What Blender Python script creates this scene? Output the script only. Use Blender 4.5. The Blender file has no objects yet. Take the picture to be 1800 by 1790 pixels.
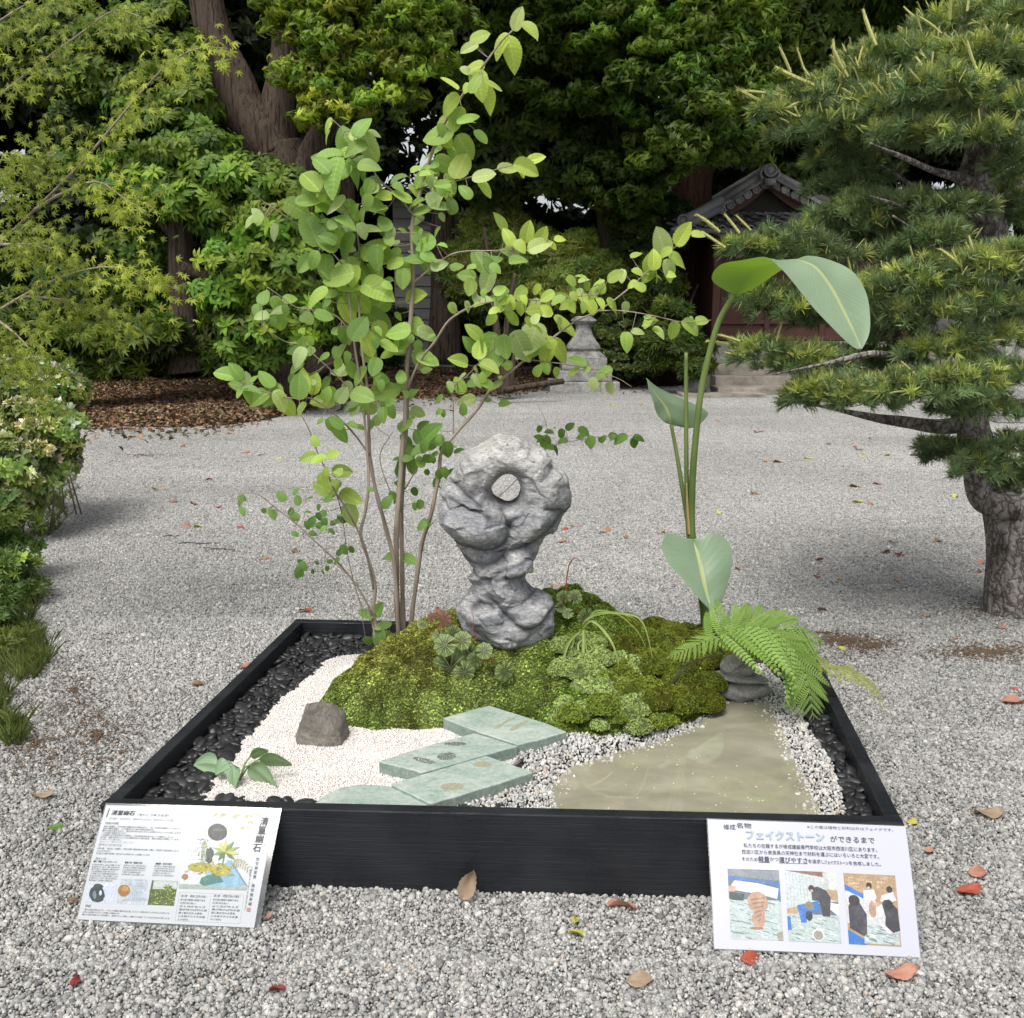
import bpy, math, random
import numpy as np
from mathutils import Vector, Matrix

R = math.radians
sc = bpy.context.scene
rnd = random.Random(7)
rng = np.random.default_rng(7)

# ---------------------------------------------------------------- camera
F, CX, CY = 1700.0, 900.0, 895.0
CAM_Z, PITCH = 1.31, 0.198
camd = bpy.data.cameras.new('camera')
cam = bpy.data.objects.new('camera', camd)
sc.collection.objects.link(cam)
sc.camera = cam
cam.location = (0, 0, CAM_Z)
cam.rotation_euler = (math.pi/2 - PITCH, 0, 0)
camd.sensor_fit = 'HORIZONTAL'
camd.sensor_width = 36
camd.lens = 36*F/1800.0
camd.clip_start = 0.05
camd.clip_end = 500

# ---------------------------------------------------------------- world, sun, exposure
SUN_EL, SUN_AZ = R(60), R(205)          # azimuth clockwise from +Y (the view direction)
world = bpy.data.worlds.new('World')
sc.world = world
world.use_nodes = True
wn = world.node_tree
wn.nodes.clear()
sky = wn.nodes.new('ShaderNodeTexSky')
sky.sky_type = 'NISHITA'
sky.sun_disc = False
sky.sun_elevation = SUN_EL
sky.sun_rotation = SUN_AZ
sky.dust_density = 4.0
sky.ozone_density = 1.0
hs = wn.nodes.new('ShaderNodeHueSaturation')
hs.inputs['Saturation'].default_value = 0.22     # thin overcast: almost white sky
bg = wn.nodes.new('ShaderNodeBackground')
bg.inputs['Strength'].default_value = 0.125
wo = wn.nodes.new('ShaderNodeOutputWorld')
wn.links.new(sky.outputs[0], hs.inputs['Color'])
wn.links.new(hs.outputs[0], bg.inputs['Color'])
wn.links.new(bg.outputs[0], wo.inputs['Surface'])
sund = bpy.data.lights.new('sun', 'SUN')
sund.energy = 2.1
sund.angle = R(32)
sund.color = (1.0, 0.96, 0.88)
sun = bpy.data.objects.new('sun', sund)
sc.collection.objects.link(sun)
sdir = Vector((math.sin(SUN_AZ)*math.cos(SUN_EL), math.cos(SUN_AZ)*math.cos(SUN_EL), math.sin(SUN_EL)))
sun.rotation_euler = sdir.to_track_quat('Z', 'Y').to_euler()
sc.view_settings.view_transform = 'Standard'
sc.view_settings.look = 'None'
sc.view_settings.exposure = 0.62
sc.view_settings.gamma = 1.0
sc.view_settings.use_curve_mapping = False
sc.render.engine = 'CYCLES'
sc.cycles.max_bounces = 8
sc.cycles.transparent_max_bounces = 8

# ---------------------------------------------------------------- geometry helpers
SP, CP = math.sin(PITCH), math.cos(PITCH)
def ray(px, py):
    x = (px-CX)/F; y = -(py-CY)/F
    return Vector((x, CP + y*SP, -SP + y*CP))
def PZ(px, py, z=0.0):
    d = ray(px, py); t = (z-CAM_Z)/d.z
    return Vector((d.x*t, d.y*t, z))
def PY(px, py, Y):
    d = ray(px, py); t = Y/d.y
    return Vector((d.x*t, Y, CAM_Z+d.z*t))
def to_px(x, y, z):
    """numpy: world -> pixel"""
    dz = z-CAM_Z
    f = y*CP - dz*SP
    u = y*SP + dz*CP
    return CX+F*x/f, CY-F*u/f

def tag(o, label=None, cat=None, group=None, kind=None):
    if label: o['label'] = label
    if cat: o['category'] = cat
    if group: o['group'] = group
    if kind: o['kind'] = kind
    return o
def empty(name, loc, label=None, cat=None, group=None):
    o = bpy.data.objects.new(name, None)
    o.empty_display_size = 0.1
    sc.collection.objects.link(o)
    o.location = loc
    return tag(o, label, cat, group)
def mk(name, V, Fc, mats=None, smooth=False, midx=None):
    me = bpy.data.meshes.new(name)
    if isinstance(V, np.ndarray): V = V.tolist()
    me.from_pydata(V, [], Fc if isinstance(Fc, list) else Fc.tolist())
    for m in (mats if isinstance(mats, (list, tuple)) else [mats] if mats else []):
        me.materials.append(m)
    if smooth:
        me.polygons.foreach_set('use_smooth', np.ones(len(me.polygons), dtype=bool))
    if midx is not None:
        me.polygons.foreach_set('material_index', np.asarray(midx, dtype='i'))
    me.update()
    return me
def add(name, me, parent=None, M=None, **kw):
    o = bpy.data.objects.new(name, me)
    sc.collection.objects.link(o)
    if parent is not None:
        o.parent = parent
        # parts are built in world coordinates: undo the parent's own transform
        o.matrix_parent_inverse = Matrix.Translation(-parent.location) if parent.parent is None else parent.matrix_basis.inverted()
    if M is not None: o.matrix_basis = M
    return tag(o, **kw)
class MB:
    """collects shapes in one mesh"""
    def __init__(s): s.V = []; s.F = []; s.M = []
    def add(s, V, Fc, mi=0):
        n = len(s.V)
        s.V.extend([tuple(v) for v in V])
        s.F.extend([tuple(i+n for i in f) for f in Fc])
        s.M.extend([mi]*len(Fc))
        return s
    def box(s, c, size, rz=0.0, mi=0):
        cx, cy, cz = c; a, b, h = size[0]/2, size[1]/2, size[2]/2
        ca, sa = math.cos(rz), math.sin(rz)
        V = []
        for z in (-h, h):
            for x, y in ((-a, -b), (a, -b), (a, b), (-a, b)):
                V.append((cx+x*ca-y*sa, cy+x*sa+y*ca, cz+z))
        return s.add(V, [(3, 2, 1, 0), (4, 5, 6, 7), (0, 1, 5, 4), (1, 2, 6, 5), (2, 3, 7, 6), (3, 0, 4, 7)], mi)
    def prism(s, base, top, mi=0):
        n = len(base)
        V = list(base)+list(top)
        Fc = [tuple(range(n-1, -1, -1)), tuple(range(n, 2*n))]
        for i in range(n):
            j = (i+1) % n
            Fc.append((i, j, n+j, n+i))
        return s.add(V, Fc, mi)
    def tube(s, pts, rad, sides=6, cap=True, mi=0, ellip=1.0):
        V, Fc = tube(pts, rad, sides, cap)
        return s.add(V, Fc, mi)
    def mesh(s, name, mats, smooth=False):
        return mk(name, s.V, s.F, mats, smooth, s.M)
def tube(pts, rad, sides=6, cap=True):
    pts = [Vector(p) for p in pts]
    if not hasattr(rad, '__len__'): rad = [rad]*len(pts)
    V = []; Fc = []
    t0 = (pts[1]-pts[0]).normalized()
    ref = Vector((1, 0, 0)) if abs(t0.x) < 0.8 else Vector((0, 1, 0))
    n = (ref - t0*ref.dot(t0)).normalized()
    for i, p in enumerate(pts):
        if i == 0: t = pts[1]-pts[0]
        elif i == len(pts)-1: t = pts[-1]-pts[-2]
        else: t = pts[i+1]-pts[i-1]
        if t.length < 1e-9: t = t0.copy()
        t.normalize()
        n = n - t*n.dot(t)
        n = n.normalized() if n.length > 1e-6 else t.orthogonal().normalized()
        b = t.cross(n)
        for k in range(sides):
            a = 2*math.pi*k/sides
            V.append(p + (n*math.cos(a)+b*math.sin(a))*rad[i])
    for i in range(len(pts)-1):
        for k in range(sides):
            a = i*sides+k; b2 = i*sides+(k+1) % sides
            Fc.append((a, b2, b2+sides, a+sides))
    if cap:
        Fc.append(tuple(range(sides-1, -1, -1)))
        Fc.append(tuple(range((len(pts)-1)*sides, len(pts)*sides)))
    return V, Fc
def spline(ctrl, n):
    """Catmull-Rom through rows of numbers -> n rows"""
    C = np.asarray(ctrl, float)
    if len(C) < 3:
        t = np.linspace(0, 1, n)[:, None]
        return C[0]*(1-t)+C[-1]*t
    P = np.vstack([2*C[0]-C[1], C, 2*C[-1]-C[-2]])
    m = len(C)-1
    out = []
    for s in np.linspace(0, m-1e-9, n):
        i = int(s); t = s-i
        p0, p1, p2, p3 = P[i], P[i+1], P[i+2], P[i+3]
        out.append(0.5*((2*p1)+(-p0+p2)*t+(2*p0-5*p1+4*p2-p3)*t*t+(-p0+3*p1-3*p2+p3)*t**3))
    return np.array(out)
def in_poly(P, poly):
    poly = np.asarray(poly, float); x, y = P[:, 0], P[:, 1]
    ins = np.zeros(len(P), bool)
    j = len(poly)-1
    for i in range(len(poly)):
        xi, yi = poly[i]; xj, yj = poly[j]
        c = ((yi > y) != (yj > y)) & (x < (xj-xi)*(y-yi)/(yj-yi+1e-12)+xi)
        ins ^= c; j = i
    return ins
def poly_dist(P, poly, closed=True):
    poly = np.asarray(poly, float)
    d = np.full(len(P), 1e9)
    n = len(poly)
    for i in range(n if closed else n-1):
        a = poly[i]; b = poly[(i+1) % n]
        ab = b-a
        t = np.clip(((P-a)@ab)/(ab@ab+1e-12), 0, 1)
        d = np.minimum(d, np.hypot(*(P-a-t[:, None]*ab).T))
    return d
def sample_poly(poly, dens, seed=1, jit=0.45):
    """jittered grid points in a polygon"""
    r = np.random.default_rng(seed)
    poly = np.asarray(poly, float)
    s = 1/math.sqrt(dens)
    a = poly.min(0); b = poly.max(0)
    X, Y = np.meshgrid(np.arange(a[0], b[0]+s, s), np.arange(a[1], b[1]+s, s))
    P = np.stack([X.ravel(), Y.ravel()], -1)
    P += r.uniform(-jit, jit, P.shape)*s
    return P[in_poly(P, poly)]
def _hash(ix, iy, iz, seed):
    h = (ix.astype(np.int64)*374761393 + iy.astype(np.int64)*668265263 + iz.astype(np.int64)*2147483647 + seed*1274126177) & 0xffffffff
    h = ((h ^ (h >> 13))*1274126177) & 0xffffffff
    h = h ^ (h >> 16)
    return (h & 0xffff)/65535.0*2-1
def vnoise(x, y, z, seed=0):
    x, y, z = np.broadcast_arrays(x, y, z)
    ix, iy, iz = np.floor(x), np.floor(y), np.floor(z)
    fx, fy, fz = x-ix, y-iy, z-iz
    fx, fy, fz = [f*f*(3-2*f) for f in (fx, fy, fz)]
    r = 0
    for a in (0, 1):
        for b in (0, 1):
            for c in (0, 1):
                w = (fx if a else 1-fx)*(fy if b else 1-fy)*(fz if c else 1-fz)
                r = r + w*_hash(ix+a, iy+b, iz+c, seed)
    return r
def fbm(x, y, z, octv=4, seed=0, gain=.5):
    r = 0; a = 1; s = 1
    for o in range(octv):
        r = r + a*vnoise(x*s, y*s, z*s, seed+o*17); a *= gain; s *= 2.03
    return r
def surface_nets(G, org, h):
    s = G < 0
    nx, ny, nz = G.shape
    cs = np.zeros((nx-1, ny-1, nz-1), int)
    for a in (0, 1):
        for b in (0, 1):
            for c in (0, 1):
                cs += s[a:nx-1+a, b:ny-1+b, c:nz-1+c]
    act = (cs > 0) & (cs < 8)
    idx = -np.ones(act.shape, int)
    I = np.argwhere(act)
    idx[act] = np.arange(len(I))
    acc = np.zeros((len(I), 3)); cnt = np.zeros(len(I))
    corners = [(a, b, c) for a in (0, 1) for b in (0, 1) for c in (0, 1)]
    vals = {k: G[I[:, 0]+k[0], I[:, 1]+k[1], I[:, 2]+k[2]] for k in corners}
    for k in corners:
        for ax in range(3):
            if k[ax] == 0:
                k2 = list(k); k2[ax] = 1; k2 = tuple(k2)
                v0, v1 = vals[k], vals[k2]
                m = (v0 < 0) != (v1 < 0)
                t = np.where(m, v0/(v0-v1+1e-20), 0)
                p = np.tile(np.array(k, float), (len(I), 1)); p[:, ax] = t
                acc[m] += p[m]; cnt[m] += 1
    V = (I+acc/cnt[:, None])*h+np.array(org)
    Fs = []
    for ax in range(3):
        o1, o2 = [(1, 2), (2, 0), (0, 1)][ax]
        A = [slice(None)]*3; B = [slice(None)]*3
        A[ax] = slice(0, -1); B[ax] = slice(1, None)
        s0, s1 = s[tuple(A)], s[tuple(B)]
        E = np.argwhere(s0 != s1)
        ok = (E[:, o1] > 0) & (E[:, o2] > 0) & (E[:, o1] < G.shape[o1]-1) & (E[:, o2] < G.shape[o2]-1)
        E = E[ok]
        def cell(d1, d2):
            C = E.copy(); C[:, o1] -= d1; C[:, o2] -= d2
            return idx[C[:, 0], C[:, 1], C[:, 2]]
        q = np.stack([cell(1, 1), cell(0, 1), cell(0, 0), cell(1, 0)], -1)
        fl = s1[E[:, 0], E[:, 1], E[:, 2]]
        q[fl] = q[fl][:, ::-1]
        Fs.append(q)
    return V, np.concatenate(Fs)
def dirs_to_euler(N, spin):
    """euler so that local +Z points along N, spun about it"""
    N = N/np.linalg.norm(N, axis=1, keepdims=True)
    ref = np.where(np.abs(N[:, 2:3]) < .95, np.array([[0, 0, 1.]]), np.array([[1., 0, 0]]))
    X = np.cross(ref, N); X /= np.linalg.norm(X, axis=1, keepdims=True)
    Y = np.cross(N, X)
    c, s = np.cos(spin)[:, None], np.sin(spin)[:, None]
    X2 = X*c+Y*s; Y2 = -X*s+Y*c
    return np.stack([np.arctan2(Y2[:, 2], N[:, 2]), -np.arcsin(np.clip(X2[:, 2], -1, 1)), np.arctan2(X2[:, 1], X2[:, 0])], -1)
def basis(origin, ydir, zdir, s=1.0):
    y = Vector(ydir).normalized(); z = Vector(zdir)
    z = (z - y*z.dot(y))
    z = z.normalized() if z.length > 1e-5 else y.orthogonal().normalized()
    x = y.cross(z)
    M = Matrix(((x.x, y.x, z.x, 0), (x.y, y.y, z.y, 0), (x.z, y.z, z.z, 0), (0, 0, 0, 1)))
    return Matrix.Translation(Vector(origin)) @ M @ Matrix.Scale(s, 4)

# geometry-nodes scatter, for stuff only
def proto_coll(meshes):
    col = bpy.data.collections.new('scatter_pieces')
    for me in meshes:
        col.objects.link(bpy.data.objects.new('piece', me))
    return col
def scatter(name, pts, rot, scl, meshes, pid=None, tint=None, parent=None, **kw):
    n = len(pts)
    me = bpy.data.meshes.new(name)
    me.vertices.add(n)
    me.vertices.foreach_set('co', np.asarray(pts, 'f').ravel())
    scl = np.asarray(scl, 'f')
    if scl.ndim == 1: scl = np.repeat(scl[:, None], 3, 1)
    for nm, a in (('rot', rot), ('scl', scl)):
        at = me.attributes.new(nm, 'FLOAT_VECTOR', 'POINT')
        at.data.foreach_set('vector', np.asarray(a, 'f').ravel())
    at = me.attributes.new('pid', 'INT', 'POINT')
    at.data.foreach_set('value', np.asarray(pid if pid is not None else rng.integers(0, len(meshes), n), 'i'))
    at = me.attributes.new('tint', 'FLOAT_COLOR', 'POINT')
    t = np.ones((n, 4), 'f')
    if tint is not None: t[:, :3] = tint
    at.data.foreach_set('color', t.ravel())
    ob = add(name, me, parent, **kw)
    ng = bpy.data.node_groups.new('scatter', 'GeometryNodeTree')
    ng.interface.new_socket('Geometry', in_out='INPUT', socket_type='NodeSocketGeometry')
    ng.interface.new_socket('Geometry', in_out='OUTPUT', socket_type='NodeSocketGeometry')
    N = ng.nodes.new; L = ng.links.new
    gi = N('NodeGroupInput'); go = N('NodeGroupOutput'); ip = N('GeometryNodeInstanceOnPoints'); ci = N('GeometryNodeCollectionInfo')
    ci.inputs['Collection'].default_value = proto_coll(meshes)
    ci.inputs['Separate Children'].default_value = True
    ci.inputs['Reset Children'].default_value = True
    ip.inputs['Pick Instance'].default_value = True
    L(gi.outputs[0], ip.inputs['Points']); L(ci.outputs[0], ip.inputs['Instance'])
    for nm, t, s in (('rot', 'FLOAT_VECTOR', 'Rotation'), ('scl', 'FLOAT_VECTOR', 'Scale'), ('pid', 'INT', 'Instance Index')):
        q = N('GeometryNodeInputNamedAttribute'); q.data_type = t; q.inputs[0].default_value = nm
        out = [x for x in q.outputs if x.enabled][0]
        if s == 'Rotation':
            e = N('FunctionNodeEulerToRotation'); L(out, e.inputs[0]); out = e.outputs[0]
        L(out, ip.inputs[s])
    L(ip.outputs[0], go.inputs[0])
    md = ob.modifiers.new('scatter', 'NODES'); md.node_group = ng
    return ob

# ---------------------------------------------------------------- materials
class NB:
    def __init__(s, name):
        s.m = bpy.data.materials.new(name); s.m.use_nodes = True
        s.t = s.m.node_tree; s.t.nodes.clear()
        s.out = s.n('OutputMaterial')
    def n(s, typ, **kw):
        q = s.t.nodes.new(typ if typ.startswith('Shader') else 'ShaderNode'+typ)
        for k, v in kw.items():
            if hasattr(q, k) and not k[0].isupper(): setattr(q, k, v)
        return q
    def l(s, a, b): s.t.links.new(a, b)
    def val(s, sock, v):
        if hasattr(v, 'links') or isinstance(v, bpy.types.NodeSocket): s.l(v, sock)
        elif isinstance(v, (tuple, list)) and len(v) == 3: sock.default_value = (*v, 1) if sock.type == 'RGBA' else v
        else: sock.default_value = v
    def noise(s, scale, detail=3, rough=.55, vec=None, dist=0, dim='3D'):
        q = s.n('TexNoise', noise_dimensions=dim); q.inputs['Scale'].default_value = scale
        q.inputs['Detail'].default_value = detail; q.inputs['Roughness'].default_value = rough
        q.inputs['Distortion'].default_value = dist
        s.l(vec if vec is not None else s.obj(), q.inputs['Vector'])
        return q.outputs['Fac']
    def vor(s, scale, feature='F1', vec=None, out='Distance', rand=1.0):
        q = s.n('TexVoronoi', feature=feature); q.inputs['Scale'].default_value = scale
        q.inputs['Randomness'].default_value = rand
        s.l(vec if vec is not None else s.obj(), q.inputs['Vector'])
        return q.outputs[out]
    def obj(s):
        if not hasattr(s, '_o'):
            s._o = s.n('TexCoord').outputs['Object']
        return s._o
    def geo(s, o='Position'):
        return s.n('NewGeometry').outputs[o]
    def mapv(s, scale=(1, 1, 1), rot=(0, 0, 0), vec=None):
        q = s.n('Mapping'); q.inputs['Scale'].default_value = scale; q.inputs['Rotation'].default_value = rot
        s.l(vec if vec is not None else s.obj(), q.inputs['Vector']); return q.outputs[0]
    def ramp(s, fac, stops, interp='LINEAR'):
        q = s.n('ValToRGB'); q.color_ramp.interpolation = interp
        e = q.color_ramp.elements
        while len(e) < len(stops): e.new(.5)
        for i, (p, c) in enumerate(stops):
            e[i].position = p; e[i].color = (*c, 1) if len(c) == 3 else c
        s.l(fac, q.inputs[0]); return q.outputs[0]
    def mix(s, fac, a, b, mode='MIX'):
        q = s.n('Mix', data_type='RGBA', blend_type=mode)
        s.val(q.inputs[0], fac); s.val(q.inputs[6], a); s.val(q.inputs[7], b)
        return q.outputs[2]
    def math(s, op, a, b=0.0, c=None, clamp=False):
        q = s.n('Math', operation=op, use_clamp=clamp)
        s.val(q.inputs[0], a); s.val(q.inputs[1], b)
        if c is not None: s.val(q.inputs[2], c)
        return q.outputs[0]
    def attr(s, name, typ='GEOMETRY', out='Color'):
        q = s.n('Attribute', attribute_type=typ); q.attribute_name = name
        return q.outputs[out]
    def objinfo(s, out='Random'):
        return s.n('ObjectInfo').outputs[out]
    def bump(s, h, strength=.4, dist=.01, normal=None):
        q = s.n('Bump'); q.inputs['Strength'].default_value = strength; q.inputs['Distance'].default_value = dist
        s.l(h, q.inputs['Height'])
        if normal is not None: s.l(normal, q.inputs['Normal'])
        return q.outputs[0]
    def pr(s, color, rough=.6, spec=.4, normal=None, **kw):
        q = s.n('ShaderNodeBsdfPrincipled')
        s.val(q.inputs['Base Color'], color); s.val(q.inputs['Roughness'], rough)
        q.inputs['Specular IOR Level'].default_value = spec
        if normal is not None: s.l(normal, q.inputs['Normal'])
        for k, v in kw.items(): s.val(q.inputs[k.replace('_', ' ')], v)
        return q.outputs[0]
    def done(s, sh):
        s.l(sh, s.out.inputs['Surface']); return s.m
def leaf_mat(name, c1, c2, rand='object', trans=.35, rough=.45, spec=.4, tintattr=None, back=None, extra=None, tl=(1.25, 1.35, .55)):
    b = NB(name)
    r = b.objinfo() if rand == 'object' else b.attr('rnd', out='Fac')
    col = b.mix(r, c1, c2)
    if tintattr == 'inst': col = b.mix(1.0, col, b.attr('tint', 'INSTANCER'), 'MULTIPLY')
    elif tintattr == 'geo': col = b.mix(1.0, col, b.attr('tint'), 'MULTIPLY')
    elif tintattr == 'obj': col = b.mix(1.0, col, b.objinfo('Color'), 'MULTIPLY')
    n = b.noise(9, 2)
    col = b.mix(b.math('MULTIPLY', n, .25), col, (.02, .03, .01))
    if extra: col = extra(b, col)
    if back: col = b.mix(b.geo('Backfacing'), col, back if not callable(back) else back(b, col))
    p = b.pr(col, rough, spec)
    t = b.n('ShaderNodeBsdfTranslucent')
    b.l(b.mix(1.0, col, tl, 'MULTIPLY'), t.inputs['Color'])
    m = b.n('ShaderNodeMixShader'); m.inputs[0].default_value = trans
    b.l(p, m.inputs[1]); b.l(t.outputs[0], m.inputs[2])
    return b.done(m.outputs[0])

# ================================================================ GROUND
def terrain_z(x, y):
    """flat gravel court; the woodland floor rises behind its edge"""
    return np.zeros_like(x)
def gravel_ground_mat():
    b = NB('gravel_bed')
    v = b.vor(95, out='Color')
    sep = b.n('SeparateColor'); b.l(v, sep.inputs[0])
    g = b.ramp(sep.outputs[0], [(0, (.05, .052, .055)), (.35, (.2, .205, .21)), (.7, (.36, .365, .36)), (1, (.55, .55, .53))])
    big = b.noise(.6, 4)
    g = b.mix(b.ramp(big, [(.45, (0, 0, 0)), (.62, (.35, .35, .35))]), g, (.22, .17, .12))
    d = b.vor(95, 'F1')
    return b.done(b.pr(g, .85, .2, b.bump(d, .8, .006)))
ground_m = gravel_ground_mat()
n = 60
xs = np.linspace(-70, 70, n); ys = np.linspace(-8, 130, n)
XX, YY = np.meshgrid(xs, ys, indexing='ij')
V = np.stack([XX, YY, np.full_like(XX, -.004)], -1).reshape(-1, 3)
Fq = [(i*n+j, (i+1)*n+j, (i+1)*n+j+1, i*n+j+1) for i in range(n-1) for j in range(n-1)]
add('ground', mk('ground', V, Fq, ground_m), kind='structure')

# ---- crushed stone
def stone_mat(name, stops, rough=.75, inst=False, patch=False):
    b = NB(name)
    g = b.ramp(b.attr('rnd', out='Fac') if not inst else b.objinfo(), stops)
    if patch: g = b.mix(1.0, g, b.attr('tint', 'INSTANCER'), 'MULTIPLY')
    n1 = b.noise(260, 3, .7)
    g = b.mix(b.ramp(n1, [(.38, (.55, .55, .55)), (.62, (0, 0, 0))]), g, (.07, .075, .08))
    return b.done(b.pr(g, rough, .3))
grav_m = stone_mat('crushed_grey_stone', [(0, (.12, .12, .12)), (.15, (.24, .24, .236)), (.5, (.355, .353, .345)), (.85, (.44, .437, .425)), (.97, (.56, .55, .525)), (1, (.40, .34, .29))], patch=True)
ICO = None
def ico(level=1):
    t = (1+5**.5)/2
    V = [(-1, t, 0), (1, t, 0), (-1, -t, 0), (1, -t, 0), (0, -1, t), (0, 1, t), (0, -1, -t), (0, 1, -t), (t, 0, -1), (t, 0, 1), (-t, 0, -1), (-t, 0, 1)]
    Fc = [(0, 11, 5), (0, 5, 1), (0, 1, 7), (0, 7, 10), (0, 10, 11), (1, 5, 9), (5, 11, 4), (11, 10, 2), (10, 7, 6), (7, 1, 8), (3, 9, 4), (3, 4, 2), (3, 2, 6), (3, 6, 8), (3, 8, 9), (4, 9, 5), (2, 4, 11), (6, 2, 10), (8, 6, 7), (9, 8, 1)]
    V = [np.array(v)/np.linalg.norm(v) for v in V]
    for _ in range(level-1):
        mid = {}; F2 = []
        def m(a, b):
            k = (min(a, b), max(a, b))
            if k not in mid:
                p = V[a]+V[b]; V.append(p/np.linalg.norm(p)); mid[k] = len(V)-1
            return mid[k]
        for a, b_, c in Fc:
            x, y, z = m(a, b_), m(b_, c), m(c, a)
            F2 += [(a, x, z), (b_, y, x), (c, z, y), (x, y, z)]
        Fc = F2
    return np.array(V), np.array(Fc)
I1V, I1F = ico(1); I2V, I2F = ico(2); I3V, I3F = ico(3); I4V, I4F = ico(4)
def rand_rot(r, n):
    q = r.normal(size=(n, 4)); q /= np.linalg.norm(q, axis=1, keepdims=True)
    w, x, y, z = q.T
    return np.stack([np.stack([1-2*(y*y+z*z), 2*(x*y-z*w), 2*(x*z+y*w)], -1),
                     np.stack([2*(x*y+z*w), 1-2*(x*x+z*z), 2*(y*z-x*w)], -1),
                     np.stack([2*(x*z-y*w), 2*(y*z+x*w), 1-2*(x*x+y*y)], -1)], 1)
def bulk(name, V, Fc, mat, rndv=None, smooth=False, attrs=None):
    """fast mesh from arrays; Fc (n,3 or 4)"""
    me = bpy.data.meshes.new(name)
    k = Fc.shape[1]
    me.vertices.add(len(V)); me.vertices.foreach_set('co', np.asarray(V, 'f').ravel())
    me.loops.add(Fc.size); me.loops.foreach_set('vertex_index', Fc.astype('i').ravel())
    me.polygons.add(len(Fc)); me.polygons.foreach_set('loop_start', np.arange(0, Fc.size, k, dtype='i'))
    me.polygons.foreach_set('loop_total', np.full(len(Fc), k, dtype='i'))
    if smooth: me.polygons.foreach_set('use_smooth', np.ones(len(Fc), dtype=bool))
    if rndv is not None:
        a = me.attributes.new('rnd', 'FLOAT', 'POINT'); a.data.foreach_set('value', np.asarray(rndv, 'f'))
    for nm, arr in (attrs or {}).items():
        a = me.attributes.new(nm, 'FLOAT_COLOR', 'POINT')
        c = np.ones((len(V), 4), 'f'); c[:, :3] = arr
        a.data.foreach_set('color', c.ravel())
    me.update(calc_edges=True)
    me.validate()
    me.materials.append(mat)
    return me
def stone_patch(name, size, n, mean, seed, mat, zlay=.004):
    r = np.random.default_rng(seed)
    Rm = rand_rot(r, n)
    sc_ = (mean/2.1)*np.exp(r.normal(0, .34, n))[:, None]*r.uniform(.5, 1.25, (n, 3))
    base = I1V[None]+r.normal(0, .16, (n, 12, 3))
    base = base/(np.sum(np.abs(base)**5, -1, keepdims=True)**.2)*r.uniform(.82, 1.12, (n, 12, 1))
    P = np.einsum('nij,nkj->nki', Rm, base*sc_[:, None])
    k = int(math.ceil(math.sqrt(n)))
    gx, gy = np.divmod(r.permutation(k*k)[:n], k)
    c = (np.stack([gx, gy], -1)+r.uniform(0, 1, (n, 2)))/k*size-size/2
    P[:, :, :2] += c[:, None]
    zz = r.uniform(-zlay*.6, zlay, n)
    P[:, :, 2] += zz[:, None]+mean*.12
    Fc = (I1F[None]+12*np.arange(n)[:, None, None]).reshape(-1, 3)
    return bulk(name, P.reshape(-1, 3), Fc, mat, np.repeat(r.uniform(0, 1, n), 12))
PS = .42
patches = [stone_patch('gravel_patch', PS, 4600, .0086, 11+i, grav_m) for i in range(4)]
step = .38
gp = []
for yy in np.arange(1.2, 19.6, step):
    hw = .56*yy+1.3
    for xx in np.arange(-hw, hw, step):
        gp.append((xx+rng.uniform(-.02, .02), yy+rng.uniform(-.02, .02), rng.uniform(-.0015, .0015)))
gp = np.array(gp)
inbox = (gp[:, 0] > -.55) & (gp[:, 0] < .55) & (gp[:, 1] > 2.5) & (gp[:, 1] < 3.2)
gp = gp[~inbox]
rot = np.zeros((len(gp), 3)); rot[:, 2] = rng.integers(0, 4, len(gp))*math.pi/2+rng.uniform(-.05, .05, len(gp))
gt = 1.0+.13*fbm(gp[:, 0]*.5, gp[:, 1]*1.1, 0*gp[:, 0], 3, 71)
gt = np.stack([gt*1.01, gt, gt*.985], -1)
scatter('gravel', gp, rot, np.ones(len(gp)), patches, tint=gt, kind='stuff', label='loose grey crushed gravel covering the whole court', cat='gravel')

# ================================================================ PLANTER BOX
ZR = .20       # rim height
FL, FR, BR, BL = PZ(176, 1415, ZR), PZ(1590, 1448, ZR), PZ(1412, 1106, ZR), PZ(520, 1088, ZR)
CEN = (FL+FR+BR+BL)/4
def black_wood():
    b = NB('black_stained_wood')
    g = b.noise(3, 5, .6, b.mapv((1, 14, 40)), 1.2)
    w = b.noise(7, 3)
    col = b.mix(g, (.006, .007, .010), (.018, .020, .025))
    rr = b.ramp(w, [(.4, (.22, .22, .22)), (.6, (.55, .55, .55))])
    return b.done(b.pr(col, rr, .45, b.bump(g, .5, .004)))
bw = black_wood()
box = empty('planter_box', (CEN.x, CEN.y, 0), 'large low black stained timber planter box holding the miniature moss garden', 'planter')
TH = .034
def inset(a, b_):      # unit inward normal of edge a->b (counter clockwise outline)
    d = (b_-a).normalized(); return Vector((-d.y, d.x, 0))
cor = [FL, FR, BR, BL]
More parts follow.
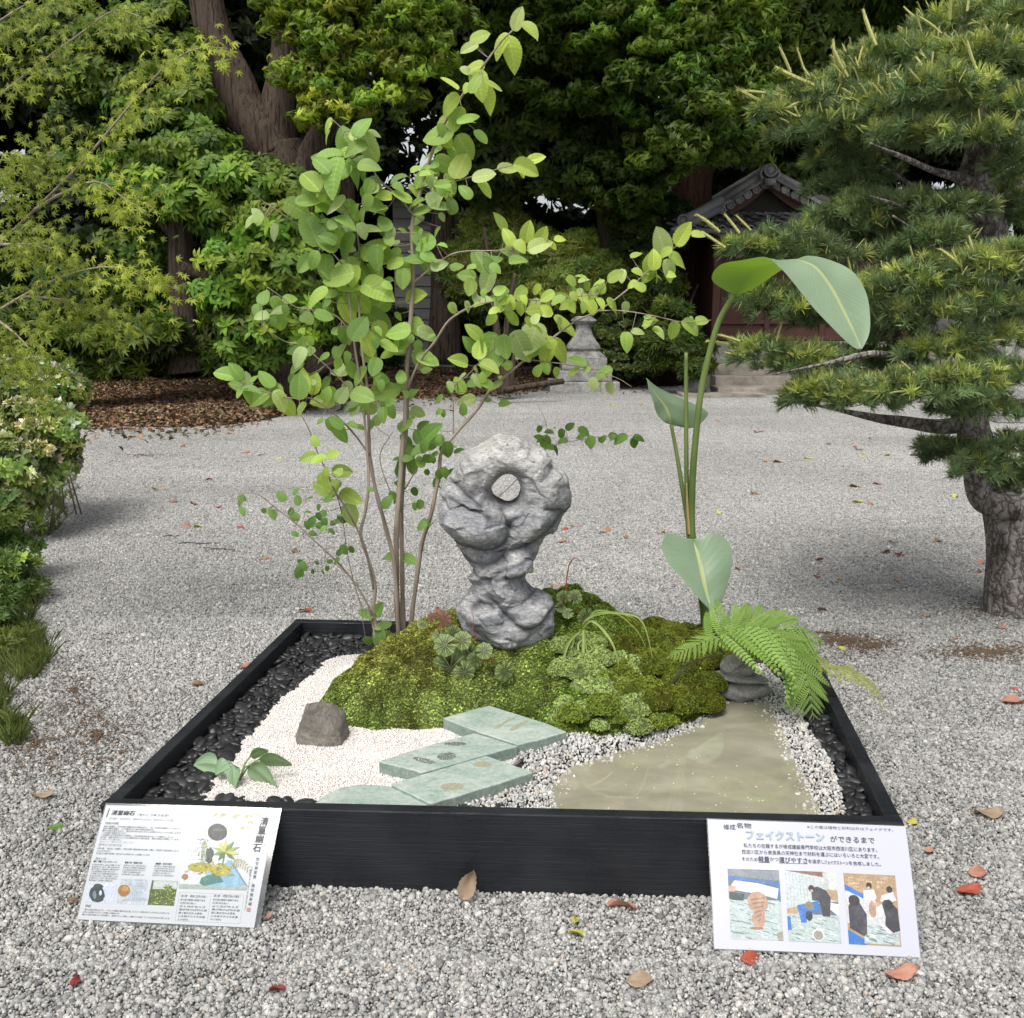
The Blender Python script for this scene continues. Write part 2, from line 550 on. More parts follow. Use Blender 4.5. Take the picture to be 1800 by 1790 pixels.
# inner corners
def isect(p, d, q, e):
    den = d.x*e.y-d.y*e.x
    t = ((q.x-p.x)*e.y-(q.y-p.y)*e.x)/den
    return Vector((p.x+d.x*t, p.y+d.y*t, p.z))
inner = []
for i in range(4):
    a, b_, c = cor[i-1], cor[i], cor[(i+1) % 4]
    n1, n2 = inset(a, b_), inset(b_, c)
    inner.append(isect(a+n1*TH, b_-a, b_+n2*TH, c-b_))
def board(name, a, b_, ai, bi, z0, z1):
    bt = [Vector((v.x, v.y, z0)) for v in (a, b_, bi, ai)]
    tp = [Vector((v.x, v.y, z1)) for v in (a, b_, bi, ai)]
    me = MB().prism(bt, tp).mesh(name, bw)
    o = add(name, me, box)
    m = o.modifiers.new('bevel', 'BEVEL'); m.width = .0025; m.segments = 2
    return o
gap = .0015
for i in range(4):
    a, b_ = cor[i], cor[(i+1) % 4]; ai, bi = inner[i], inner[(i+1) % 4]
    d = (b_-a).normalized()
    # butt joints: front and back boards run through, side boards stop between them
    if i in (0, 2):
        n_ = inset(a, b_)
        A, B, AI, BI = a, b_, a+n_*TH, b_+n_*TH
        # trim ends along side outline
        AI = isect(AI, d, a, cor[i-1]-a); BI = isect(BI, d, b_, cor[(i+2) % 4]-b_)
    else:
        na = inset(cor[i-1], a); 
        A = a+(b_-a).normalized()*TH*1.02; B = b_-(b_-a).normalized()*TH*1.02
        AI, BI = ai, bi
    nm = 'board'
    board(nm, A, B, AI, BI, 0.0, ZR+(.0 if i in (0, 2) else -.0015))
BED = .150
add('soil_base', MB().prism([Vector((v.x, v.y, .02)) for v in inner], [Vector((v.x, v.y, BED-.012)) for v in inner]).mesh('soil_base',
    (lambda b: b.done(b.pr((.035, .03, .027), .9, .1)))(NB('dark_bed_soil'))), box)

def G(px, py, z=BED): p = PZ(px, py, z); return (p.x, p.y)
inner2 = [(v.x, v.y) for v in inner]

# ---- zones on the bed, traced then laid on the real plane
sand_poly = [G(*p) for p in [(668, 1150), (600, 1152), (566, 1166), (540, 1193), (500, 1222), (470, 1255), (436, 1292), (395, 1340), (372, 1372), (342, 1405), (350, 1414), (420, 1416), (545, 1424), (760, 1428), (800, 1400), (920, 1330), (960, 1290), (800, 1265), (640, 1265), (585, 1230), (610, 1190)]]
pond_poly = [G(*p) for p in [(1248, 1252), (1290, 1228), (1352, 1236), (1374, 1285), (1392, 1330), (1418, 1382), (1440, 1430), (1452, 1470), (985, 1462), (978, 1430), (972, 1385), (1003, 1348), (1080, 1322), (1170, 1298), (1225, 1275)]]
paleg_poly = [G(*p) for p in [(800, 1425), (850, 1395), (900, 1370), (925, 1345), (890, 1325), (925, 1305), (985, 1290), (1060, 1292), (1150, 1276), (1240, 1236), (1300, 1180), (1340, 1170), (1385, 1215), (1425, 1290), (1462, 1345), (1478, 1400), (1492, 1470), (830, 1460)]]

# white sand
def white_mat():
    b = NB('white_marble_grit')
    g = b.ramp(b.objinfo(), [(0, (.48, .43, .40)), (.12, (.60, .565, .54)), (1, (.70, .675, .655))])
    return b.done(b.pr(g, .7, .3))
wm = white_mat()
def base_white():
    b = NB('white_grit_bed'); return b.done(b.pr(b.mix(b.vor(240), (.62, .57, .53), (.82, .79, .76)), .8, .2, b.bump(b.vor(240), .6, .003)))
sheet = MB()
sp = np.array(sand_poly)
sheet.prism([(x, y, BED-.011) for x, y in sand_poly], [(x, y, BED-.002) for x, y in sand_poly])
sand = add('sand_bed', sheet.mesh('sand_bed', base_white()), kind='structure')
P = sample_poly(sand_poly, 62000, 3)
P = P[in_poly(P, np.array(inner2))]
grain = [mk('grain', (I1V*(1+np.random.default_rng(i).uniform(-.25, .25, (12, 1)))*[1, .85, .7]), [tuple(f) for f in I1F], wm) for i in range(3)]
zz = BED+.002+.004*fbm(P[:, 0]*9, P[:, 1]*9, 0*P[:, 0], 2, 5)
# raked ripples, faint
scatter('white_grit', np.column_stack([P, zz]), rng.uniform(0, 6.28, (len(P), 3)), rng.uniform(.0018, .0034, len(P)), grain, kind='stuff', label='fine white marble grit laid as a dry stream inside the planter', cat='white gravel')

# pale gravel around the pond
pale_m = stone_mat('pale_pond_gravel', [(0, (.26, .26, .255)), (.2, (.45, .44, .425)), (.6, (.60, .59, .565)), (.9, (.72, .70, .66)), (1, (.52, .40, .32))], inst=True)
P = sample_poly(paleg_poly, 17000, 4)
dp_ = poly_dist(P, pond_poly)*np.where(in_poly(P, pond_poly), 1, -1)+.02*fbm(P[:, 0]*14, P[:, 1]*14, 0*P[:, 0], 3, 61)
ok = in_poly(P, np.array(inner2)) & (rng.random(len(P)) > np.clip((dp_-.002)/.035, 0, 1)**.6)
P = P[ok]
dpond = poly_dist(P, pond_poly) * np.where(in_poly(P, pond_poly), -1, 1)
zz = BED-.006+np.clip(dpond/.05, -.12, 1)*.014+rng.uniform(-.003, .003, len(P))
chip = [mk('chip', (I1V*(1+np.random.default_rng(40+i).uniform(-.3, .3, (12, 1)))*[1, .8, .62]), [tuple(f) for f in I1F], pale_m) for i in range(5)]
scatter('pond_gravel', np.column_stack([P, zz]), rng.uniform(0, 6.28, (len(P), 3)), .0048*np.exp(rng.normal(0, .28, len(P))), chip, kind='stuff', label='pale angular gravel banked round the little pond', cat='gravel')

# pond water
def water_mat():
    b = NB('murky_pond_water')
    n1 = b.noise(5, 5, .6, b.mapv((1, 1.8, 1)), .6)
    n2 = b.noise(22, 3)
    col = b.ramp(n1, [(.3, (.21, .20, .15)), (.5, (.28, .265, .2)), (.7, (.35, .33, .26))])
    col = b.mix(b.math('MULTIPLY', n2, .3), col, (.2, .19, .13))
    return b.done(b.pr(col, .05, .5, b.bump(b.noise(14, 2), .04, .004), Coat_Weight=1.0, Coat_Roughness=.02))
WZ = BED-.0035
wp = [p for p in pond_poly]
cxp, cyp = np.mean(wp, 0)
wp2 = [((x-cxp)*1.03+cxp, (y-cyp)*1.03+cyp) for x, y in wp]
# clip to inside of the front board
fa, fb_ = inner[0], inner[1]
def clipfront(x, y):
    t = (x-fa.x)/(fb_.x-fa.x); yf = fa.y+(fb_.y-fa.y)*t+.001
    return (x, max(y, yf))
wp2 = [clipfront(*p) for p in wp2]
add('pond_water', MB().prism([(x, y, WZ-.008) for x, y in wp2], [(x, y, WZ) for x, y in wp2]).mesh('pond_water', water_mat()), kind='structure')
def simple(name, c, rough=.6, spec=.3, **k):
    b = NB(name); return b.done(b.pr(c, rough, spec, **k))
petal_m = simple('cream_petal', (.75, .62, .3), .6)
mb = MB()
r5 = random.Random(5)
for i in range(95):
    if i < 14: px, py = r5.gauss(1345, 14), r5.gauss(1262, 9)
    else: px, py = r5.uniform(990, 1430), r5.uniform(1285, 1428)
    x, y = G(px, py, WZ)
    if not in_poly(np.array([[x, y]]), pond_poly)[0]: continue
    a = r5.uniform(0, 6.3); l = r5.uniform(.0015, .0034); w = l*.45
    ca, sa = math.cos(a), math.sin(a)
    mb.add([(x-ca*l, y-sa*l, WZ+.0006), (x+sa*w, y-ca*w, WZ+.001), (x+ca*l, y+sa*l, WZ+.0018), (x-sa*w, y+ca*w, WZ+.001)], [(0, 1, 2, 3)])
add('floating_petals', mb.mesh('floating_petals', petal_m), kind='stuff', label='tiny cream petals floating on the murky pond', cat='petals')

# ---- black pebbles
peb_m = NB('polished_black_pebble')
pc = peb_m.ramp(peb_m.objinfo(), [(0, (.007, .007, .008)), (.6, (.014, .014, .016)), (1, (.032, .032, .035))])
peb_m = peb_m.done(peb_m.pr(pc, .42, .5, peb_m.bump(peb_m.noise(60, 2), .1, .002)))
pebs = []
for i in range(5):
    r = np.random.default_rng(60+i)
    v = I3V*(1+.10*fbm(I3V[:, 0]*1.3+i*7, I3V[:, 1]*1.3, I3V[:, 2]*1.3, 2, i))[:, None]
    v = np.sign(v)*np.abs(v)**.94*[1.0, .62, .36]
    pebs.append(bulk('pebble', v, I3F, peb_m, smooth=True))
def ring(px): return [G(*p) for p in px]
peb_left = ring([(170, 1440), (345, 1420), (378, 1372), (400, 1340), (440, 1290), (475, 1250), (505, 1220), (545, 1190), (572, 1163), (605, 1150), (700, 1152), (780, 1120), (1100, 1100), (1100, 1085), (500, 1085)])
peb_right = ring([(1370, 1170), (1395, 1225), (1432, 1290), (1470, 1345), (1486, 1400), (1500, 1470), (1610, 1470), (1440, 1120), (1240, 1090), (1200, 1110), (1330, 1150)])
peb_front = ring([(370, 1402), (470, 1407), (548, 1414), (548, 1430), (370, 1430)])
peb_mid = ring([(780, 1418), (905, 1424), (905, 1445), (780, 1440)])
PP = []
for poly, sd in ((peb_left, 1), (peb_right, 2), (peb_front, 3), (peb_mid, 4)):
    for lay in range(2):
        q = sample_poly(poly, 2300, sd*10+lay, .5)
        q = q[in_poly(q, np.array(inner2))]
        dd = poly_dist(q, np.array(inner2))
        q = q[dd > .007]
        PP.append(np.column_stack([q, np.full(len(q), BED-.006+lay*.008)+rng.uniform(-.002, .003, len(q))]))
PP = np.concatenate(PP)
D = np.hypot(PP[:, 0], PP[:, 1])
order = np.argsort(D - (PP[:, 2] > BED-.002)*.6)
PP = PP[order]
pebroot = empty('pebble_border', (CEN.x, CEN.y, BED), 'border of glossy black pebbles lying inside the planter along its boards', 'pebbles')
for i, p in enumerate(PP[:300]):
    s = .0185*math.exp(rnd.gauss(0, .22))
    M = Matrix.Translation(p) @ Matrix.Rotation(rnd.uniform(0, 6.28), 4, 'Z') @ Matrix.Rotation(rnd.gauss(0, .28), 4, 'X') @ Matrix.Rotation(rnd.gauss(0, .28), 4, 'Y') @ Matrix.Scale(s, 4)
    add('pebble', pebs[i % 5], pebroot, M)
Q = PP[300:]
e = np.stack([rng.normal(0, .3, len(Q)), rng.normal(0, .3, len(Q)), rng.uniform(0, 6.28, len(Q))], -1)
scatter('small_pebbles', Q, e, .0165*np.exp(rng.normal(0, .24, len(Q))), pebs, parent=pebroot, kind='stuff')

# ---- green slabs
def slab_mat():
    b = NB('pale_green_painted_slab')
    n1 = b.noise(5.5, 7, .68, b.mapv((1, 2.6, 1)), 1.0)
    n2 = b.noise(90, 5, .75)
    col = b.ramp(n1, [(.34, (.20, .275, .235)), (.5, (.28, .34, .30)), (.64, (.37, .41, .37))])
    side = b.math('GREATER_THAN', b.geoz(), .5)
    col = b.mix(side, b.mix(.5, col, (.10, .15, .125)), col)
    col = b.mix(b.ramp(n2, [(.5, (0, 0, 0)), (.7, (.45, .45, .45))]), col, (.5, .54, .5))
    col = b.mix(b.ramp(n2, [(.3, (.5, .5, .5)), (.45, (0, 0, 0))]), col, (.09, .12, .10))
    return b.done(b.pr(col, .55, .35, b.bump(n2, .35, .002)))
def _geoz(s):
    q = s.n('SeparateXYZ'); s.l(s.geo('Normal'), q.inputs[0]); return q.outputs[2]
NB.geoz = _geoz
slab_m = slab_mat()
ST = .186
def slab(pxs, label, zt=ST, th=.04, dark=None):
    pts = [PZ(px, py, zt) for px, py in pxs]
    # round the outline a little with extra wobble points
    out = []
    nn = len(pts)
    rr = random.Random(len(label))
    for i in range(nn):
        a, b_ = pts[i], pts[(i+1) % nn]
        seg = max(1, int((b_-a).length/.022))
        for k in range(seg):
            t = k/seg
            p = a.lerp(b_, t)
            if k: p += Vector((rr.gauss(0, .0009), rr.gauss(0, .0009), 0))
            out.append(p)
    me = MB().prism([(p.x, p.y, zt-th) for p in out], [(p.x, p.y, zt) for p in out]).mesh('stepping_slab', slab_m)
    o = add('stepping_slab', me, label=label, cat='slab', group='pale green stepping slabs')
    m = o.modifiers.new('bevel', 'BEVEL'); m.width = .004; m.segments = 3; m.limit_method = 'ANGLE'; m.angle_limit = R(50)
    return o
speck = simple('sand_fleck', (.30, .28, .19), .9)
speck2 = simple('dark_sand_fleck', (.13, .14, .12), .9)
def flecks(parent, px, py, a, b_, ang, n, mat, seed):
    """a patch of coarse sand stuck on the slab"""
    r = np.random.default_rng(seed)
    c = PZ(px, py, ST)
    rr = np.sqrt(r.uniform(0, 1, n)); th = r.uniform(0, 6.28, n)
    x = rr*np.cos(th)*a*.00125; y = rr*np.sin(th)*b_*.0029
    ca, sa = math.cos(ang), math.sin(ang)
    X = c.x+x*ca-y*sa; Y = c.y+x*sa+y*ca
    s = r.uniform(.0006, .0015, n)
    V = (I1V[None]*s[:, None, None])+np.stack([X, Y, np.full(n, ST+.0004)], -1)[:, None]
    Fc = (I1F[None]+12*np.arange(n)[:, None, None]).reshape(-1, 3)
    add('sand_fleck', bulk('sand_fleck', V.reshape(-1, 3), Fc, mat), parent, kind='stuff')
s1 = slab([(778, 1262), (855, 1238), (906, 1254), (957, 1270), (997, 1286), (960, 1297), (911, 1309), (845, 1288)], 'rear pale green slab reaching furthest into the moss, one corner chipped')
s2 = slab([(665, 1338), (750, 1311), (834, 1288), (911, 1311), (853, 1327), (741, 1358)], 'pale green slab between the white grit and the middle of the path, greyest of the slabs')
s3 = slab([(687, 1379), (741, 1361), (855, 1328), (938, 1357), (870, 1379), (757, 1413)], 'pale green slab with two sandy ovals beside the grey pond gravel')
s4 = slab([(548, 1415), (570, 1397), (600, 1384), (640, 1378), (684, 1381), (720, 1396), (753, 1414), (740, 1424), (560, 1424)], 'half round dark green slab touching the front board of the planter', zt=ST-.008)
flecks(s2, 800, 1308, 24, 4, 0, 260, speck2, 1); flecks(s2, 785, 1330, 20, 7, .3, 420, speck2, 2); flecks(s2, 745, 1337, 26, 4, -.5, 260, speck2, 3)
flecks(s3, 848, 1344, 18, 5, 0, 420, speck, 4); flecks(s3, 795, 1383, 22, 6, .1, 520, speck, 5)
flecks(s1, 912, 1276, 34, 3, .95, 300, speck, 6); flecks(s1, 885, 1272, 40, 2.0, .95, 220, speck, 7)

# ================================================================ MOSS MOUND
moss_poly = np.array([G(*p) for p in [(558, 1250), (566, 1262), (600, 1278), (660, 1287), (740, 1285), (800, 1280), (870, 1262), (940, 1268), (998, 1290), (1060, 1302), (1150, 1288), (1215, 1270), (1266, 1244), (1262, 1215), (1300, 1175), (1330, 1152), (1290, 1128), (1210, 1118), (1140, 1118), (1000, 1122), (860, 1126), (760, 1134), (690, 1146), (655, 1165), (620, 1190), (585, 1222)]])
RK = PY(892, 1128, 2.88)           # foot of the standing stone
def worley(x, y, cell, seed):
    """pillows: 1 at a cell centre, 0 at the creases"""
    gx_, gy_ = np.floor(x/cell), np.floor(y/cell)
    d1 = np.full(np.shape(x), 9.); d2_ = d1.copy()
    for a in (-1, 0, 1):
        for b in (-1, 0, 1):
            cx = gx_+a+.5+.42*_hash(gx_+a, gy_+b, 0*gx_, seed); cy = gy_+b+.5+.42*_hash(gx_+a, gy_+b, 0*gx_, seed+50)
            d = np.hypot(x/cell-cx, y/cell-cy)
            n_ = d < d1
            d2_ = np.where(n_, d1, np.minimum(d2_, d)); d1 = np.where(n_, d, d1)
    return np.clip((d2_-d1)*1.6, 0, 1)**.6
def moss_h(x, y):
    P = np.stack([np.ravel(x), np.ravel(y)], -1)
    d = poly_dist(P, moss_poly)*np.where(in_poly(P, moss_poly), 1, -1)
    x, y = P[:, 0], P[:, 1]
    pk = .105+.13*np.exp(-((x-.24)**2/.30**2+(y-3.12)**2/.26**2)) + .085*np.exp(-((x+.12)**2/.30**2+(y-2.88)**2/.28**2)) + .03*np.exp(-((x-.62)**2/.25**2+(y-3.0)**2/.3**2))
    pk = pk - .05*np.clip((2.62-y)/.25, 0, 1)
    pk = pk*(1-.6*np.clip((x-.22)/.22, 0, 1)*np.clip((y-2.8)/.3, 0, 1))
    dd = np.clip(d, 0, None)
    h = pk*(1-np.exp(-(dd/.11)**1.15))
    edge = np.clip(dd/.03, 0, 1)
    lump = worley(x+.02*vnoise(x*9, y*9, 0*x, 4), y+.02*vnoise(x*9, y*9, 0*x+5, 4), .085, 3)*.026+worley(x, y, .034, 8)*.009+vnoise(x*24, y*24, 0*x, 9)*.004
    h = h + edge*lump + .018*np.sqrt(np.clip(dd/.012, 0, 1))
    h = np.where(d < 0, -.03, h)
    return h, d
def moss_z(x, y):
    h, d = moss_h(np.array([x]), np.array([y])); return BED+float(h[0])
gx = np.arange(-.62, .95, .0065); gy = np.arange(2.3, 3.62, .0065)
GX, GY = np.meshgrid(gx, gy, indexing='ij')
H, DD = moss_h(GX, GY)
GZ = BED-.004+H.reshape(GX.shape); DDg = DD.reshape(GX.shape)
ny = len(gy)
idx = np.arange(len(gx)*ny).reshape(len(gx), ny)
q = np.stack([idx[:-1, :-1], idx[1:, :-1], idx[1:, 1:], idx[:-1, 1:]], -1).reshape(-1, 4)
keep = (np.maximum.reduce([DDg[:-1, :-1], DDg[1:, :-1], DDg[1:, 1:], DDg[:-1, 1:]]) > -.004).ravel()
q = q[keep]
used = np.unique(q); remap = -np.ones(GX.size, int); remap[used] = np.arange(len(used))
Vm = np.stack([GX.ravel(), GY.ravel(), GZ.ravel()], -1)[used]
def moss_col(x, y, z):
    """species patches, by plan position"""
    px, py = to_px(x, y, z)
    n1 = fbm(x*5, y*5, 0*x, 3, 21); n2 = fbm(x*16, y*16, 0*x, 3, 31)
    green = np.array([.095, .15, .025]); lime = np.array([.22, .28, .085]); olive = np.array([.13, .165, .025]); yel = np.array([.19, .19, .045]); pale = np.array([.27, .33, .10])
    c = green+(lime-green)*np.clip(.5+n1*.9, 0, 1)[:, None]
    left = 1/(1+np.exp((px-850)/50)); back = 1/(1+np.exp((py-(1195-.0*px))/14))
    wy = (left*back)[:, None]*.85
    c = c*(1-wy)+yel*wy
    rt = (1/(1+np.exp(-(px-1075-(py-1100)*.35+n1*60)/16)))[:, None]
    c = c*(1-rt)+(olive*(1-np.clip(n2+.35, 0, 1)[:, None]*.5)+yel*np.clip(n2+.35, 0, 1)[:, None]*.35)*rt
    w1 = worley(x+.02*vnoise(x*9, y*9, 0*x, 4), y+.02*vnoise(x*9, y*9, 0*x+5, 4), .085, 3)
    c = c*(.5+.6*w1[:, None])
    dk = np.clip(n2-.2, 0, 1)[:, None]*.9
    c = c*(1-dk)+np.array([.06, .06, .015])*dk
    return c
mossroot = empty('moss_mound', (RK.x, RK.y, BED), 'rounded mound of mixed green and olive moss inside the planter', 'moss')
def mossbase_mat():
    b = NB('moss_cushion_base')
    c = b.mix(.5, b.attr('tint'), (.02, .025, .006))
    return b.done(b.pr(c, .95, .05, b.bump(b.noise(180, 3, .7), 1.0, .006)))
mbm = mossbase_mat()
add('moss_carpet', bulk('moss_carpet', Vm, remap[q], mbm, smooth=True, attrs={'tint': moss_col(Vm[:, 0], Vm[:, 1], Vm[:, 2])}), mossroot)
# separate round cushions at the right front
cush = []
def cz(px, py):
    # find the mound point seen at this pixel
    z = BED+.1
    for _ in range(25):
        p = PZ(px, py, z); z = .5*z+.5*moss_z(p.x, p.y)
    return Vector((p.x, p.y, z))
pale_c = np.array([.29, .37, .14]); lime_c = np.array([.19, .25, .045]); olive_c = np.array([.14, .175, .028]); dk_c = np.array([.12, .135, .02])
spec = []
rc = random.Random(17)
for i in range(46):   # pale cushions in a band below the grass
    t = rc.random()
    px = rc.uniform(975, 1110)+t*25; py = 1120+t*165
    if py > 1255: px = rc.uniform(985, 1240)
    spec.append((px, py, rc.uniform(17, 30), pale_c*rc.uniform(.8, 1.15)))
for p in [(1000, 1285, 26), (1035, 1278, 28), (1072, 1282, 24), (1110, 1262, 32), (1150, 1262, 30), (1190, 1262, 27), (1222, 1255, 22), (1060, 1235, 34), (1010, 1240, 30), (1098, 1180, 22), (1065, 1190, 26), (1020, 1170, 24), (990, 1262, 22), (1085, 1255, 26), (1135, 1283, 24), (1172, 1278, 22), (1010, 1115, 18), (1000, 1080, 16), (1045, 1120, 17)]:
    spec.append((*p, lime_c*rc.uniform(.85, 1.2)))
for i in range(62):   # olive ones higher up on the right
    px = rc.uniform(1080, 1262); py = rc.uniform(1085, 1240)
    spec.append((px, py, rc.uniform(20, 38), (dk_c if rc.random() < .45 else olive_c)*rc.uniform(.8, 1.3)))
cushm = []
for i in range(4):
    v = I4V.copy()
    v[:, 2] = np.where(v[:, 2] < 0, v[:, 2]*.3, v[:, 2]*.8)
    v = v*(1+.10*fbm(v[:, 0]*2+i*9, v[:, 1]*2, v[:, 2]*2, 3, i))[:, None]
    cushm.append(v)
def cush_mat(name):
    b = NB(name)
    c = b.mix(1.0, b.objinfo('Color'), b.ramp(b.noise(4, 3, .7), [(.35, (.55, .55, .5)), (.65, (1.1, 1.1, 1))]), 'MULTIPLY')
    return b.done(b.pr(c, .9, .08, b.bump(b.noise(30, 4, .75), 1.0, .03)))
cmat = cush_mat('round_moss_cushion')
cushme = [bulk('moss_cushion', v, I4F, cmat, smooth=True) for v in cushm]
T_pts, T_n, T_c = [], [], []
for i, (px, py, rp, c) in enumerate(spec):
    p = cz(px, py)
    if not in_poly(np.array([[p.x, p.y]]), moss_poly)[0]: continue
    dist = math.hypot(p.y, CAM_Z-p.z); rr = rp*dist/F*.92
    if (p.xy-RK.xy).length < .15: continue
    M = Matrix.Translation(p-Vector((0, 0, rr*.30))) @ Matrix.Rotation(rc.uniform(0, 6.3), 4, 'Z') @ Matrix.Scale(rr, 4)
    o = add('moss_cushion', cushme[i % 4], mossroot, M)
    o.color = (*c, 1)
    k = int(900*(rr/.05)**2)
    u = rng.normal(size=(k, 3)); u[:, 2] = np.abs(u[:, 2]); u /= np.linalg.norm(u, axis=1, keepdims=True)
    T_pts.append(np.array(p)+[0, 0, -rr*.30]+u*[1, 1, .8]*rr*1.0); T_n.append(u); T_c.append(np.repeat(c[None]*1.25, k, 0)*rng.uniform(.75, 1.25, (k, 1)))
# tufts over the carpet
P = sample_poly(moss_poly, 68000, 8)
h, d = moss_h(P[:, 0], P[:, 1])
hx, _ = moss_h(P[:, 0]+.004, P[:, 1]); hy, _ = moss_h(P[:, 0], P[:, 1]+.004)
nn_ = np.stack([-(hx-h)/.004, -(hy-h)/.004, np.ones(len(h))], -1); nn_ /= np.linalg.norm(nn_, axis=1, keepdims=True)
ok = (d > 0) & (np.hypot(P[:, 0]-RK.x, P[:, 1]-RK.y) > .06)
P, h, nn_ = P[ok], h[ok], nn_[ok]
z = BED+h-.003
tc = moss_col(P[:, 0], P[:, 1], z)*np.exp(rng.normal(0, .42, (len(P), 1)))*1.5
T_pts.append(np.column_stack([P, z])); T_n.append(nn_); T_c.append(tc)
T_pts, T_n, T_c = np.concatenate(T_pts), np.concatenate(T_n), np.concatenate(T_c)
T_n = T_n+rng.normal(0, .25, T_n.shape)
def tuft(nl, seed):
    r = random.Random(seed); mb = MB()
    for k in range(nl):
        a = 6.283*k/nl+r.uniform(-.3, .3); e = r.uniform(.25, 1.1); l = r.uniform(.8, 1.15)
        dx, dy = math.cos(a)*math.cos(e), math.sin(a)*math.cos(e); dz = math.sin(e)
        w = .26
        sx, sy = -math.sin(a)*w, math.cos(a)*w
        mb.add([(0, 0, 0), (dx*l*.55+sx, dy*l*.55+sy, dz*l*.6), (dx*l, dy*l, dz*l*.85), (dx*l*.55-sx, dy*l*.55-sy, dz*l*.6)], [(0, 1, 2, 3)])
    return mb
tm = NB('moss_sprig')
tmc = tm.mix(1.0, tm.attr('tint', 'INSTANCER'), tm.ramp(tm.objinfo(), [(0, (.7, .7, .65)), (1, (1.25, 1.25, 1.1))]), 'MULTIPLY')
tp = tm.pr(tmc, .8, .15); tt = tm.n('ShaderNodeBsdfTranslucent'); tm.l(tmc, tt.inputs[0]); tx = tm.n('ShaderNodeMixShader'); tx.inputs[0].default_value = .25
tm.l(tp, tx.inputs[1]); tm.l(tt.outputs[0], tx.inputs[2]); tm = tm.done(tx.outputs[0])
tufts = [tuft(6, i).mesh('sprig', tm) for i in range(4)]
scatter('moss_sprigs', T_pts, dirs_to_euler(T_n, rng.uniform(0, 6.28, len(T_n))), rng.uniform(.0030, .0068, len(T_pts)), tufts, tint=T_c, parent=mossroot, kind='stuff')

# ================================================================ STANDING STONE
S_ = math.hypot(RK.y, CAM_Z-RK.z-.3)/F       # metres per pixel at the stone
def L2(px, py): return ((px-892)*S_, (1130-py)*S_)
outl = [(850, 768), (868, 759), (885, 757), (905, 759), (925, 766), (942, 772), (960, 775), (968, 790), (975, 806), (990, 822), (1000, 845), (1004, 868), (1000, 882), (990, 895), (978, 918), (965, 935), (955, 950), (952, 965), (946, 985), (940, 998), (932, 1003), (930, 1012), (935, 1025), (952, 1036), (965, 1042), (975, 1052), (981, 1066), (978, 1085), (975, 1105), (965, 1122), (940, 1135), (900, 1140), (860, 1134), (835, 1122), (815, 1105), (804, 1085), (803, 1065), (812, 1052), (822, 1038), (828, 1020), (824, 1002), (826, 990), (818, 975), (808, 960), (795, 945), (780, 932), (771, 915), (770, 900), (776, 880), (783, 870), (779, 858), (788, 838), (796, 820), (800, 803), (812, 787), (830, 775)]
outl = spline(outl+[outl[0]], 160)[:-1]
poly2 = np.array([L2(*p) for p in outl])
h_ = .0036
gx = np.arange(-.24, .24, h_); gz = np.arange(-.05, .68, h_); gyy = np.arange(-.19, .19, h_)
A, B = np.meshgrid(gx, gz, indexing='ij')
pp = np.stack([A.ravel(), B.ravel()], -1)
wob = np.stack([fbm(pp[:, 0]*14, pp[:, 1]*14, 0*pp[:, 0], 3, 2), fbm(pp[:, 0]*14, pp[:, 1]*14, 0*pp[:, 0]+9, 3, 3)], -1)*.0035
d2 = (poly_dist(pp+wob, poly2)*np.where(in_poly(pp+wob, poly2), -1, 1)).reshape(A.shape)
hc = np.array(L2(890, 851))
hd = np.hypot((A-hc[0])/1.0, (B-hc[1])*.95)*(1+.05*np.sin(np.arctan2(B-hc[1], A-hc[0])*3+1))
hole = (.044)*1.0-hd               # negative outside the hole
def smax(a, b, k): 
    hh = np.clip(.5+.5*(a-b)/k, 0, 1); return a*hh+b*(1-hh)+k*hh*(1-hh)
# front relief (positive = pushed back), and mask of dark crease paint with painted shade under the lobes
relief = np.zeros_like(A); dirt = np.zeros_like(A)
def groove(pts, depth, w, side=0.0):
    """crease; side pushes one lip forward"""
    global relief, dirt
    q_ = np.array([L2(*p) for p in spline(pts, 14)])
    dist = poly_dist(pp, q_, False).reshape(A.shape)
    tpr = np.exp(-(dist/(w*.0015))**1.6)
    relief += depth*tpr*.00066
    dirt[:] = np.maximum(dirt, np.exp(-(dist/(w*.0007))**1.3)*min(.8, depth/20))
def bulge(px, py, rx, ry, amt, ang=0):
    global relief
    c = L2(px, py); x = (A-c[0]); y = (B-c[1]); ca, sa = math.cos(ang), math.sin(ang)
    u, v = x*ca+y*sa, -x*sa+y*ca
    relief -= amt*.001*np.exp(-((u/(rx*S_))**2+(v/(ry*S_))**2)**1.3)
groove([(793, 832), (812, 845), (832, 860), (848, 872)], 16, 9)
groove([(795, 862), (815, 870), (845, 882), (862, 890)], 18, 9)
groove([(769, 914), (790, 930), (815, 942), (850, 950), (872, 948), (888, 936), (894, 918), (890, 898), (880, 880)], 26, 9)
groove([(893, 925), (897, 903), (908, 893), (918, 887)], 18, 7)
groove([(878, 956), (905, 948), (930, 938), (952, 922), (970, 905), (985, 890)], 24, 10)
groove([(948, 828), (956, 822), (964, 812), (970, 802)], 14, 7)
groove([(958, 876), (978, 880), (990, 890), (1001, 880)], 22, 7)
groove([(822, 985), (845, 1001), (862, 1000), (885, 985), (905, 975), (935, 962)], 14, 8)
groove([(872, 1003), (900, 998), (938, 996)], 14, 7)
groove([(812, 965), (840, 976), (870, 972), (890, 960)], 20, 13)
groove([(832, 1056), (845, 1047), (858, 1046), (868, 1052)], 32, 8)
groove([(855, 1030), (872, 1042), (885, 1058), (902, 1075), (925, 1086), (945, 1080), (962, 1068), (976, 1060)], 24, 9)
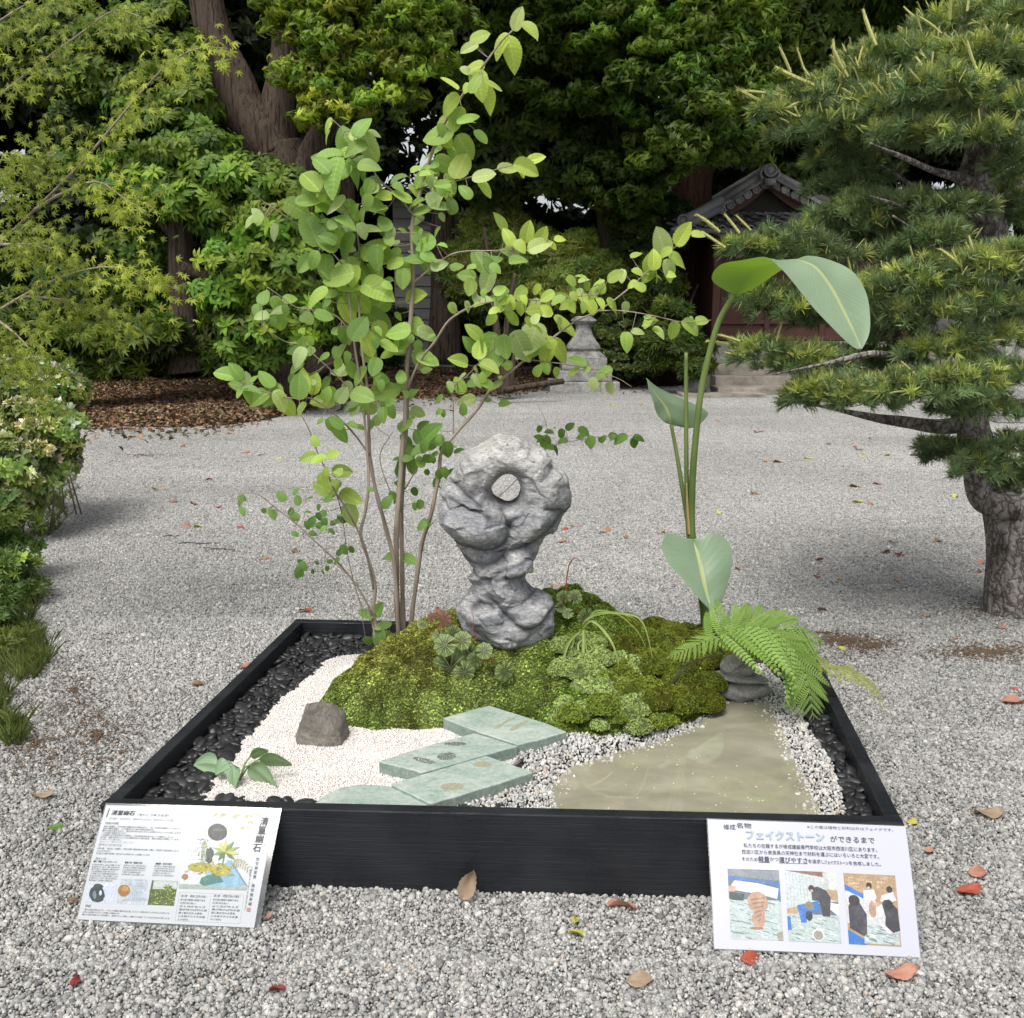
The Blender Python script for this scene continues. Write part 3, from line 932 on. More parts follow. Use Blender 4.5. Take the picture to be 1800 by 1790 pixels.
groove([(898, 1048), (918, 1042), (940, 1034)], 16, 6)
groove([(806, 1070), (825, 1085), (850, 1105), (880, 1112), (905, 1102)], 9, 9)
groove([(812, 790), (826, 797), (838, 810)], 7, 9)
groove([(868, 828), (880, 818), (900, 815), (915, 822)], 8, 8)
groove([(915, 1010), (925, 1018), (932, 1030)], 14, 5)
bulge(828, 903, 44, 36, 52, -.3); bulge(850, 925, 26, 20, 20); bulge(950, 905, 34, 22, 26, .5); bulge(975, 850, 22, 32, 20)
bulge(880, 785, 60, 22, 18); bulge(830, 820, 26, 28, 18); bulge(935, 1065, 34, 18, 22, .5); bulge(850, 1080, 34, 28, 18); bulge(905, 1110, 50, 20, 20); bulge(905, 980, 30, 14, 18, .35); bulge(880, 1025, 40, 14, 10)
cs_ = .062                         # chiselled facets
best = np.full(A.shape, 9.); fac = np.zeros_like(A)
Aw, Bw = A+.012*vnoise(A*18, B*18, 0*A, 5), B+.012*vnoise(A*18, B*18, 0*A+3, 5)
g0, g1 = np.floor(Aw/cs_), np.floor(Bw/cs_*1.25)
for a in (-1, 0, 1):
    for b_ in (-1, 0, 1):
        i0, i1 = g0+a, g1+b_
        cx_ = (i0+.5+.45*_hash(i0, i1, 0*i0, 11))*cs_; cz_ = (i1+.5+.45*_hash(i0, i1, 0*i0, 12))*cs_/1.25
        d_ = np.hypot(Aw-cx_, (Bw-cz_)*1.25)
        n_ = d_ < best
        best = np.where(n_, d_, best)
        fac = np.where(n_, _hash(i0, i1, 0*i0, 13)*.24*(Aw-cx_)+_hash(i0, i1, 0*i0, 14)*.32*(Bw-cz_)+_hash(i0, i1, 0*i0, 15)*.0035, fac)
relief += fac
X3, Y3, Z3 = np.meshgrid(gx, gyy, gz, indexing='ij')
d2s = d2
rel3 = relief[:, None, :]; 
n3 = fbm(X3*9, Y3*9, Z3*9, 3, 41)*.011+fbm(X3*30, Y3*30, Z3*50, 3, 51)*.0020
n3 += np.abs(vnoise(X3*13+3, Y3*13, Z3*20, 77))*.008
n3 += (np.abs(vnoise(X3*38, Y3*38, Z3*60+X3*30, 79))-.3)*.0022+vnoise(X3*120, Y3*120, Z3*120, 83)*.0008
dd3 = d2s[:, None, :]
Rr = .085
qx = np.clip(dd3+Rr, 0, None); 
front = Y3 < 0
yy3 = np.where(front, np.clip(-Y3, 0, None)+rel3*np.clip(1-np.clip(Y3+.03, 0, .03)/.03, 0, 1), np.abs(Y3)+.5*rel3[:, :, ::1])
TT = .112
G3 = np.sqrt((qx/Rr)**2+(np.clip(yy3, 0, None)/TT)**2)-1
G3 = G3*Rr*.8+n3
G3 = np.maximum(G3, (dd3-.004))
hol3 = (.0445-hd)[:, None, :]*.9+.004*vnoise(X3*30, Y3*30, Z3*30, 88)+np.clip(np.abs(Y3)-.055, 0, 1)*.30
G3 = smax(G3, hol3, .016)
Vr, Fr = surface_nets(G3, (gx[0], gyy[0], gz[0]), h_)
# light smoothing by neighbour averaging
for _ in range(1):
    acc = np.zeros_like(Vr); cnt = np.zeros(len(Vr))
    for a, b_ in ((0, 1), (1, 2), (2, 3), (3, 0)):
        np.add.at(acc, Fr[:, a], Vr[Fr[:, b_]]); np.add.at(cnt, Fr[:, a], 1)
        np.add.at(acc, Fr[:, b_], Vr[Fr[:, a]]); np.add.at(cnt, Fr[:, b_], 1)
    Vr = Vr*.65+acc/cnt[:, None]*.35
ii = np.clip(((Vr[:, 0]-gx[0])/h_).astype(int), 0, len(gx)-1); kk = np.clip(((Vr[:, 2]-gz[0])/h_).astype(int), 0, len(gz)-1)
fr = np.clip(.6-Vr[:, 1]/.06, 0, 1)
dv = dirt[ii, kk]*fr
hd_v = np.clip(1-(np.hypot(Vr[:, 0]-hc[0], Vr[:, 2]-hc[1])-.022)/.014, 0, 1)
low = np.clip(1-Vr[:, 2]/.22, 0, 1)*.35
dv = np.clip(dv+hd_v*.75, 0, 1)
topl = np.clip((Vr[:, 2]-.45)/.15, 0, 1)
def rock_mat():
    b = NB('painted_grey_fake_stone')
    sep = b.n('SeparateColor'); b.l(b.attr('tint'), sep.inputs[0])
    n1 = b.noise(16, 6, .68, b.mapv((1, 1, 2.2), (0, .5, 0)), .6)
    n2 = b.noise(60, 5, .7, b.mapv((1, 1, 3.5), (0, -.5, 0)))
    n3_ = b.noise(420, 2, .6)
    col = b.ramp(n1, [(.3, (.12, .126, .14)), (.43, (.22, .228, .245)), (.55, (.34, .34, .345)), (.7, (.50, .495, .475))])
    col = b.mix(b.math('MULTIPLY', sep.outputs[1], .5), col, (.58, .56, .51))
    col = b.mix(b.ramp(n2, [(.38, (.6, .6, .6)), (.55, (0, 0, 0))]), col, (.10, .104, .12))
    col = b.mix(b.ramp(n3_, [(.33, (.7, .7, .7)), (.45, (0, 0, 0))]), col, (.05, .052, .058))
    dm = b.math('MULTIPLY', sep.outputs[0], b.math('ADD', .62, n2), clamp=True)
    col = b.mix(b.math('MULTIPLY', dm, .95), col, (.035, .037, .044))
    nrm = b.bump(n1, .55, .012, b.bump(n2, .6, .005, b.bump(n3_, .4, .0015)))
    return b.done(b.pr(col, .62, .3, nrm))
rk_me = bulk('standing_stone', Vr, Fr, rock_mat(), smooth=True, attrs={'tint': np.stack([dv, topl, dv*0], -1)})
stone = add('standing_stone', rk_me, label='tall grey sculpted stone with a round hole, standing on the moss mound', cat='stone')
stone.location = (RK.x, RK.y, RK.z)

# ================================================================ SMALL ROCKS
def rock_mesh(name, seed, size, cuts, mat, lvl=4, rough=.06, taper=0):
    v, f = (I4V, I4F) if lvl == 4 else ico(5)
    r = np.random.default_rng(seed)
    v = v.copy()
    for c in cuts:                      # (normal, offset) flatten facets
        nv = np.array(c[:3], float); nv /= np.linalg.norm(nv)
        dt = v@nv
        over = dt > c[3]
        v[over] -= nv*(dt[over]-c[3])[:, None]*.92
    v = v*np.stack([np.ones(len(v))]*2+[1-taper*v[:, 0]**2], -1)
    v = v*(1+rough*fbm(v[:, 0]*2.2+seed, v[:, 1]*2.2, v[:, 2]*2.2, 4, seed))[:, None]
    v = v+.012*fbm(v[:, 0]*8, v[:, 1]*8, v[:, 2]*8, 3, seed+5)[:, None]*v
    return bulk(name, v*np.array(size), f, mat, smooth=True)
def rough_rock_mat(name, stops, sc_=1):
    b = NB(name)
    n1 = b.noise(9*sc_, 6, .65, b.mapv((1, 1, 2)), .5); n2 = b.noise(120*sc_, 4, .7)
    col = b.ramp(n1, stops)
    col = b.mix(b.ramp(n2, [(.35, (.5, .5, .5)), (.55, (0, 0, 0))]), col, (.05, .047, .045))
    return b.done(b.pr(col, .7, .3, b.bump(n1, .6, .02, b.bump(n2, .5, .003))))
brown_m = rough_rock_mat('brown_grey_rock', [(.3, (.10, .088, .076)), (.55, (.19, .172, .15)), (.75, (.31, .29, .265))])
c_ = PZ(556, 1318, BED)
me = rock_mesh('brown_rock', 3, (.105, .075, .112), [(-.92, -.2, .38, .50), (.62, -.35, .62, .52), (-.15, -1, .30, .42), (.5, -.8, .1, .55), (.95, -.1, .05, .62), (-.3, .9, .4, .5), (-.1, -.1, 1, .78)], brown_m, 5, .05)
add('brown_rock', me, M=Matrix.Translation((c_.x, c_.y+.045, BED+.022)) @ Matrix.Rotation(-.05, 4, 'Y'), label='brown grey angular rock standing alone on the white grit', cat='rock')
grey_m = rough_rock_mat('dark_grey_rock', [(.3, (.14, .136, .132)), (.55, (.27, .265, .258)), (.75, (.44, .43, .415))], 1.3)
c_ = PZ(1299, 1236, BED)
cy = c_.y+.05
pw = math.hypot(cy, CAM_Z-.2)/F
def stk(px, py, size, seed, cuts, label, tilt):
    p = PY(px, py, cy)
    me = rock_mesh('stacked_stone', seed, size, cuts, grey_m, 5, .09, .5 if seed == 11 else .1)
    add('stacked_stone', me, M=Matrix.Translation(p) @ Matrix.Rotation(tilt, 4, 'Y'), label=label, cat='stone', group='three stones stacked at the pond edge')
stk(1299, 1212, (52*pw, .052, 26*pw), 11, [(0, -.5, 1, .72), (-.75, -.2, .6, .72), (.5, -.3, -.9, .7), (-.6, -.3, -.8, .74)], 'widest flat grey stone at the bottom of the three stone stack', .02)
stk(1301, 1190, (50*pw, .046, 8*pw), 12, [(0, -.3, 1, .7), (.6, -.3, .6, .8)], 'thin slanting grey stone in the middle of the three stone stack', .10)
stk(1298, 1171, (30*pw, .038, 23*pw), 13, [(0, -.2, -1, .8), (-.8, -.5, .6, .66), (.7, -.6, .5, .7), (.2, -.9, -.3, .72)], 'rounded grey stone on top of the three stone stack', .05)

# ================================================================ SHRUB
def ovate(nl, nv, seed, pleat=.012, bend=.35, fold=.18, serr=.04, width=.37, tipsharp=1.0, wave=.02, pleats=8):
    """leaf blade: base at origin, tip at +Y (length 1), top face +Z"""
    r = random.Random(seed)
    V = []; Fc = []
    ph = r.uniform(0, 6)
    for i in range(nl+1):
        t = i/nl
        w = width*math.sin(math.pi*min(1, t**.72*1.0))**.62*(1-.0*t) if 0 < t < 1 else .004
        if t > .82: w *= 1-((t-.82)/.18)**1.5*.35*tipsharp
        if 0 < t < 1: w *= 1+(serr if i % 2 else -serr)
        for j in range(-nv, nv+1):
            s = j/nv
            x = w*s
            y = t*1.0+(.10*abs(s)*(1-t)*-1 if t < .3 else 0)+abs(s)*.03
            a = math.sin((t*pleats-abs(s)*w*4.2)*2*math.pi)*pleat*(1-abs(s)**4)*min(1, abs(s)*5)
            z = a+fold*abs(x)-bend*t*t*.6+wave*math.sin(t*5+ph+s*2.2)*abs(s)
            V.append((x, y, z))
    m = 2*nv+1
    for i in range(nl):
        for j in range(2*nv):
            a = i*m+j
            Fc.append((a, a+1, a+m+1, a+m))
    return V, Fc
def shrub_extra(b, col):
    # paler veins
    q = b.n('SeparateXYZ'); b.l(b.obj(), q.inputs[0])
    ax = b.math('ABSOLUTE', q.outputs[0])
    mid = b.math('LESS_THAN', ax, .016)
    ph = b.math('SUBTRACT', b.math('MULTIPLY', q.outputs[1], 8.0), b.math('MULTIPLY', ax, 4.2))
    fr_ = b.math('FRACT', ph)
    v = b.math('GREATER_THAN', b.math('ABSOLUTE', b.math('SUBTRACT', fr_, .5)), .42)
    return b.mix(b.math('MAXIMUM', b.math('MULTIPLY', v, .32), b.math('MULTIPLY', mid, .6)), col, b.mix(1.0, col, (1.6, 1.45, 1.5), 'MULTIPLY'))
shrub_m = leaf_mat('shrub_leaf', (.8, .8, .8), (1.15, 1.15, 1.1), tintattr='obj', trans=.42, rough=.5, spec=.3, extra=shrub_extra,
                   back=lambda b, c: b.mix(.45, c, (.36, .42, .26)), tl=(1.3, 1.35, .5))
shrub_far_m = leaf_mat('shrub_leaf_small', (.8, .8, .8), (1.15, 1.15, 1.1), tintattr='geo', trans=.42, rough=.5, spec=.3, tl=(1.3, 1.35, .5))
shrub_m.name = 'shrub_leaf'
lvs = []
for i, (bd, fo, wd) in enumerate([(.25, .15, .38), (.55, .25, .35), (.1, .1, .40), (.8, .1, .36), (-.15, .35, .33), (.35, .5, .37)]):
    V_, F_ = ovate(26, 4, i, bend=bd, fold=fo, width=wd)
    lvs.append(mk('leaf', V_, F_, shrub_m, True))
lo_V, lo_F = ovate(8, 1, 3, bend=.4, fold=.2, pleat=0, serr=0)
lo_V = np.array(lo_V); lo_F = np.array(lo_F)
SY = 3.12
shr_base = PY(702, 1142, SY)
shrub = empty('shrub', tuple(shr_base), 'tall multi stemmed shrub with pleated bright green leaves growing beside the standing stone', 'shrub')
bark_s = NB('thin_grey_brown_bark')
cb = bark_s.ramp(bark_s.noise(30, 4, .6, bark_s.mapv((1, 1, .15))), [(.3, (.16, .125, .095)), (.7, (.38, .32, .26))])
bark_s = bark_s.done(bark_s.pr(cb, .8, .2, bark_s.bump(bark_s.noise(80, 3, .6, bark_s.mapv((1, 1, .12))), .5, .003)))
branches = [  # (points px py dY, radius px start, end)
 ([(706, 1150, 0), (698, 1070, 0), (697, 1000, 0), (697, 930, .01), (703, 850, .02), (707, 790, .02), (712, 740, .03), (716, 640, .03), (722, 560, .03), (726, 480, .04), (724, 400, .05), (737, 345, .06), (749, 300, .05), (768, 245, .03), (785, 210, 0), (805, 180, -.03), (828, 145, -.06), (850, 115, -.08), (880, 75, -.1), (903, 52, -.12)], 6.5, 1.4),
 ([(712, 1150, .02), (708, 1070, .03), (707, 1000, .04), (706, 900, .06), (712, 800, .08), (716, 730, .08), (718, 660, .06)], 6, 2.5),
 ([(702, 1150, -.02), (697, 1050, -.02), (692, 985, -.03), (676, 920, -.05), (660, 860, -.06), (650, 800, -.05), (648, 740, -.04), (645, 680, -.03), (637, 620, -.02), (632, 560, 0), (630, 500, .02), (631, 430, .04)], 5, 1.8),
 ([(682, 1160, -.08), (668, 1120, -.09), (656, 1080, -.1), (659, 1030, -.1), (648, 985, -.1), (634, 940, -.1), (642, 900, -.1), (648, 850, -.09), (645, 790, -.08), (637, 700, -.06), (625, 620, -.03), (617, 560, -.02), (610, 480, 0), (606, 420, .02)], 4.5, 1.6),
 ([(667, 1158, -.1), (660, 1130, -.1), (655, 1095, -.1), (645, 1060, -.12), (620, 1020, -.14), (590, 985, -.16), (552, 950, -.18), (520, 920, -.2), (485, 893, -.22), (455, 870, -.24), (430, 866, -.25)], 2.6, .9),
 ([(720, 1146, .04), (722, 1100, .03), (735, 1000, 0), (743, 950, -.02), (755, 915, -.03), (765, 870, -.02), (772, 830, 0), (776, 795, .02), (797, 767, .04), (825, 736, .06), (842, 716, .08), (862, 685, .1), (887, 663, .12), (922, 634, .14), (965, 599, .16), (1012, 565, .18), (1053, 546, .2), (1100, 512, .2), (1140, 476, .2), (1180, 440, .2), (1216, 412, .2)], 5, 1.1),
 ([(1050, 547, .2), (1083, 546, .18), (1120, 550, .14), (1160, 558, .1), (1200, 566, .06), (1250, 563, .02)], 1.6, .7),
 ([(714, 690, .03), (735, 640, .0), (765, 600, -.04), (790, 563, -.06), (830, 539, -.08), (870, 530, -.08), (920, 527, -.08), (970, 528, -.06), (1010, 522, -.04), (1050, 518, -.02)], 3.2, .9),
 ([(724, 500, .04), (760, 470, 0), (800, 445, -.04), (860, 441, -.06), (945, 441, -.08), (975, 448, -.08)], 2, .7),
 ([(742, 330, .05), (775, 322, .02), (810, 316, 0), (865, 300, -.04), (905, 290, -.06), (938, 284, -.08)], 1.8, .6),
 ([(728, 380, .05), (700, 345, .03), (668, 318, .0), (645, 280, -.02), (620, 245, -.03), (600, 225, -.03), (584, 210, -.03)], 2.2, .6),
 ([(632, 450, .03), (625, 400, .02), (600, 355, 0), (575, 340, -.02), (556, 332, -.03)], 2, .6),
 ([(606, 470, 0), (570, 430, -.03), (530, 400, -.05), (490, 372, -.07), (460, 352, -.08), (436, 330, -.1)], 1.8, .5),
 ([(622, 590, -.02), (590, 555, -.06), (555, 545, -.09), (520, 540, -.1), (492, 520, -.12), (470, 505, -.12)], 1.8, .6),
 ([(640, 720, -.05), (610, 680, -.08), (570, 640, -.12), (530, 608, -.14), (500, 600, -.15), (460, 575, -.16)], 1.8, .6),
 ([(650, 800, -.06), (620, 760, -.1), (585, 725, -.14), (545, 700, -.17), (510, 700, -.2), (470, 690, -.22), (430, 675, -.24), (402, 662, -.25)], 2.2, .7),
 ([(658, 1040, -.1), (640, 960, -.14), (612, 900, -.18), (590, 865, -.2), (572, 825, -.22), (556, 790, -.24), (543, 755, -.26), (530, 730, -.28)], 2.6, .8),
 ([(630, 1030, -.13), (600, 1000, -.12), (575, 985, -.12), (545, 990, -.12), (515, 1015, -.14), (495, 1020, -.15)], 1.3, .5),
 ([(797, 767, .04), (797, 720, .05), (798, 682, .05), (822, 660, .03), (845, 635, .02), (868, 615, 0)], 1.5, .5),
 ([(768, 850, 0), (820, 905, .12), (880, 870, .25), (940, 810, .3), (967, 786, .3), (1010, 775, .3), (1060, 768, .28), (1130, 765, .26)], 1.6, .5),
 ([(955, 800, .3), (962, 760, .3), (955, 730, .3), (944, 712, .3)], .9, .4),
 ([(747, 935, -.02), (765, 915, -.03), (782, 900, -.04)], 1.3, .5),
 ([(925, 632, .14), (990, 640, .1), (1040, 650, .08), (1085, 665, .05), (1110, 680, .04)], 1.4, .5),
 ([(706, 900, .05), (680, 850, .08), (668, 800, .12), (690, 760, .14)], 1.6, .6),
 ([(712, 860, .06), (735, 820, .02), (752, 790, 0)], 1.5, .6),
 ([(590, 865, -.2), (600, 900, -.16), (612, 980, -.12), (630, 1050, -.1), (655, 1100, -.1)], 1.2, .9),
]
allb = []
for pts, r0, r1 in branches:
    r0 *= .82; r1 *= .85
    S = spline(pts, len(pts)*4)
    P3 = [PY(a, b_, SY+c) for a, b_, c in S]
    k = len(P3); k_ = (SY*1.04)/F
    mb = MB().tube(P3, [(r0+(r1-r0)*i/(k-1))*k_*(1+.08*math.sin(i*1.7)) for i in range(k)], 8 if r0 > 3 else 5)
    add('stem' if r0 > 3.5 else 'branch', mb.mesh('stem', bark_s, True), shrub)
    allb.append((S, P3))
BP = np.array([(s[0], s[1], p.x, p.y, p.z) for S, P3 in allb for s, p in zip(S, P3) if s[1] < 1060])
leafrec = []
def leaf_col(bright):  # backlit and shaded tones put into the leaf colour, younger leaves yellower
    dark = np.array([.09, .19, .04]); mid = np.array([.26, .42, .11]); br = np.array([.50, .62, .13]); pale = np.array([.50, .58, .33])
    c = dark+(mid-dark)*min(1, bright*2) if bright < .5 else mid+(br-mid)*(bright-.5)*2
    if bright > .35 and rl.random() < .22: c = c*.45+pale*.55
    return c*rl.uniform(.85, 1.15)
rl = random.Random(23)
def put_leaf(px, py, size, ang, bright, face=None, roll=None, Y=None):
    """px,py: leaf base in the picture, ang: direction of the tip (degrees, 90 = up)"""
    if Y is None:
        d = (BP[:, 0]-px)**2+(BP[:, 1]-py)**2
        Y = BP[int(np.argmin(d)), 3]+rl.gauss(0, .05)
    p = PY(px, py, Y)
    a = R(ang)
    fo = rl.uniform(-.55, .55)
    d = Vector((math.cos(a), fo, math.sin(a)))
    f = face if face is not None else rl.uniform(.25, 1.2)
    n = Vector((rl.gauss(0, .3), -f, rl.uniform(.35, 1.0)))
    if roll: n.x += roll
    s = size*Y*1.03/F*.82*math.exp(rl.gauss(0, .13))
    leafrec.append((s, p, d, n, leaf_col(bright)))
ex = [  # prominent leaves
 (905, 52, 44, 62, .95), (918, 40, 40, -35, .9), (893, 62, 56, 232, .95), (892, 66, 56, -62, .9), (838, 78, 40, 215, .9), (828, 72, 36, 20, .8),
 (850, 115, 46, 195, .85), (838, 125, 52, -80, .85), (852, 145, 46, -15, .9), (850, 155, 58, -58, .85), (800, 190, 50, -85, .75), (812, 190, 44, -120, .7), (805, 170, 46, 210, .8),
 (788, 205, 50, 235, .8), (795, 232, 52, 190, .6), (805, 240, 50, -50, .7), (776, 262, 50, 200, .5), (790, 262, 46, -38, .5), (768, 300, 52, 215, .55), (765, 280, 44, -30, .6),
 (801, 312, 50, 60, .9), (832, 313, 40, 10, .9), (840, 316, 36, -50, .8), (905, 290, 48, -18, .9), (928, 284, 40, 15, .95), (912, 282, 42, -55, .9), (876, 296, 40, -12, .85),
 (615, 275, 52, 110, .45), (625, 240, 52, 60, .5), (640, 235, 56, -70, .6), (615, 240, 44, -10, .9), (600, 270, 54, 190, .5), (596, 280, 56, 250, .5), (610, 285, 56, -40, .5), (630, 290, 50, 5, .6),
 (613, 352, 60, -92, .5), (606, 350, 54, 215, .6), (575, 338, 56, 240, .5), (560, 335, 50, 130, .7), (640, 355, 54, -25, .6), (584, 212, 42, -140, .8),
 (628, 470, 66, 165, .75), (640, 455, 60, 40, .85), (645, 470, 56, -75, .8), (620, 480, 60, 205, .65), (655, 462, 60, 10, .7), (612, 505, 58, -45, .7), (600, 525, 50, -75, .85), (640, 500, 60, -30, .7),
 (590, 440, 54, 150, .5), (600, 430, 54, 120, .6), (560, 430, 50, 110, .45), (545, 450, 50, 230, .5), (640, 548, 56, -40, .45), (715, 525, 48, 10, .8), (725, 560, 46, -60, .6), (720, 580, 46, 185, .55),
 (640, 585, 50, -75, .95), (665, 565, 44, -80, .9), (648, 605, 44, -105, .55), (670, 600, 40, -30, .7), (735, 580, 40, -20, .6), (725, 590, 40, 210, .5), (712, 620, 40, 170, .5), (735, 625, 46, -25, .6),
 (535, 690, 46, 100, 1.0), (548, 692, 42, 70, .95), (525, 700, 46, 80, .5), (482, 690, 46, -65, .9), (497, 705, 40, -50, .8), (470, 690, 40, 215, .6), (478, 680, 40, 120, .5), (440, 682, 50, 170, .5), (412, 665, 42, 160, .45), (425, 668, 50, 120, .45),
 (585, 712, 70, 155, .8), (620, 690, 56, -10, .6), (645, 695, 50, -90, .75), (640, 692, 46, -115, .6), (655, 692, 50, 10, .6),
 (965, 600, 60, -100, .9), (955, 590, 60, 200, .95), (968, 598, 60, -25, .9), (945, 570, 66, -110, .9), (975, 560, 60, -35, .85), (1045, 550, 50, 120, .9), (1010, 545, 46, 150, .8), (960, 600, 46, -130, .8), (885, 590, 60, -80, .5), (870, 590, 60, -110, .45), (905, 585, 60, -60, .5),
 (1180, 440, 44, 200, .8), (1190, 430, 50, 60, .95), (1170, 448, 50, 110, .85), (1215, 412, 30, 10, .95), (1178, 452, 46, -12, .8), (1168, 460, 46, -50, .7), (1140, 480, 44, 80, .75), (1150, 476, 40, 210, .7),
 (888, 405, 42, 120, .8), (900, 432, 40, 110, .85), (945, 430, 40, 60, .9), (930, 440, 42, 20, .95), (925, 425, 42, 80, .9), (860, 450, 40, 190, .5), (865, 470, 48, -100, .5), (855, 480, 50, 120, .5), (835, 488, 46, 170, .55),
 (1186, 565, 42, -100, .7), (1200, 566, 40, -30, .75), (1222, 565, 34, 5, .8), (1100, 585, 40, -80, .6), (1110, 583, 38, 0, .7), (1030, 640, 40, 170, .5), (1075, 650, 40, 200, .5),
 (557, 785, 30, 110, .75), (555, 800, 34, 200, .75), (575, 800, 36, 20, .75), (575, 830, 40, -100, .9), (585, 830, 40, 0, .7), (600, 865, 46, -20, .85), (590, 868, 46, 150, .7), (610, 885, 40, -70, .7), (600, 850, 36, -170, .6),
 (820, 640, 34, 160, .75), (840, 630, 34, 80, .8), (845, 640, 36, -20, .8), (815, 690, 36, 110, .7), (835, 700, 34, 190, .7), (865, 680, 30, 150, .65),
 (700, 975, 36, 185, .3), (706, 978, 36, -10, .5), (655, 1085, 40, 165, .3), (662, 1080, 40, 60, .35), (668, 1105, 44, -100, .35), (678, 1110, 40, -60, .3), (676, 1135, 40, -75, .3),
 (920, 200, 1, 0, .5)]
for a_ in ex[:-1]:
    px, py, s, an, br = a_
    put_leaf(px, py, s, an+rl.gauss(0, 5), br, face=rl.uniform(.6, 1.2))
clus = [(645, 440, 50, 40, 13, 50, .7), (600, 490, 40, 30, 7, 50, .6), (590, 430, 45, 35, 9, 48, .4), (615, 380, 60, 30, 12, 44, .45), (585, 300, 35, 45, 8, 44, .45), (640, 262, 30, 30, 5, 44, .5), (700, 330, 70, 25, 12, 40, .6),
 (760, 310, 50, 30, 11, 40, .6), (700, 400, 60, 40, 12, 40, .5), (765, 380, 40, 50, 11, 38, .5), (735, 455, 50, 40, 9, 42, .5), (680, 500, 50, 40, 7, 42, .6), (520, 545, 70, 32, 15, 36, .4), (580, 600, 60, 30, 10, 38, .4),
 (565, 640, 60, 35, 14, 38, .4), (640, 640, 50, 40, 8, 38, .45), (450, 678, 50, 16, 6, 40, .45), (570, 690, 50, 25, 6, 36, .6), (610, 735, 60, 25, 10, 34, .45), (700, 700, 60, 35, 12, 36, .4), (740, 620, 50, 40, 7, 34, .5),
 (725, 790, 50, 40, 12, 38, .3), (850, 530, 70, 26, 13, 34, .65), (925, 528, 60, 30, 15, 38, .85), (950, 575, 40, 30, 9, 36, .9), (880, 600, 70, 36, 12, 34, .45), (1005, 512, 70, 26, 10, 34, .7), (1080, 500, 60, 35, 11, 34, .75),
 (1150, 465, 45, 30, 6, 34, .85), (1180, 568, 50, 18, 8, 32, .7), (1040, 660, 70, 14, 6, 30, .6), (950, 645, 30, 20, 4, 32, .6), (865, 650, 60, 26, 9, 28, .65), (820, 700, 60, 36, 11, 32, .4), (850, 470, 70, 28, 10, 36, .5),
 (920, 425, 60, 22, 5, 34, .9), (800, 350, 45, 40, 7, 34, .5), (1040, 765, 90, 13, 13, 28, .15), (965, 770, 30, 40, 6, 26, .15), (585, 820, 30, 45, 8, 32, .7), (540, 905, 62, 38, 20, 26, .1), (450, 882, 40, 22, 6, 26, .3),
 (600, 950, 26, 50, 7, 24, .1), (545, 1000, 50, 18, 8, 24, .12), (790, 790, 36, 40, 8, 30, .15), (745, 810, 45, 45, 11, 38, .2), (690, 870, 50, 26, 6, 26, .12), (740, 900, 30, 20, 4, 28, .12), (660, 1100, 26, 30, 4, 34, .3),
 (810, 225, 40, 45, 7, 38, .65), (820, 160, 30, 34, 4, 42, .85), (500, 375, 55, 22, 9, 40, .6), (600, 235, 25, 20, 3, 40, .6), (680, 560, 40, 40, 6, 36, .5)]
for cx, cy_, rx, ry, n_, s, br in clus:
    for _ in range(int(n_*1.08)):
        a = rl.uniform(0, 6.28); q_ = math.sqrt(rl.random())
        px, py = cx+rx*q_*math.cos(a), cy_+ry*q_*math.sin(a)
        an = rl.choice([rl.uniform(-60, 20), rl.uniform(160, 240), rl.uniform(-110, -60), rl.uniform(20, 160)])
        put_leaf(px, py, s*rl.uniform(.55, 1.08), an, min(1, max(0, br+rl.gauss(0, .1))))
leafrec.sort(key=lambda t: -t[0])
print('shrub leaves', len(leafrec))
tw = MB()
restV, restF, restT = [], [], []
for i, (s, p, d, n_, c) in enumerate(leafrec):
    M = basis(p, d, n_, s)
    if i < 300:
        o = add('leaf', lvs[rl.randrange(6)], shrub, M)
        o.color = (*c, 1)
    else:
        A_ = np.array(M)
        restF.append(lo_F+len(lo_V)*len(restV)); restV.append(lo_V@A_[:3, :3].T+A_[:3, 3]); restT.append(np.repeat(c[None], len(lo_V), 0))
    # petiole / twig to the nearest branch
    dd_ = np.sum((BP[:, 2:]-np.array(p))**2, 1)
    j = int(np.argmin(dd_)); q_ = Vector(BP[j, 2:])
    L_ = (q_-p).length
    if .008 < L_ < .24:
        mid = (p+q_)/2+Vector((0, 0, -.06*L_))
        tw.tube([p+d.normalized()*s*.02, mid.lerp(p, .3), mid.lerp(q_, .3), q_], [.0007, .0009, .001, .0012], 4, False)
add('twigs', tw.mesh('twigs', bark_s, True), shrub, kind='stuff')
add('small_leaves', bulk('small_leaves', np.concatenate(restV), np.concatenate(restF), shrub_far_m, smooth=True, attrs={'tint': np.concatenate(restT)}), shrub, kind='stuff')

# ================================================================ BIG LEAVED PLANT
def ribs(scale, amt, axis=1):
    def f(b, col):
        uv = b.n('UVMap').outputs[0]
        q = b.n('SeparateXYZ'); b.l(uv, q.inputs[0])
        mid = b.math('LESS_THAN', b.math('ABSOLUTE', b.math('SUBTRACT', q.outputs[0], .5)), .03)
        s = b.math('ABSOLUTE', b.math('SUBTRACT', q.outputs[0], .5))
        ph = b.math('SUBTRACT', b.math('MULTIPLY', q.outputs[1], scale), b.math('MULTIPLY', s, scale*.35))
        v = b.noise(1.0, 3, .7, b.comb(ph))
        col = b.mix(b.ramp(v, [(.4, (amt, amt, amt)), (.6, (0, 0, 0))]), col, b.mix(1.0, col, (.6, .7, .6), 'MULTIPLY'))
        return b.mix(b.math('MULTIPLY', mid, .85), col, (.42, .47, .22))
    return f
def _comb(s, x):
    q = s.n('CombineXYZ'); s.l(x, q.inputs[0]); return q.outputs[0]
NB.comb = _comb
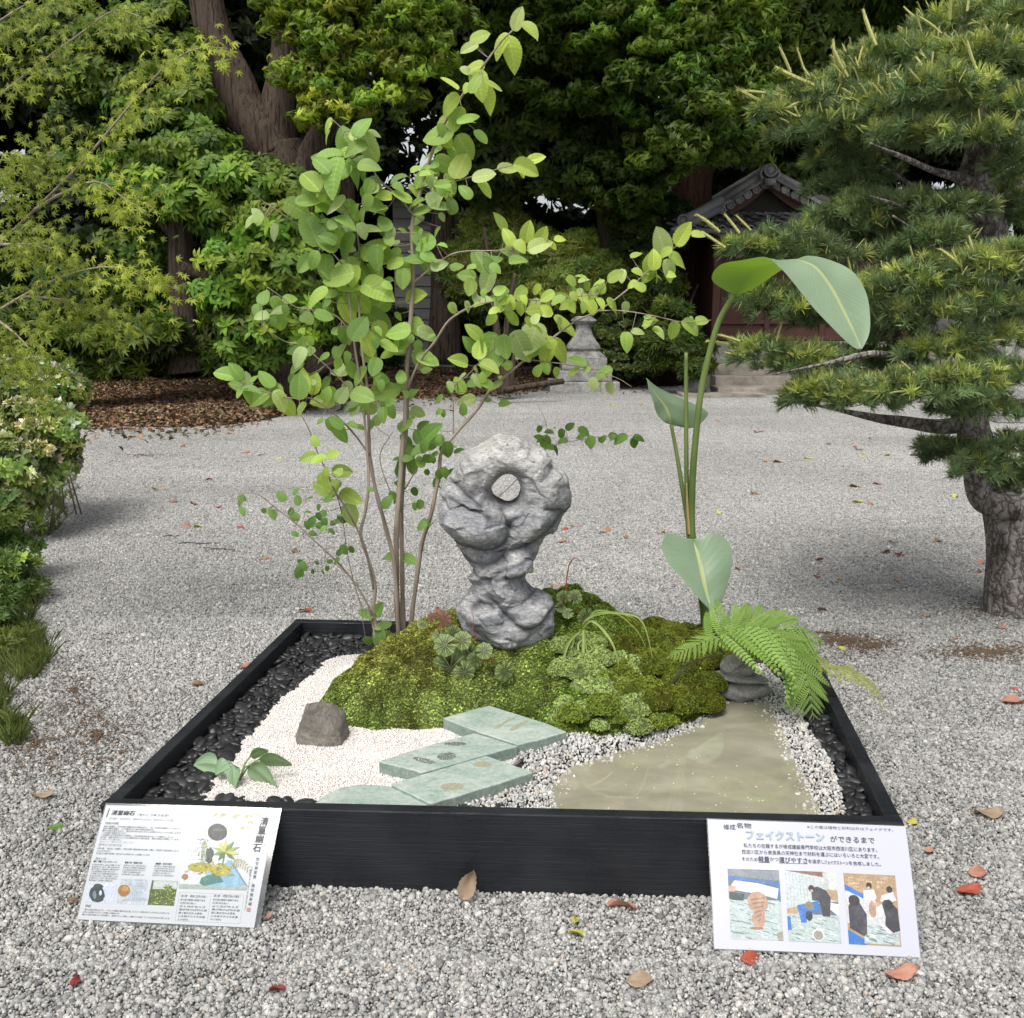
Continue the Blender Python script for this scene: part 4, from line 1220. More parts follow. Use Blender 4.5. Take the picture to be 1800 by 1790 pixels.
def hostarib(b, col):
    q = b.n('SeparateXYZ'); b.l(b.n('UVMap').outputs[0], q.inputs[0])
    s = b.math('ABSOLUTE', b.math('SUBTRACT', q.outputs[0], .5))
    v = b.math('GREATER_THAN', b.math('SINE', b.math('MULTIPLY', s, 88.0)), .35)
    return b.mix(b.math('MULTIPLY', v, .45), col, (.40, .50, .33))
big_m = leaf_mat('big_glaucous_leaf', (.25, .35, .235), (.29, .39, .27), trans=.28, rough=.42, spec=.45, extra=ribs(90, .35),
                 back=(.20, .33, .05), tl=(1.25, 1.35, .4))
host_m = leaf_mat('hosta_leaf', (.21, .34, .20), (.26, .39, .23), trans=.25, rough=.45, spec=.4, extra=hostarib, tl=(1.2, 1.3, .5))
def loft_leaf(name, A, M_, B, Y0, mat, parent, n=40, m=8, bulge=.004, corr=0.0, ncorr=30, thick=True, wave=0, flip=True):
    """leaf blade between edge A, midrib M_ and edge B; rows of (px, py, dY)"""
    SA, SM, SB = spline(A, n), spline(M_, n), spline(B, n)
    V = []; UV = []
    for i in range(n):
        a, c, b_ = [PY(r_[0], r_[1], Y0+r_[2]) for r_ in (SA[i], SM[i], SB[i])]
        for j in range(-m, m+1):
            s = j/m
            e = b_ if s > 0 else a
            p = c.lerp(e, abs(s))
            nn = (b_-a).cross(PY(*(SM[min(n-1, i+1)][:2]), Y0+SM[min(n-1, i+1)][2])-PY(*(SM[max(0, i-1)][:2]), Y0+SM[max(0, i-1)][2]))
            if nn.length > 1e-9: nn.normalize()
            off = bulge*math.sin(math.pi*abs(s))+wave*math.sin(i*.55+s)*abs(s)
            if corr: off += corr*math.sin(i/n*ncorr*2*math.pi-abs(s)*3)*abs(s)**.5*(1-abs(s)**6)
            V.append(p+nn*off); UV.append((.5+s*.5, i/(n-1)))
    k = 2*m+1
    Fc = [(i*k+j, i*k+j+1, (i+1)*k+j+1, (i+1)*k+j) for i in range(n-1) for j in range(2*m)]
    if flip: Fc = [f[::-1] for f in Fc]
    me = mk(name, [tuple(v) for v in V], Fc, mat, True)
    uvl = me.uv_layers.new(name='UVMap')
    for l in me.loops: uvl.data[l.index].uv = UV[l.vertex_index]
    return add(name, me, parent)
BYY = 3.30
bb = PY(1240, 1105, BYY)
bird = empty('big_leaved_plant', tuple(bb), 'slender plant with huge arching paddle leaves and one cut stalk, back right in the planter', 'plant')
stalk_m = NB('green_stalk')
sc_c = stalk_m.ramp(stalk_m.noise(7, 3, .6, stalk_m.mapv((1, 1, .3))), [(.35, (.07, .11, .03)), (.65, (.16, .22, .06))])
stalk_m = stalk_m.done(stalk_m.pr(sc_c, .4, .4))
dry_m = simple('dry_sheath', (.32, .22, .09), .6)
def stalk(name, pts, r0, r1, mat, Y0=BYY, parent=bird, sides=10):
    S = spline(pts, 30)
    P3 = [PY(a, b_, Y0+c) for a, b_, c in S]; k_ = Y0*1.04/F
    add(name, MB().tube(P3, [(r0+(r1-r0)*i/29)*k_ for i in range(30)], sides).mesh(name, mat, True), parent)
stalk('main_stem', [(1241, 1108, 0), (1238, 1070, 0), (1231, 1030, 0), (1222, 980, 0), (1215, 930, 0)], 9, 6.5, stalk_m)
stalk('leaf_stalk', [(1221, 975, -.01), (1216, 930, -.01), (1217, 850, -.01), (1222, 780, -.02), (1232, 690, -.03), (1247, 620, -.04), (1265, 562, -.05), (1291, 517, -.07)], 6.5, 4.5, stalk_m)
stalk('cut_stalk', [(1214, 960, 0), (1210, 930, 0), (1207, 850, 0), (1206, 720, 0), (1206, 620, 0)], 5, 3.2, stalk_m)
stalk('leaf_stalk', [(1214, 950, .01), (1206, 900, .01), (1198, 850, .01), (1189, 795, .02), (1180, 747, .02)], 4.5, 3, stalk_m)
stalk('dry_sheath', [(1213, 940, -.012), (1209, 900, -.012), (1207, 850, -.012)], 4, 1, dry_m)
loft_leaf('paddle_leaf',
 [(1289, 519, -.07), (1252, 493, -.11), (1266, 466, -.15), (1308, 457, -.18), (1345, 452, -.21), (1366, 466, -.24), (1388, 489, -.26), (1427, 538, -.28), (1458, 571, -.30), (1484, 597, -.32), (1503, 612, -.32), (1516, 613, -.31)],
 [(1291, 518, -.07), (1313, 490, -.06), (1335, 473, -.06), (1358, 463, -.07), (1380, 457, -.10), (1405, 457, -.14), (1436, 471, -.18), (1463, 508, -.21), (1482, 545, -.24), (1497, 575, -.27), (1508, 598, -.29), (1516, 613, -.31)],
 [(1293, 519, -.07), (1318, 511, .0), (1342, 496, .05), (1366, 480, .07), (1392, 462, .05), (1418, 450, .0), (1455, 456, -.05), (1497, 476, -.10), (1521, 511, -.14), (1529, 550, -.2), (1528, 586, -.26), (1516, 613, -.31)],
 BYY, big_m, bird, 80, 9, bulge=.004, corr=.0018, ncorr=34)
loft_leaf('paddle_leaf',
 [(1180, 747, .02), (1166, 741, -.01), (1154, 725, -.03), (1146, 702, -.05), (1140, 682, -.06), (1135, 664, -.06)],
 [(1180, 747, .02), (1176, 733, 0), (1168, 715, -.01), (1158, 701, -.03), (1146, 684, -.05), (1135, 664, -.06)],
 [(1184, 748, .03), (1220, 752, .06), (1244, 726, .1), (1205, 703, .08), (1160, 684, .02), (1135, 664, -.06)],
 BYY, big_m, bird, 30, 6, bulge=.003, wave=.002, corr=.001, ncorr=18, flip=False)
loft_leaf('paddle_leaf',
 [(1218, 948, -.04), (1200, 945, -.06), (1174, 938, -.08), (1163, 962, -.1), (1176, 992, -.13), (1200, 1018, -.15), (1228, 1052, -.17), (1252, 1078, -.18)],
 [(1218, 950, -.04), (1222, 962, -.055), (1227, 978, -.075), (1233, 1000, -.1), (1238, 1025, -.13), (1243, 1048, -.15), (1248, 1065, -.17), (1252, 1078, -.18)],
 [(1219, 948, -.04), (1235, 943, -.05), (1256, 937, -.05), (1280, 953, -.06), (1287, 982, -.08), (1280, 1025, -.11), (1266, 1062, -.15), (1252, 1078, -.18)],
 BYY, big_m, bird, 44, 7, bulge=-.004, corr=.0009, ncorr=30)

# ================================================================ HOSTA
HY = PZ(415, 1375, BED).y
hb = PZ(418, 1372, BED)
hosta = empty('hosta', tuple(hb), 'small hosta with ribbed heart shaped leaves at the front left corner of the planter', 'plant')
def hleaf(base, tip, wpx, dY0, dY1, n=26, drop=0):
    (x0, y0), (x1, y1) = base, tip
    L_ = math.hypot(x1-x0, y1-y0); ux, uy = (x1-x0)/L_, (y1-y0)/L_; nx_, ny_ = -uy, ux
    A, M_, B = [], [], []
    for k in range(9):
        t = k/8
        w = wpx*(math.sin(math.pi*t**.62)**.75 if 0 < t < 1 else .02)
        cx, cy_ = x0+(x1-x0)*t, y0+(y1-y0)*t-math.sin(math.pi*t)*4
        dy = dY0+(dY1-dY0)*t
        A.append((cx+nx_*w, cy_+ny_*w, dy+.012)); B.append((cx-nx_*w, cy_-ny_*w, dy-.012)); M_.append((cx, cy_, dy))
    loft_leaf('leaf', A, M_, B, HY, host_m, hosta, n, 8, bulge=.004, corr=0)
def hosta_pleat(): pass
hs_l = [((385, 1345), (340, 1345), 19, .03, .06), ((402, 1338), (378, 1362), 12, .01, -.0), ((409, 1345), (410, 1390), 13, -.01, -.04), ((438, 1345), (485, 1388), 17, -.01, -.03), ((455, 1335), (513, 1346), 12, .0, .02), ((440, 1330), (472, 1322), 9, .03, .05)]
for (b0, t0, w_, d0, d1) in hs_l:
    hleaf(b0, t0, w_, d0, d1)
    S = spline([(420, 1374, .0), ((b0[0]+420)/2, (b0[1]+1370)/2-6, d0/2), (b0[0], b0[1], d0)], 10)
    add('leaf_stalk', MB().tube([PY(a, b_, HY+c) for a, b_, c in S], .0022, 6).mesh('leaf_stalk', simple('hosta_stalk', (.16, .24, .09), .5), True), hosta)

# ================================================================ ROUND VEINED LEAVES (creeping plant with red stems)
def vein_mat(name, c1, c2, vein):
    b = NB(name)
    q = b.n('SeparateXYZ'); b.l(b.obj(), q.inputs[0])
    ang = b.math('ARCTAN2', q.outputs[0], q.outputs[1])
    rad = b.math('SQRT', b.math('ADD', b.math('POWER', q.outputs[0], 2), b.math('POWER', q.outputs[1], 2)))
    wobn = b.math('MULTIPLY', b.math('SUBTRACT', b.noise(5, 2), .5), .35)
    s = b.math('ABSOLUTE', b.math('SINE', b.math('MULTIPLY', b.math('ADD', ang, wobn), 4.5)))
    w = b.math('ADD', .10, b.math('MULTIPLY', .05, b.math('DIVIDE', .5, b.math('ADD', rad, .1))))
    v = b.math('LESS_THAN', s, w)
    sd = b.math('ABSOLUTE', b.math('SINE', b.math('MULTIPLY', b.math('ADD', ang, wobn), 9)))
    v2 = b.math('MULTIPLY', b.math('LESS_THAN', sd, .16), b.math('GREATER_THAN', rad, .45))
    col = b.mix(b.ramp(rad, [(.3, (0, 0, 0)), (.8, (1, 1, 1))]), c1, c2)
    col = b.mix(b.math('MAXIMUM', v, v2), col, vein)
    p = b.pr(col, .5, .35)
    t = b.n('ShaderNodeBsdfTranslucent'); b.l(col, t.inputs[0])
    m = b.n('ShaderNodeMixShader'); m.inputs[0].default_value = .2
    b.l(p, m.inputs[1]); b.l(t.outputs[0], m.inputs[2])
    return b.done(m.outputs[0])
vein_g = vein_mat('veined_green_leaf', (.045, .055, .022), (.12, .17, .055), (.33, .39, .14))
vein_r = vein_mat('veined_reddish_leaf', (.12, .06, .04), (.16, .085, .055), (.30, .17, .10))
redst = simple('red_hairy_stem', (.36, .085, .05), .6)
def round_leaf_me(mat, seed):
    r = random.Random(seed); n_, m_ = 44, 6
    V = [(0, 0, 0)]; Fc = []
    for k in range(1, m_+1):
        for i in range(n_+1):
            a = R(-168+336*i/n_)
            rr = k/m_*(1+.05*math.sin(a*9+seed)+.03*math.sin(a*4+seed*2))
            x, y = math.sin(a)*rr, math.cos(a)*rr
            V.append((x, y, .10*(k/m_)**2*math.sin(a*9+seed)*.5-.16*(k/m_)**2+.05*(k/m_)))
    for i in range(n_): Fc.append((0, 1+i+1, 1+i))
    for k in range(m_-1):
        for i in range(n_):
            a = 1+k*(n_+1)+i
            Fc.append((a, a+1, a+n_+2, a+n_+1))
    return mk('leaf', V, Fc, mat, True)
rlg = [round_leaf_me(vein_g, i) for i in range(3)]; rlr = [round_leaf_me(vein_r, i+5) for i in range(2)]
def seen_on_moss(px, py, lift=.012):
    z = BED+.15
    for _ in range(30):
        p = PZ(px, py, z); z = .6*z+.4*(moss_z(p.x, p.y)+lift)
    return PZ(px, py, z)
def round_plant(label, center, leaves, stems, lift=.02):
    c = seen_on_moss(*center)
    root = empty('creeping_plant', tuple(c), label, 'plant')
    for (px, py, rp, red, tilt, spin) in leaves:
        p = PY(px, py, c.y+rnd.uniform(-.02, .015)-.02)
        gz = moss_z(p.x, p.y)+.012
        if p.z < gz: p = seen_on_moss(px, py, .012)
        s = rp*p.y*1.06/F
        n_ = Vector((rnd.gauss(0, .2), -math.sin(R(tilt)), math.cos(R(tilt))))
        y = Vector((math.cos(R(spin)), 0, math.sin(R(spin))))
        add('leaf', (rlr if red else rlg)[rnd.randrange(2)], root, basis(p, y, n_, s))
    for pts, w in stems:
        S = spline([(a, b_, 0) for a, b_ in pts], 12)
        P3 = []
        for a, b_, _ in S:
            p = PY(a, b_, c.y-.005)
            P3.append(p)
        add('stem', MB().tube(P3, [w*(1-.4*i/11) for i in range(12)], 6).mesh('stem', redst, True), root)
    return root
round_plant('creeping plant with round silver veined leaves and red stems left of the stone base', (800, 1165), [
 (792, 1174, 32, 0, 66, -80), (816, 1182, 20, 0, 50, -60), (887, 1180, 18, 0, 55, -70), (825, 1148, 16, 0, 50, -60), (835, 1160, 15, 0, 55, -100), (851, 1144, 15, 0, 50, 20), (812, 1126, 17, 0, 50, 30), (782, 1134, 20, 0, 60, 200), (796, 1112, 14, 0, 40, 100), (774, 1120, 14, 0, 50, 160),
 (779, 1088, 15, 1, 75, 30), (760, 1086, 9, 1, 60, 120), (742, 1098, 9, 0, 40, 160)],
 [([(778, 1096), (790, 1108), (798, 1125), (806, 1145), (812, 1160), (820, 1172)], .0028), ([(772, 1112), (770, 1100), (776, 1092)], .0018), ([(838, 1172), (850, 1162), (862, 1159), (869, 1166)], .003), ([(812, 1145), (826, 1128), (830, 1112), (832, 1085), (826, 1065)], .0012), ([(756, 1116), (750, 1104), (742, 1098)], .0012), ([(812, 1140), (830, 1126), (838, 1122)], .0014)])
round_plant('creeping plant with dark round leaves and a curled red flower shoot right of the stone', (1010, 1075), [
 (1030, 1085, 16, 0, 70, -100), (990, 1050, 12, 0, 60, 100), (1010, 1050, 13, 0, 60, 60), (998, 1078, 10, 0, 50, 200), (985, 1068, 9, 0, 60, 0)],
 [([(990, 1068), (994, 1050), (996, 1020), (1000, 995), (1006, 984), (1014, 981), (1019, 986)], .0022), ([(1012, 1070), (1020, 1078), (1030, 1085)], .0015)])
# curled flower buds on the red shoot belong to that plant
# ================================================================ ARCHING GRASS
gr = seen_on_moss(1022, 1130)
grass = empty('grass_tuft', tuple(gr), 'small tuft of arching grass with yellow green strap blades on the moss mound', 'grass')
gb_m = leaf_mat('strap_blade', (.22, .31, .07), (.30, .38, .11), trans=.3, rough=.45)
def blade(pts, w, name='blade'):
    S = spline(pts, 26)
    V = []; 
    for i, (a, b_, c) in enumerate(S):
        p = PY(a, b_, gr.y+c)
        j = min(25, i+1); k = max(0, i-1)
        t = PY(S[j][0], S[j][1], gr.y+S[j][2])-PY(S[k][0], S[k][1], gr.y+S[k][2])
        sd_ = t.cross(Vector((0, -1, .35))).normalized()
        ww = w*math.sin(math.pi*min(1, .12+.88*i/25))**.5*(1 if i < 25 else .1)
        V += [p-sd_*ww+Vector((0, 0, .0)), p+Vector((0, .0012, -.0008)), p+sd_*ww]
    Fc = []
    for i in range(25):
        for j in range(2):
            a = i*3+j; Fc.append((a, a+1, a+4, a+3))
    add(name, mk(name, [tuple(v) for v in V], Fc, gb_m, True), grass)
blade([(1023, 1100, 0), (1030, 1090, -.01), (1050, 1080, -.02), (1090, 1078, -.04), (1130, 1095, -.06), (1152, 1180, -.08)], 0.0035)
blade([(1024, 1105, 0), (1040, 1092, -.02), (1062, 1110, -.04), (1080, 1140, -.07), (1092, 1190, -.09)], 0.0038)
blade([(1025, 1108, 0), (1025, 1140, -.03), (1024, 1190, -.08), (1020, 1240, -.12)], 0.0046)
blade([(1020, 1110, 0), (1000, 1130, -.03), (990, 1165, -.06), (993, 1200, -.08), (1010, 1225, -.1), (1040, 1248, -.12)], 0.0038)
blade([(1018, 1112, 0), (1010, 1120, -.01), (1004, 1145, -.03)], .003)
blade([(1022, 1125, -.01), (1016, 1135, -.02), (1019, 1160, -.05), (1020, 1172, -.06)], .003)
blade([(1026, 1110, 0), (1045, 1075, .0), (1085, 1080, .0), (1120, 1110, -.01), (1140, 1150, -.02)], 0.0019)
blade([(1026, 1110, 0), (1035, 1160, -.04), (1055, 1195, -.09), (1075, 1210, -.1)], 0.0032)
blade([(1024, 1108, 0), (1036, 1085, -.01), (1060, 1076, -.03), (1110, 1085, -.05), (1138, 1110, -.05)], 0.0016)

# ================================================================ FERN
fb = seen_on_moss(1172, 1212)
fern = empty('fern', tuple(fb), 'lacy light green fern arching over the stacked stones and the right board', 'fern')
fern_m = leaf_mat('fern_pinna', (.20, .33, .06), (.27, .41, .10), trans=.35, rough=.5, spec=.3, tl=(1.2, 1.3, .5))
fern_y = leaf_mat('yellow_fern_pinna', (.25, .30, .045), (.36, .36, .06), trans=.35, rough=.5, spec=.3)
rach_m = simple('fern_stalk', (.05, .055, .03), .5); rach_g = simple('fern_rachis', (.17, .24, .07), .5)
def pinna_me(mat, np_=16, lobew=.15, dens=1.0):
    mb = MB()
    for i in range(np_):
        t = (i+.35)/np_
        L_ = lobew*(math.sin(math.pi*min(1, .22+.78*t))**.75)*(1 if t < .93 else .5)
        w = .46/np_
        for sgn in (-1, 1):
            y0 = t-.5/np_; lean = .045
            zc = -.10*t*t
            mb.add([(0, y0, zc), (sgn*L_*.55, y0+lean*.4-w*.2, zc+.012), (sgn*L_, y0+lean+w*.35, zc-.008), (sgn*L_*.6, y0+w+lean*.8, zc+.01), (0, y0+w*1.35, zc)], [(0, 1, 2, 3, 4) if sgn > 0 else (4, 3, 2, 1, 0)])
    mb.tube([(0, t/6, -.10*(t/6)**2) for t in range(7)], [.008, .007, .006, .005, .004, .003, .002], 4, False)
    return mb.mesh('pinna', mat)
pin = [pinna_me(fern_m, 15, .10), pinna_me(fern_m, 17, .085), pinna_me(fern_m, 14, .11)]
piny = [pinna_me(fern_y, 9, .2)]
def frond(stipe, rachis, npairs, lmax, meshes, prof, droop=.35, upx=0.0, base_dark=True, first=.03, lean=62):
    fr_root = fern
    n_ = 60
    S = spline(stipe+rachis[1:] if stipe else rachis, n_)
    S2 = spline(rachis, n_)
    P2 = [PY(a, b_, fb.y+c) for a, b_, c in S2]
    if stipe:
        S1 = spline(stipe, 16); P1 = [PY(a, b_, fb.y+c) for a, b_, c in S1]
        st_ = MB().tube(P1, [.0021]*16, 6).mesh('frond_stalk', rach_m, True)
    fr_o = add('frond', MB().tube(P2, [.0017-.0012*i/(n_-1) for i in range(n_)], 5).mesh('rachis', rach_g, True), fern)
    if stipe: add('frond_stalk', st_, fr_o)
    for k in range(npairs):
        t = first+(1-first)*(k/npairs)**.92
        f = t*(n_-1); i = min(n_-2, int(f)); p = P2[i].lerp(P2[i+1], f-i)
        tg = (P2[min(n_-1, i+3)]-P2[max(0, i-3)]).normalized()
        up = Vector((0, -.35, 1)); sd_ = tg.cross(up).normalized()
        up2 = sd_.cross(tg).normalized()
        for sgn in (-1, 1):
            L_ = lmax*prof(t)*rnd.uniform(.92, 1.08)
            a = R(lean-18*t+rnd.gauss(0, 3))
            d = (tg*math.cos(a)+sd_*sgn*math.sin(a)+Vector((0, 0, -droop*(.5+.5*rnd.random())))).normalized()
            nrm = up2+Vector((rnd.gauss(0, .12), rnd.gauss(0, .12), 0))
            add('pinna', meshes[rnd.randrange(len(meshes))], fr_o, basis(p, d, nrm, L_))
pf = lambda t: max(.06, (math.sin(math.pi*min(1, .30+.70*t)))**.9)
frond([(1172, 1213, 0), (1195, 1180, .0), (1228, 1145, .02), (1262, 1120, .03)], [(1262, 1120, .03), (1305, 1105, .03), (1350, 1108, .02), (1385, 1132, 0), (1408, 1170, -.02), (1422, 1215, -.05), (1431, 1268, -.08)], 20, .20, pin, pf, .36)
frond([(1176, 1210, 0), (1200, 1180, 0), (1235, 1158, .03), (1275, 1150, .05)], [(1240, 1125, .05), (1285, 1098, .08), (1330, 1090, .1), (1375, 1095, .1), (1415, 1112, .1), (1452, 1135, .08)], 18, .165, pin, lambda t: max(.08, (math.sin(math.pi*min(1, .35+.65*t)))**.9), .22)
frond(None, [(1262, 1120, .03), (1240, 1126, .02), (1215, 1138, .0), (1192, 1148, -.01), (1170, 1158, -.02)], 13, .06, pin, lambda t: max(.15, math.sin(math.pi*min(1, .35+.65*t))), .2, lean=58)
frond(None, [(1425, 1150, .06), (1455, 1172, .04), (1490, 1178, .03), (1520, 1195, .02), (1545, 1222, .0), (1562, 1262, -.02)], 15, .052, piny, lambda t: max(.2, math.sin(math.pi*min(1, .3+.7*t))), .25, lean=55)

# ================================================================ SIGNS
def text_geo(s):
    cu = bpy.data.curves.new('t', 'FONT'); cu.body = s; cu.size = 1.0; cu.resolution_u = 2
    o = bpy.data.objects.new('t', cu); sc.collection.objects.link(o)
    bpy.context.view_layer.update()
    me = bpy.data.meshes.new_from_object(o.evaluated_get(bpy.context.evaluated_depsgraph_get()))
    V = [(v.co.x, v.co.y) for v in me.vertices]; Fc = [tuple(p.vertices) for p in me.polygons]
    bpy.data.objects.remove(o); bpy.data.curves.remove(cu); bpy.data.meshes.remove(me)
    return V, Fc
from mathutils.geometry import tessellate_polygon
class Sheet:
    def __init__(s, corners3d, crop_corners, name, label, ycrop=0, bow=.006):
        s.c = corners3d            # TL TR BR BL
        s.k = [np.array(q, float) for q in crop_corners]
        s.bow = bow
        w = (s.c[1]-s.c[0]).length; h = (s.c[3]-s.c[0]).length
        s.w, s.h = w, h
        s.n = (s.c[3]-s.c[0]).cross(s.c[1]-s.c[0]).normalized()
        if s.n.y > 0: s.n = -s.n
        ctr = (s.c[2]+s.c[3])/2
        s.root = empty(name, (ctr.x, ctr.y, 0), label, 'sign')
        s.layers = {}
        s.name = name
    def at(s, u, v, off=0.0):
        c = s.c
        p = c[0].lerp(c[1], u).lerp(c[3].lerp(c[2], u), v)
        b = s.bow*math.sin(math.pi*u)*(.4+.6*v)+s.bow*.8*math.sin(math.pi*v)
        return p+s.n*(b+off)
    def uv(s, x, y):
        """crop pixel -> sheet u,v"""
        u, v = .5, .5; P = np.array([x, y], float)
        k = s.k
        for _ in range(12):
            f = (1-v)*((1-u)*k[0]+u*k[1])+v*((1-u)*k[3]+u*k[2])-P
            fu = (1-v)*(k[1]-k[0])+v*(k[2]-k[3]); fv = (1-u)*(k[3]-k[0])+u*(k[2]-k[1])
            d = np.linalg.solve(np.stack([fu, fv], 1), -f); u += d[0]; v += d[1]
        return u, v
    def quadsheet(s, name, u0, v0, u1, v1, off, mat, n=14):
        V = []; 
        for j in range(n+1):
            for i in range(n+1):
                V.append(tuple(s.at(u0+(u1-u0)*i/n, v0+(v1-v0)*j/n, off)))
        Fc = [(j*(n+1)+i, (j+1)*(n+1)+i, (j+1)*(n+1)+i+1, j*(n+1)+i+1) for j in range(n) for i in range(n)]
        o = add(name, mk(name, V, Fc, mat, True), s.root)
        return o
    def lay(s, name, mat):
        if name not in s.layers: s.layers[name] = (MB(), [])
        mb, mats = s.layers[name]
        if mat not in mats: mats.append(mat)
        return mb, mats.index(mat)
    def text(s, layer, mat, txt, x, y, hpx, xend=None, slant=0, vertical=False, off=.0012, bold=0):
        """baseline start at crop pixel (x,y); hpx glyph height; xend: stretch to end there"""
        mb, mi = s.lay(layer, mat)
        V, Fc = text_geo(txt)
        if not V: return
        u0, v0 = s.uv(x, y)
        _, v1 = s.uv(x, y-hpx)
        sv = abs(v0-v1)/.8
        su = sv*s.h/s.w
        W_ = max(p[0] for p in V)
        if xend is not None:
            ue, _ = s.uv(xend, y); su = (ue-u0)/W_
        reps = [(0, 0)] if not bold else [(-bold, 0), (bold, 0), (0, bold), (0, -bold)]
        for r_i, (bx, by) in enumerate(reps):
            P = [tuple(s.at(u0+(a+bx+slant*b_)*su, v0-(b_+by)*sv, off+r_i*.00012)) for a, b_ in V]
            mb.add(P, Fc, mi)
    def vtext(s, layer, mat, txt, x, y, x2, y2, hpx, off=.0012, bold=0):
        n = len(txt)
        for i, ch in enumerate(txt):
            t = i/max(1, n-1)
            s.text(layer, mat, ch, x+(x2-x)*t-hpx*.5, y+(y2-y)*t+hpx*.4, hpx, off=off, bold=bold)
    def poly(s, layer, mat, pts, off=.0008):
        mb, mi = s.lay(layer, mat)
        tri = tessellate_polygon([[Vector((p[0], p[1], 0)) for p in pts]])
        st = [tuple(pts[i] for i in t) for t in tri]
        while st:
            a, b_, c = st.pop()
            L_ = [math.dist(a, b_), math.dist(b_, c), math.dist(c, a)]
            k_ = L_.index(max(L_))
            if L_[k_] > 90:
                m_ = [((a[0]+b_[0])/2, (a[1]+b_[1])/2), ((b_[0]+c[0])/2, (b_[1]+c[1])/2), ((c[0]+a[0])/2, (c[1]+a[1])/2)][k_]
                st += [[(a, m_, c), (m_, b_, c)], [(a, b_, m_), (a, m_, c)], [(a, b_, m_), (m_, b_, c)]][k_]
                continue
            mb.add([tuple(s.at(*s.uv(*p), off)) for p in (a, b_, c)], [(0, 1, 2)], mi)
    def disc(s, layer, mat, x, y, rx, ry, off=.0009, n=16, wob=0, seed=0):
        r = random.Random(seed)
        s.poly(layer, mat, [(x+rx*math.cos(6.283*i/n)*(1+wob*r.uniform(-1, 1)), y+ry*math.sin(6.283*i/n)*(1+wob*r.uniform(-1, 1))) for i in range(n)], off)
    def line(s, layer, mat, a, b_, w, off=.001):
        d = np.array(b_, float)-np.array(a, float); L_ = np.hypot(*d); n_ = np.array([-d[1], d[0]])/L_*w/2
        a = np.array(a, float); b_ = np.array(b_, float)
        s.poly(layer, mat, [tuple(a-n_), tuple(b_-n_), tuple(b_+n_), tuple(a+n_)], off)
    def close(s):
        for nm, (mb, mats) in s.layers.items():
            add(nm, mb.mesh(nm, mats), s.front)
paper = simple('laminated_paper', (.385, .405, .43), .28, .45)
paper2 = simple('laminated_white_paper', (.40, .41, .47), .28, .45)
ink = simple('black_ink', (.035, .036, .045), .4); ink2 = simple('grey_ink', (.22, .23, .26), .4)
def pc_(name, c):
    b = NB('print_'+name)
    n1 = b.noise(260, 4, .75); n2 = b.noise(60, 3, .6)
    c = tuple(x*.82 for x in c)
    col = b.mix(b.ramp(n1, [(.35, (.75, .75, .75)), (.6, (0, 0, 0))]), c, tuple(x*.55 for x in c))
    col = b.mix(b.ramp(n2, [(.5, (0, 0, 0)), (.75, (.5, .5, .5))]), col, tuple(min(.75, x*1.25+.06) for x in c))
    return b.done(b.pr(col, .35, .4))
film = NB('clear_laminate')
fg = film.n('ShaderNodeBsdfGlass'); fg.inputs['Roughness'].default_value = .08; fg.inputs['IOR'].default_value = 1.15; fg.inputs['Color'].default_value = (.9, .93, .93, 1)
ft = film.n('ShaderNodeBsdfTransparent'); ft.inputs[0].default_value = (.82, .86, .86, 1)
fgl = film.n('ShaderNodeBsdfGlossy'); fgl.inputs['Roughness'].default_value = .12
fm = film.n('ShaderNodeMixShader'); fm.inputs[0].default_value = .12
film.l(ft.outputs[0], fm.inputs[1]); film.l(fgl.outputs[0], fm.inputs[2]); film = film.done(fm.outputs[0])
wire_m = simple('sign_prop', (.05, .05, .05), .5)

fy = lambda x: FL.y+(FR.y-FL.y)*(x-FL.x)/(FR.x-FL.x)
def sign_corners(tl, tr, br, bl, zt):
    out = []
    for p in (tl, tr):
        # top edge touches the front board
        q = PZ(*p, zt); 
        for _ in range(20):
            z = q.z; yy = fy(q.x)-.012
            q = PY(*p, yy)
        out.append(q)
    for p in (br, bl): out.append(PZ(*p, .008))
    return out
# left sign (crop scale 4.5, origin 120,1390)
cr = [(300, 115), (1645, 155), (1470, 1085), (70, 1018)]
pxc = [(120+a/4.5, 1390+b_/4.5) for a, b_ in cr]
S1 = Sheet(sign_corners(*pxc, .2), cr, 'garden_sign', 'laminated sheet with calligraphy and a garden picture, leaning on the planter at left')
S1.quadsheet('laminate', -.008, -.02, 1.03, 1.035, -.0006, film)
S1.front = S1.quadsheet('sheet', 0, 0, 1, 1, 0, paper)
S1.quadsheet('sheet_back', 0, 0, 1, 1, -.0016, paper)
T = S1.text
T('lettering', ink, '清篁幽石', 340, 192, 34, 527, slant=.15, bold=.012); T('lettering', ink, '（せいこうゆうせき）', 535, 203, 20, 800, slant=.15)
S1.line('lettering', ink, (328, 142), (304, 215), 6)
T('small_print', ink2, '竹の庭で、石の佇まい。静寂の中に広がる、時を忘れる小さな庭。', 325, 232, 15, 845, slant=.15)
T('small_print', ink, '【作庭の背景】', 285, 270, 16, 400, slant=.15)
body = ['日本の庭園は、古代中国の庭園文化に影響を受け、「石」を自然の象徴としてきました。', '自然の風景を凝縮し、小さな敷地の中に雄大な景色を表現する。', '静かな庭を眺めながら、風の音や水のゆらぎに心を寄せるひとときを楽しみます。', 'この作庭の意図を伝えます。', 'この庭園では竹林を思わせる植栽と、石の造形を組み合わせ一つの景色としました。', '光や影、季節の移ろいとともに表情を変える庭の姿を、現代の感性で表現しています。', 'どうぞゆっくりとご覧ください。']
y0 = 295
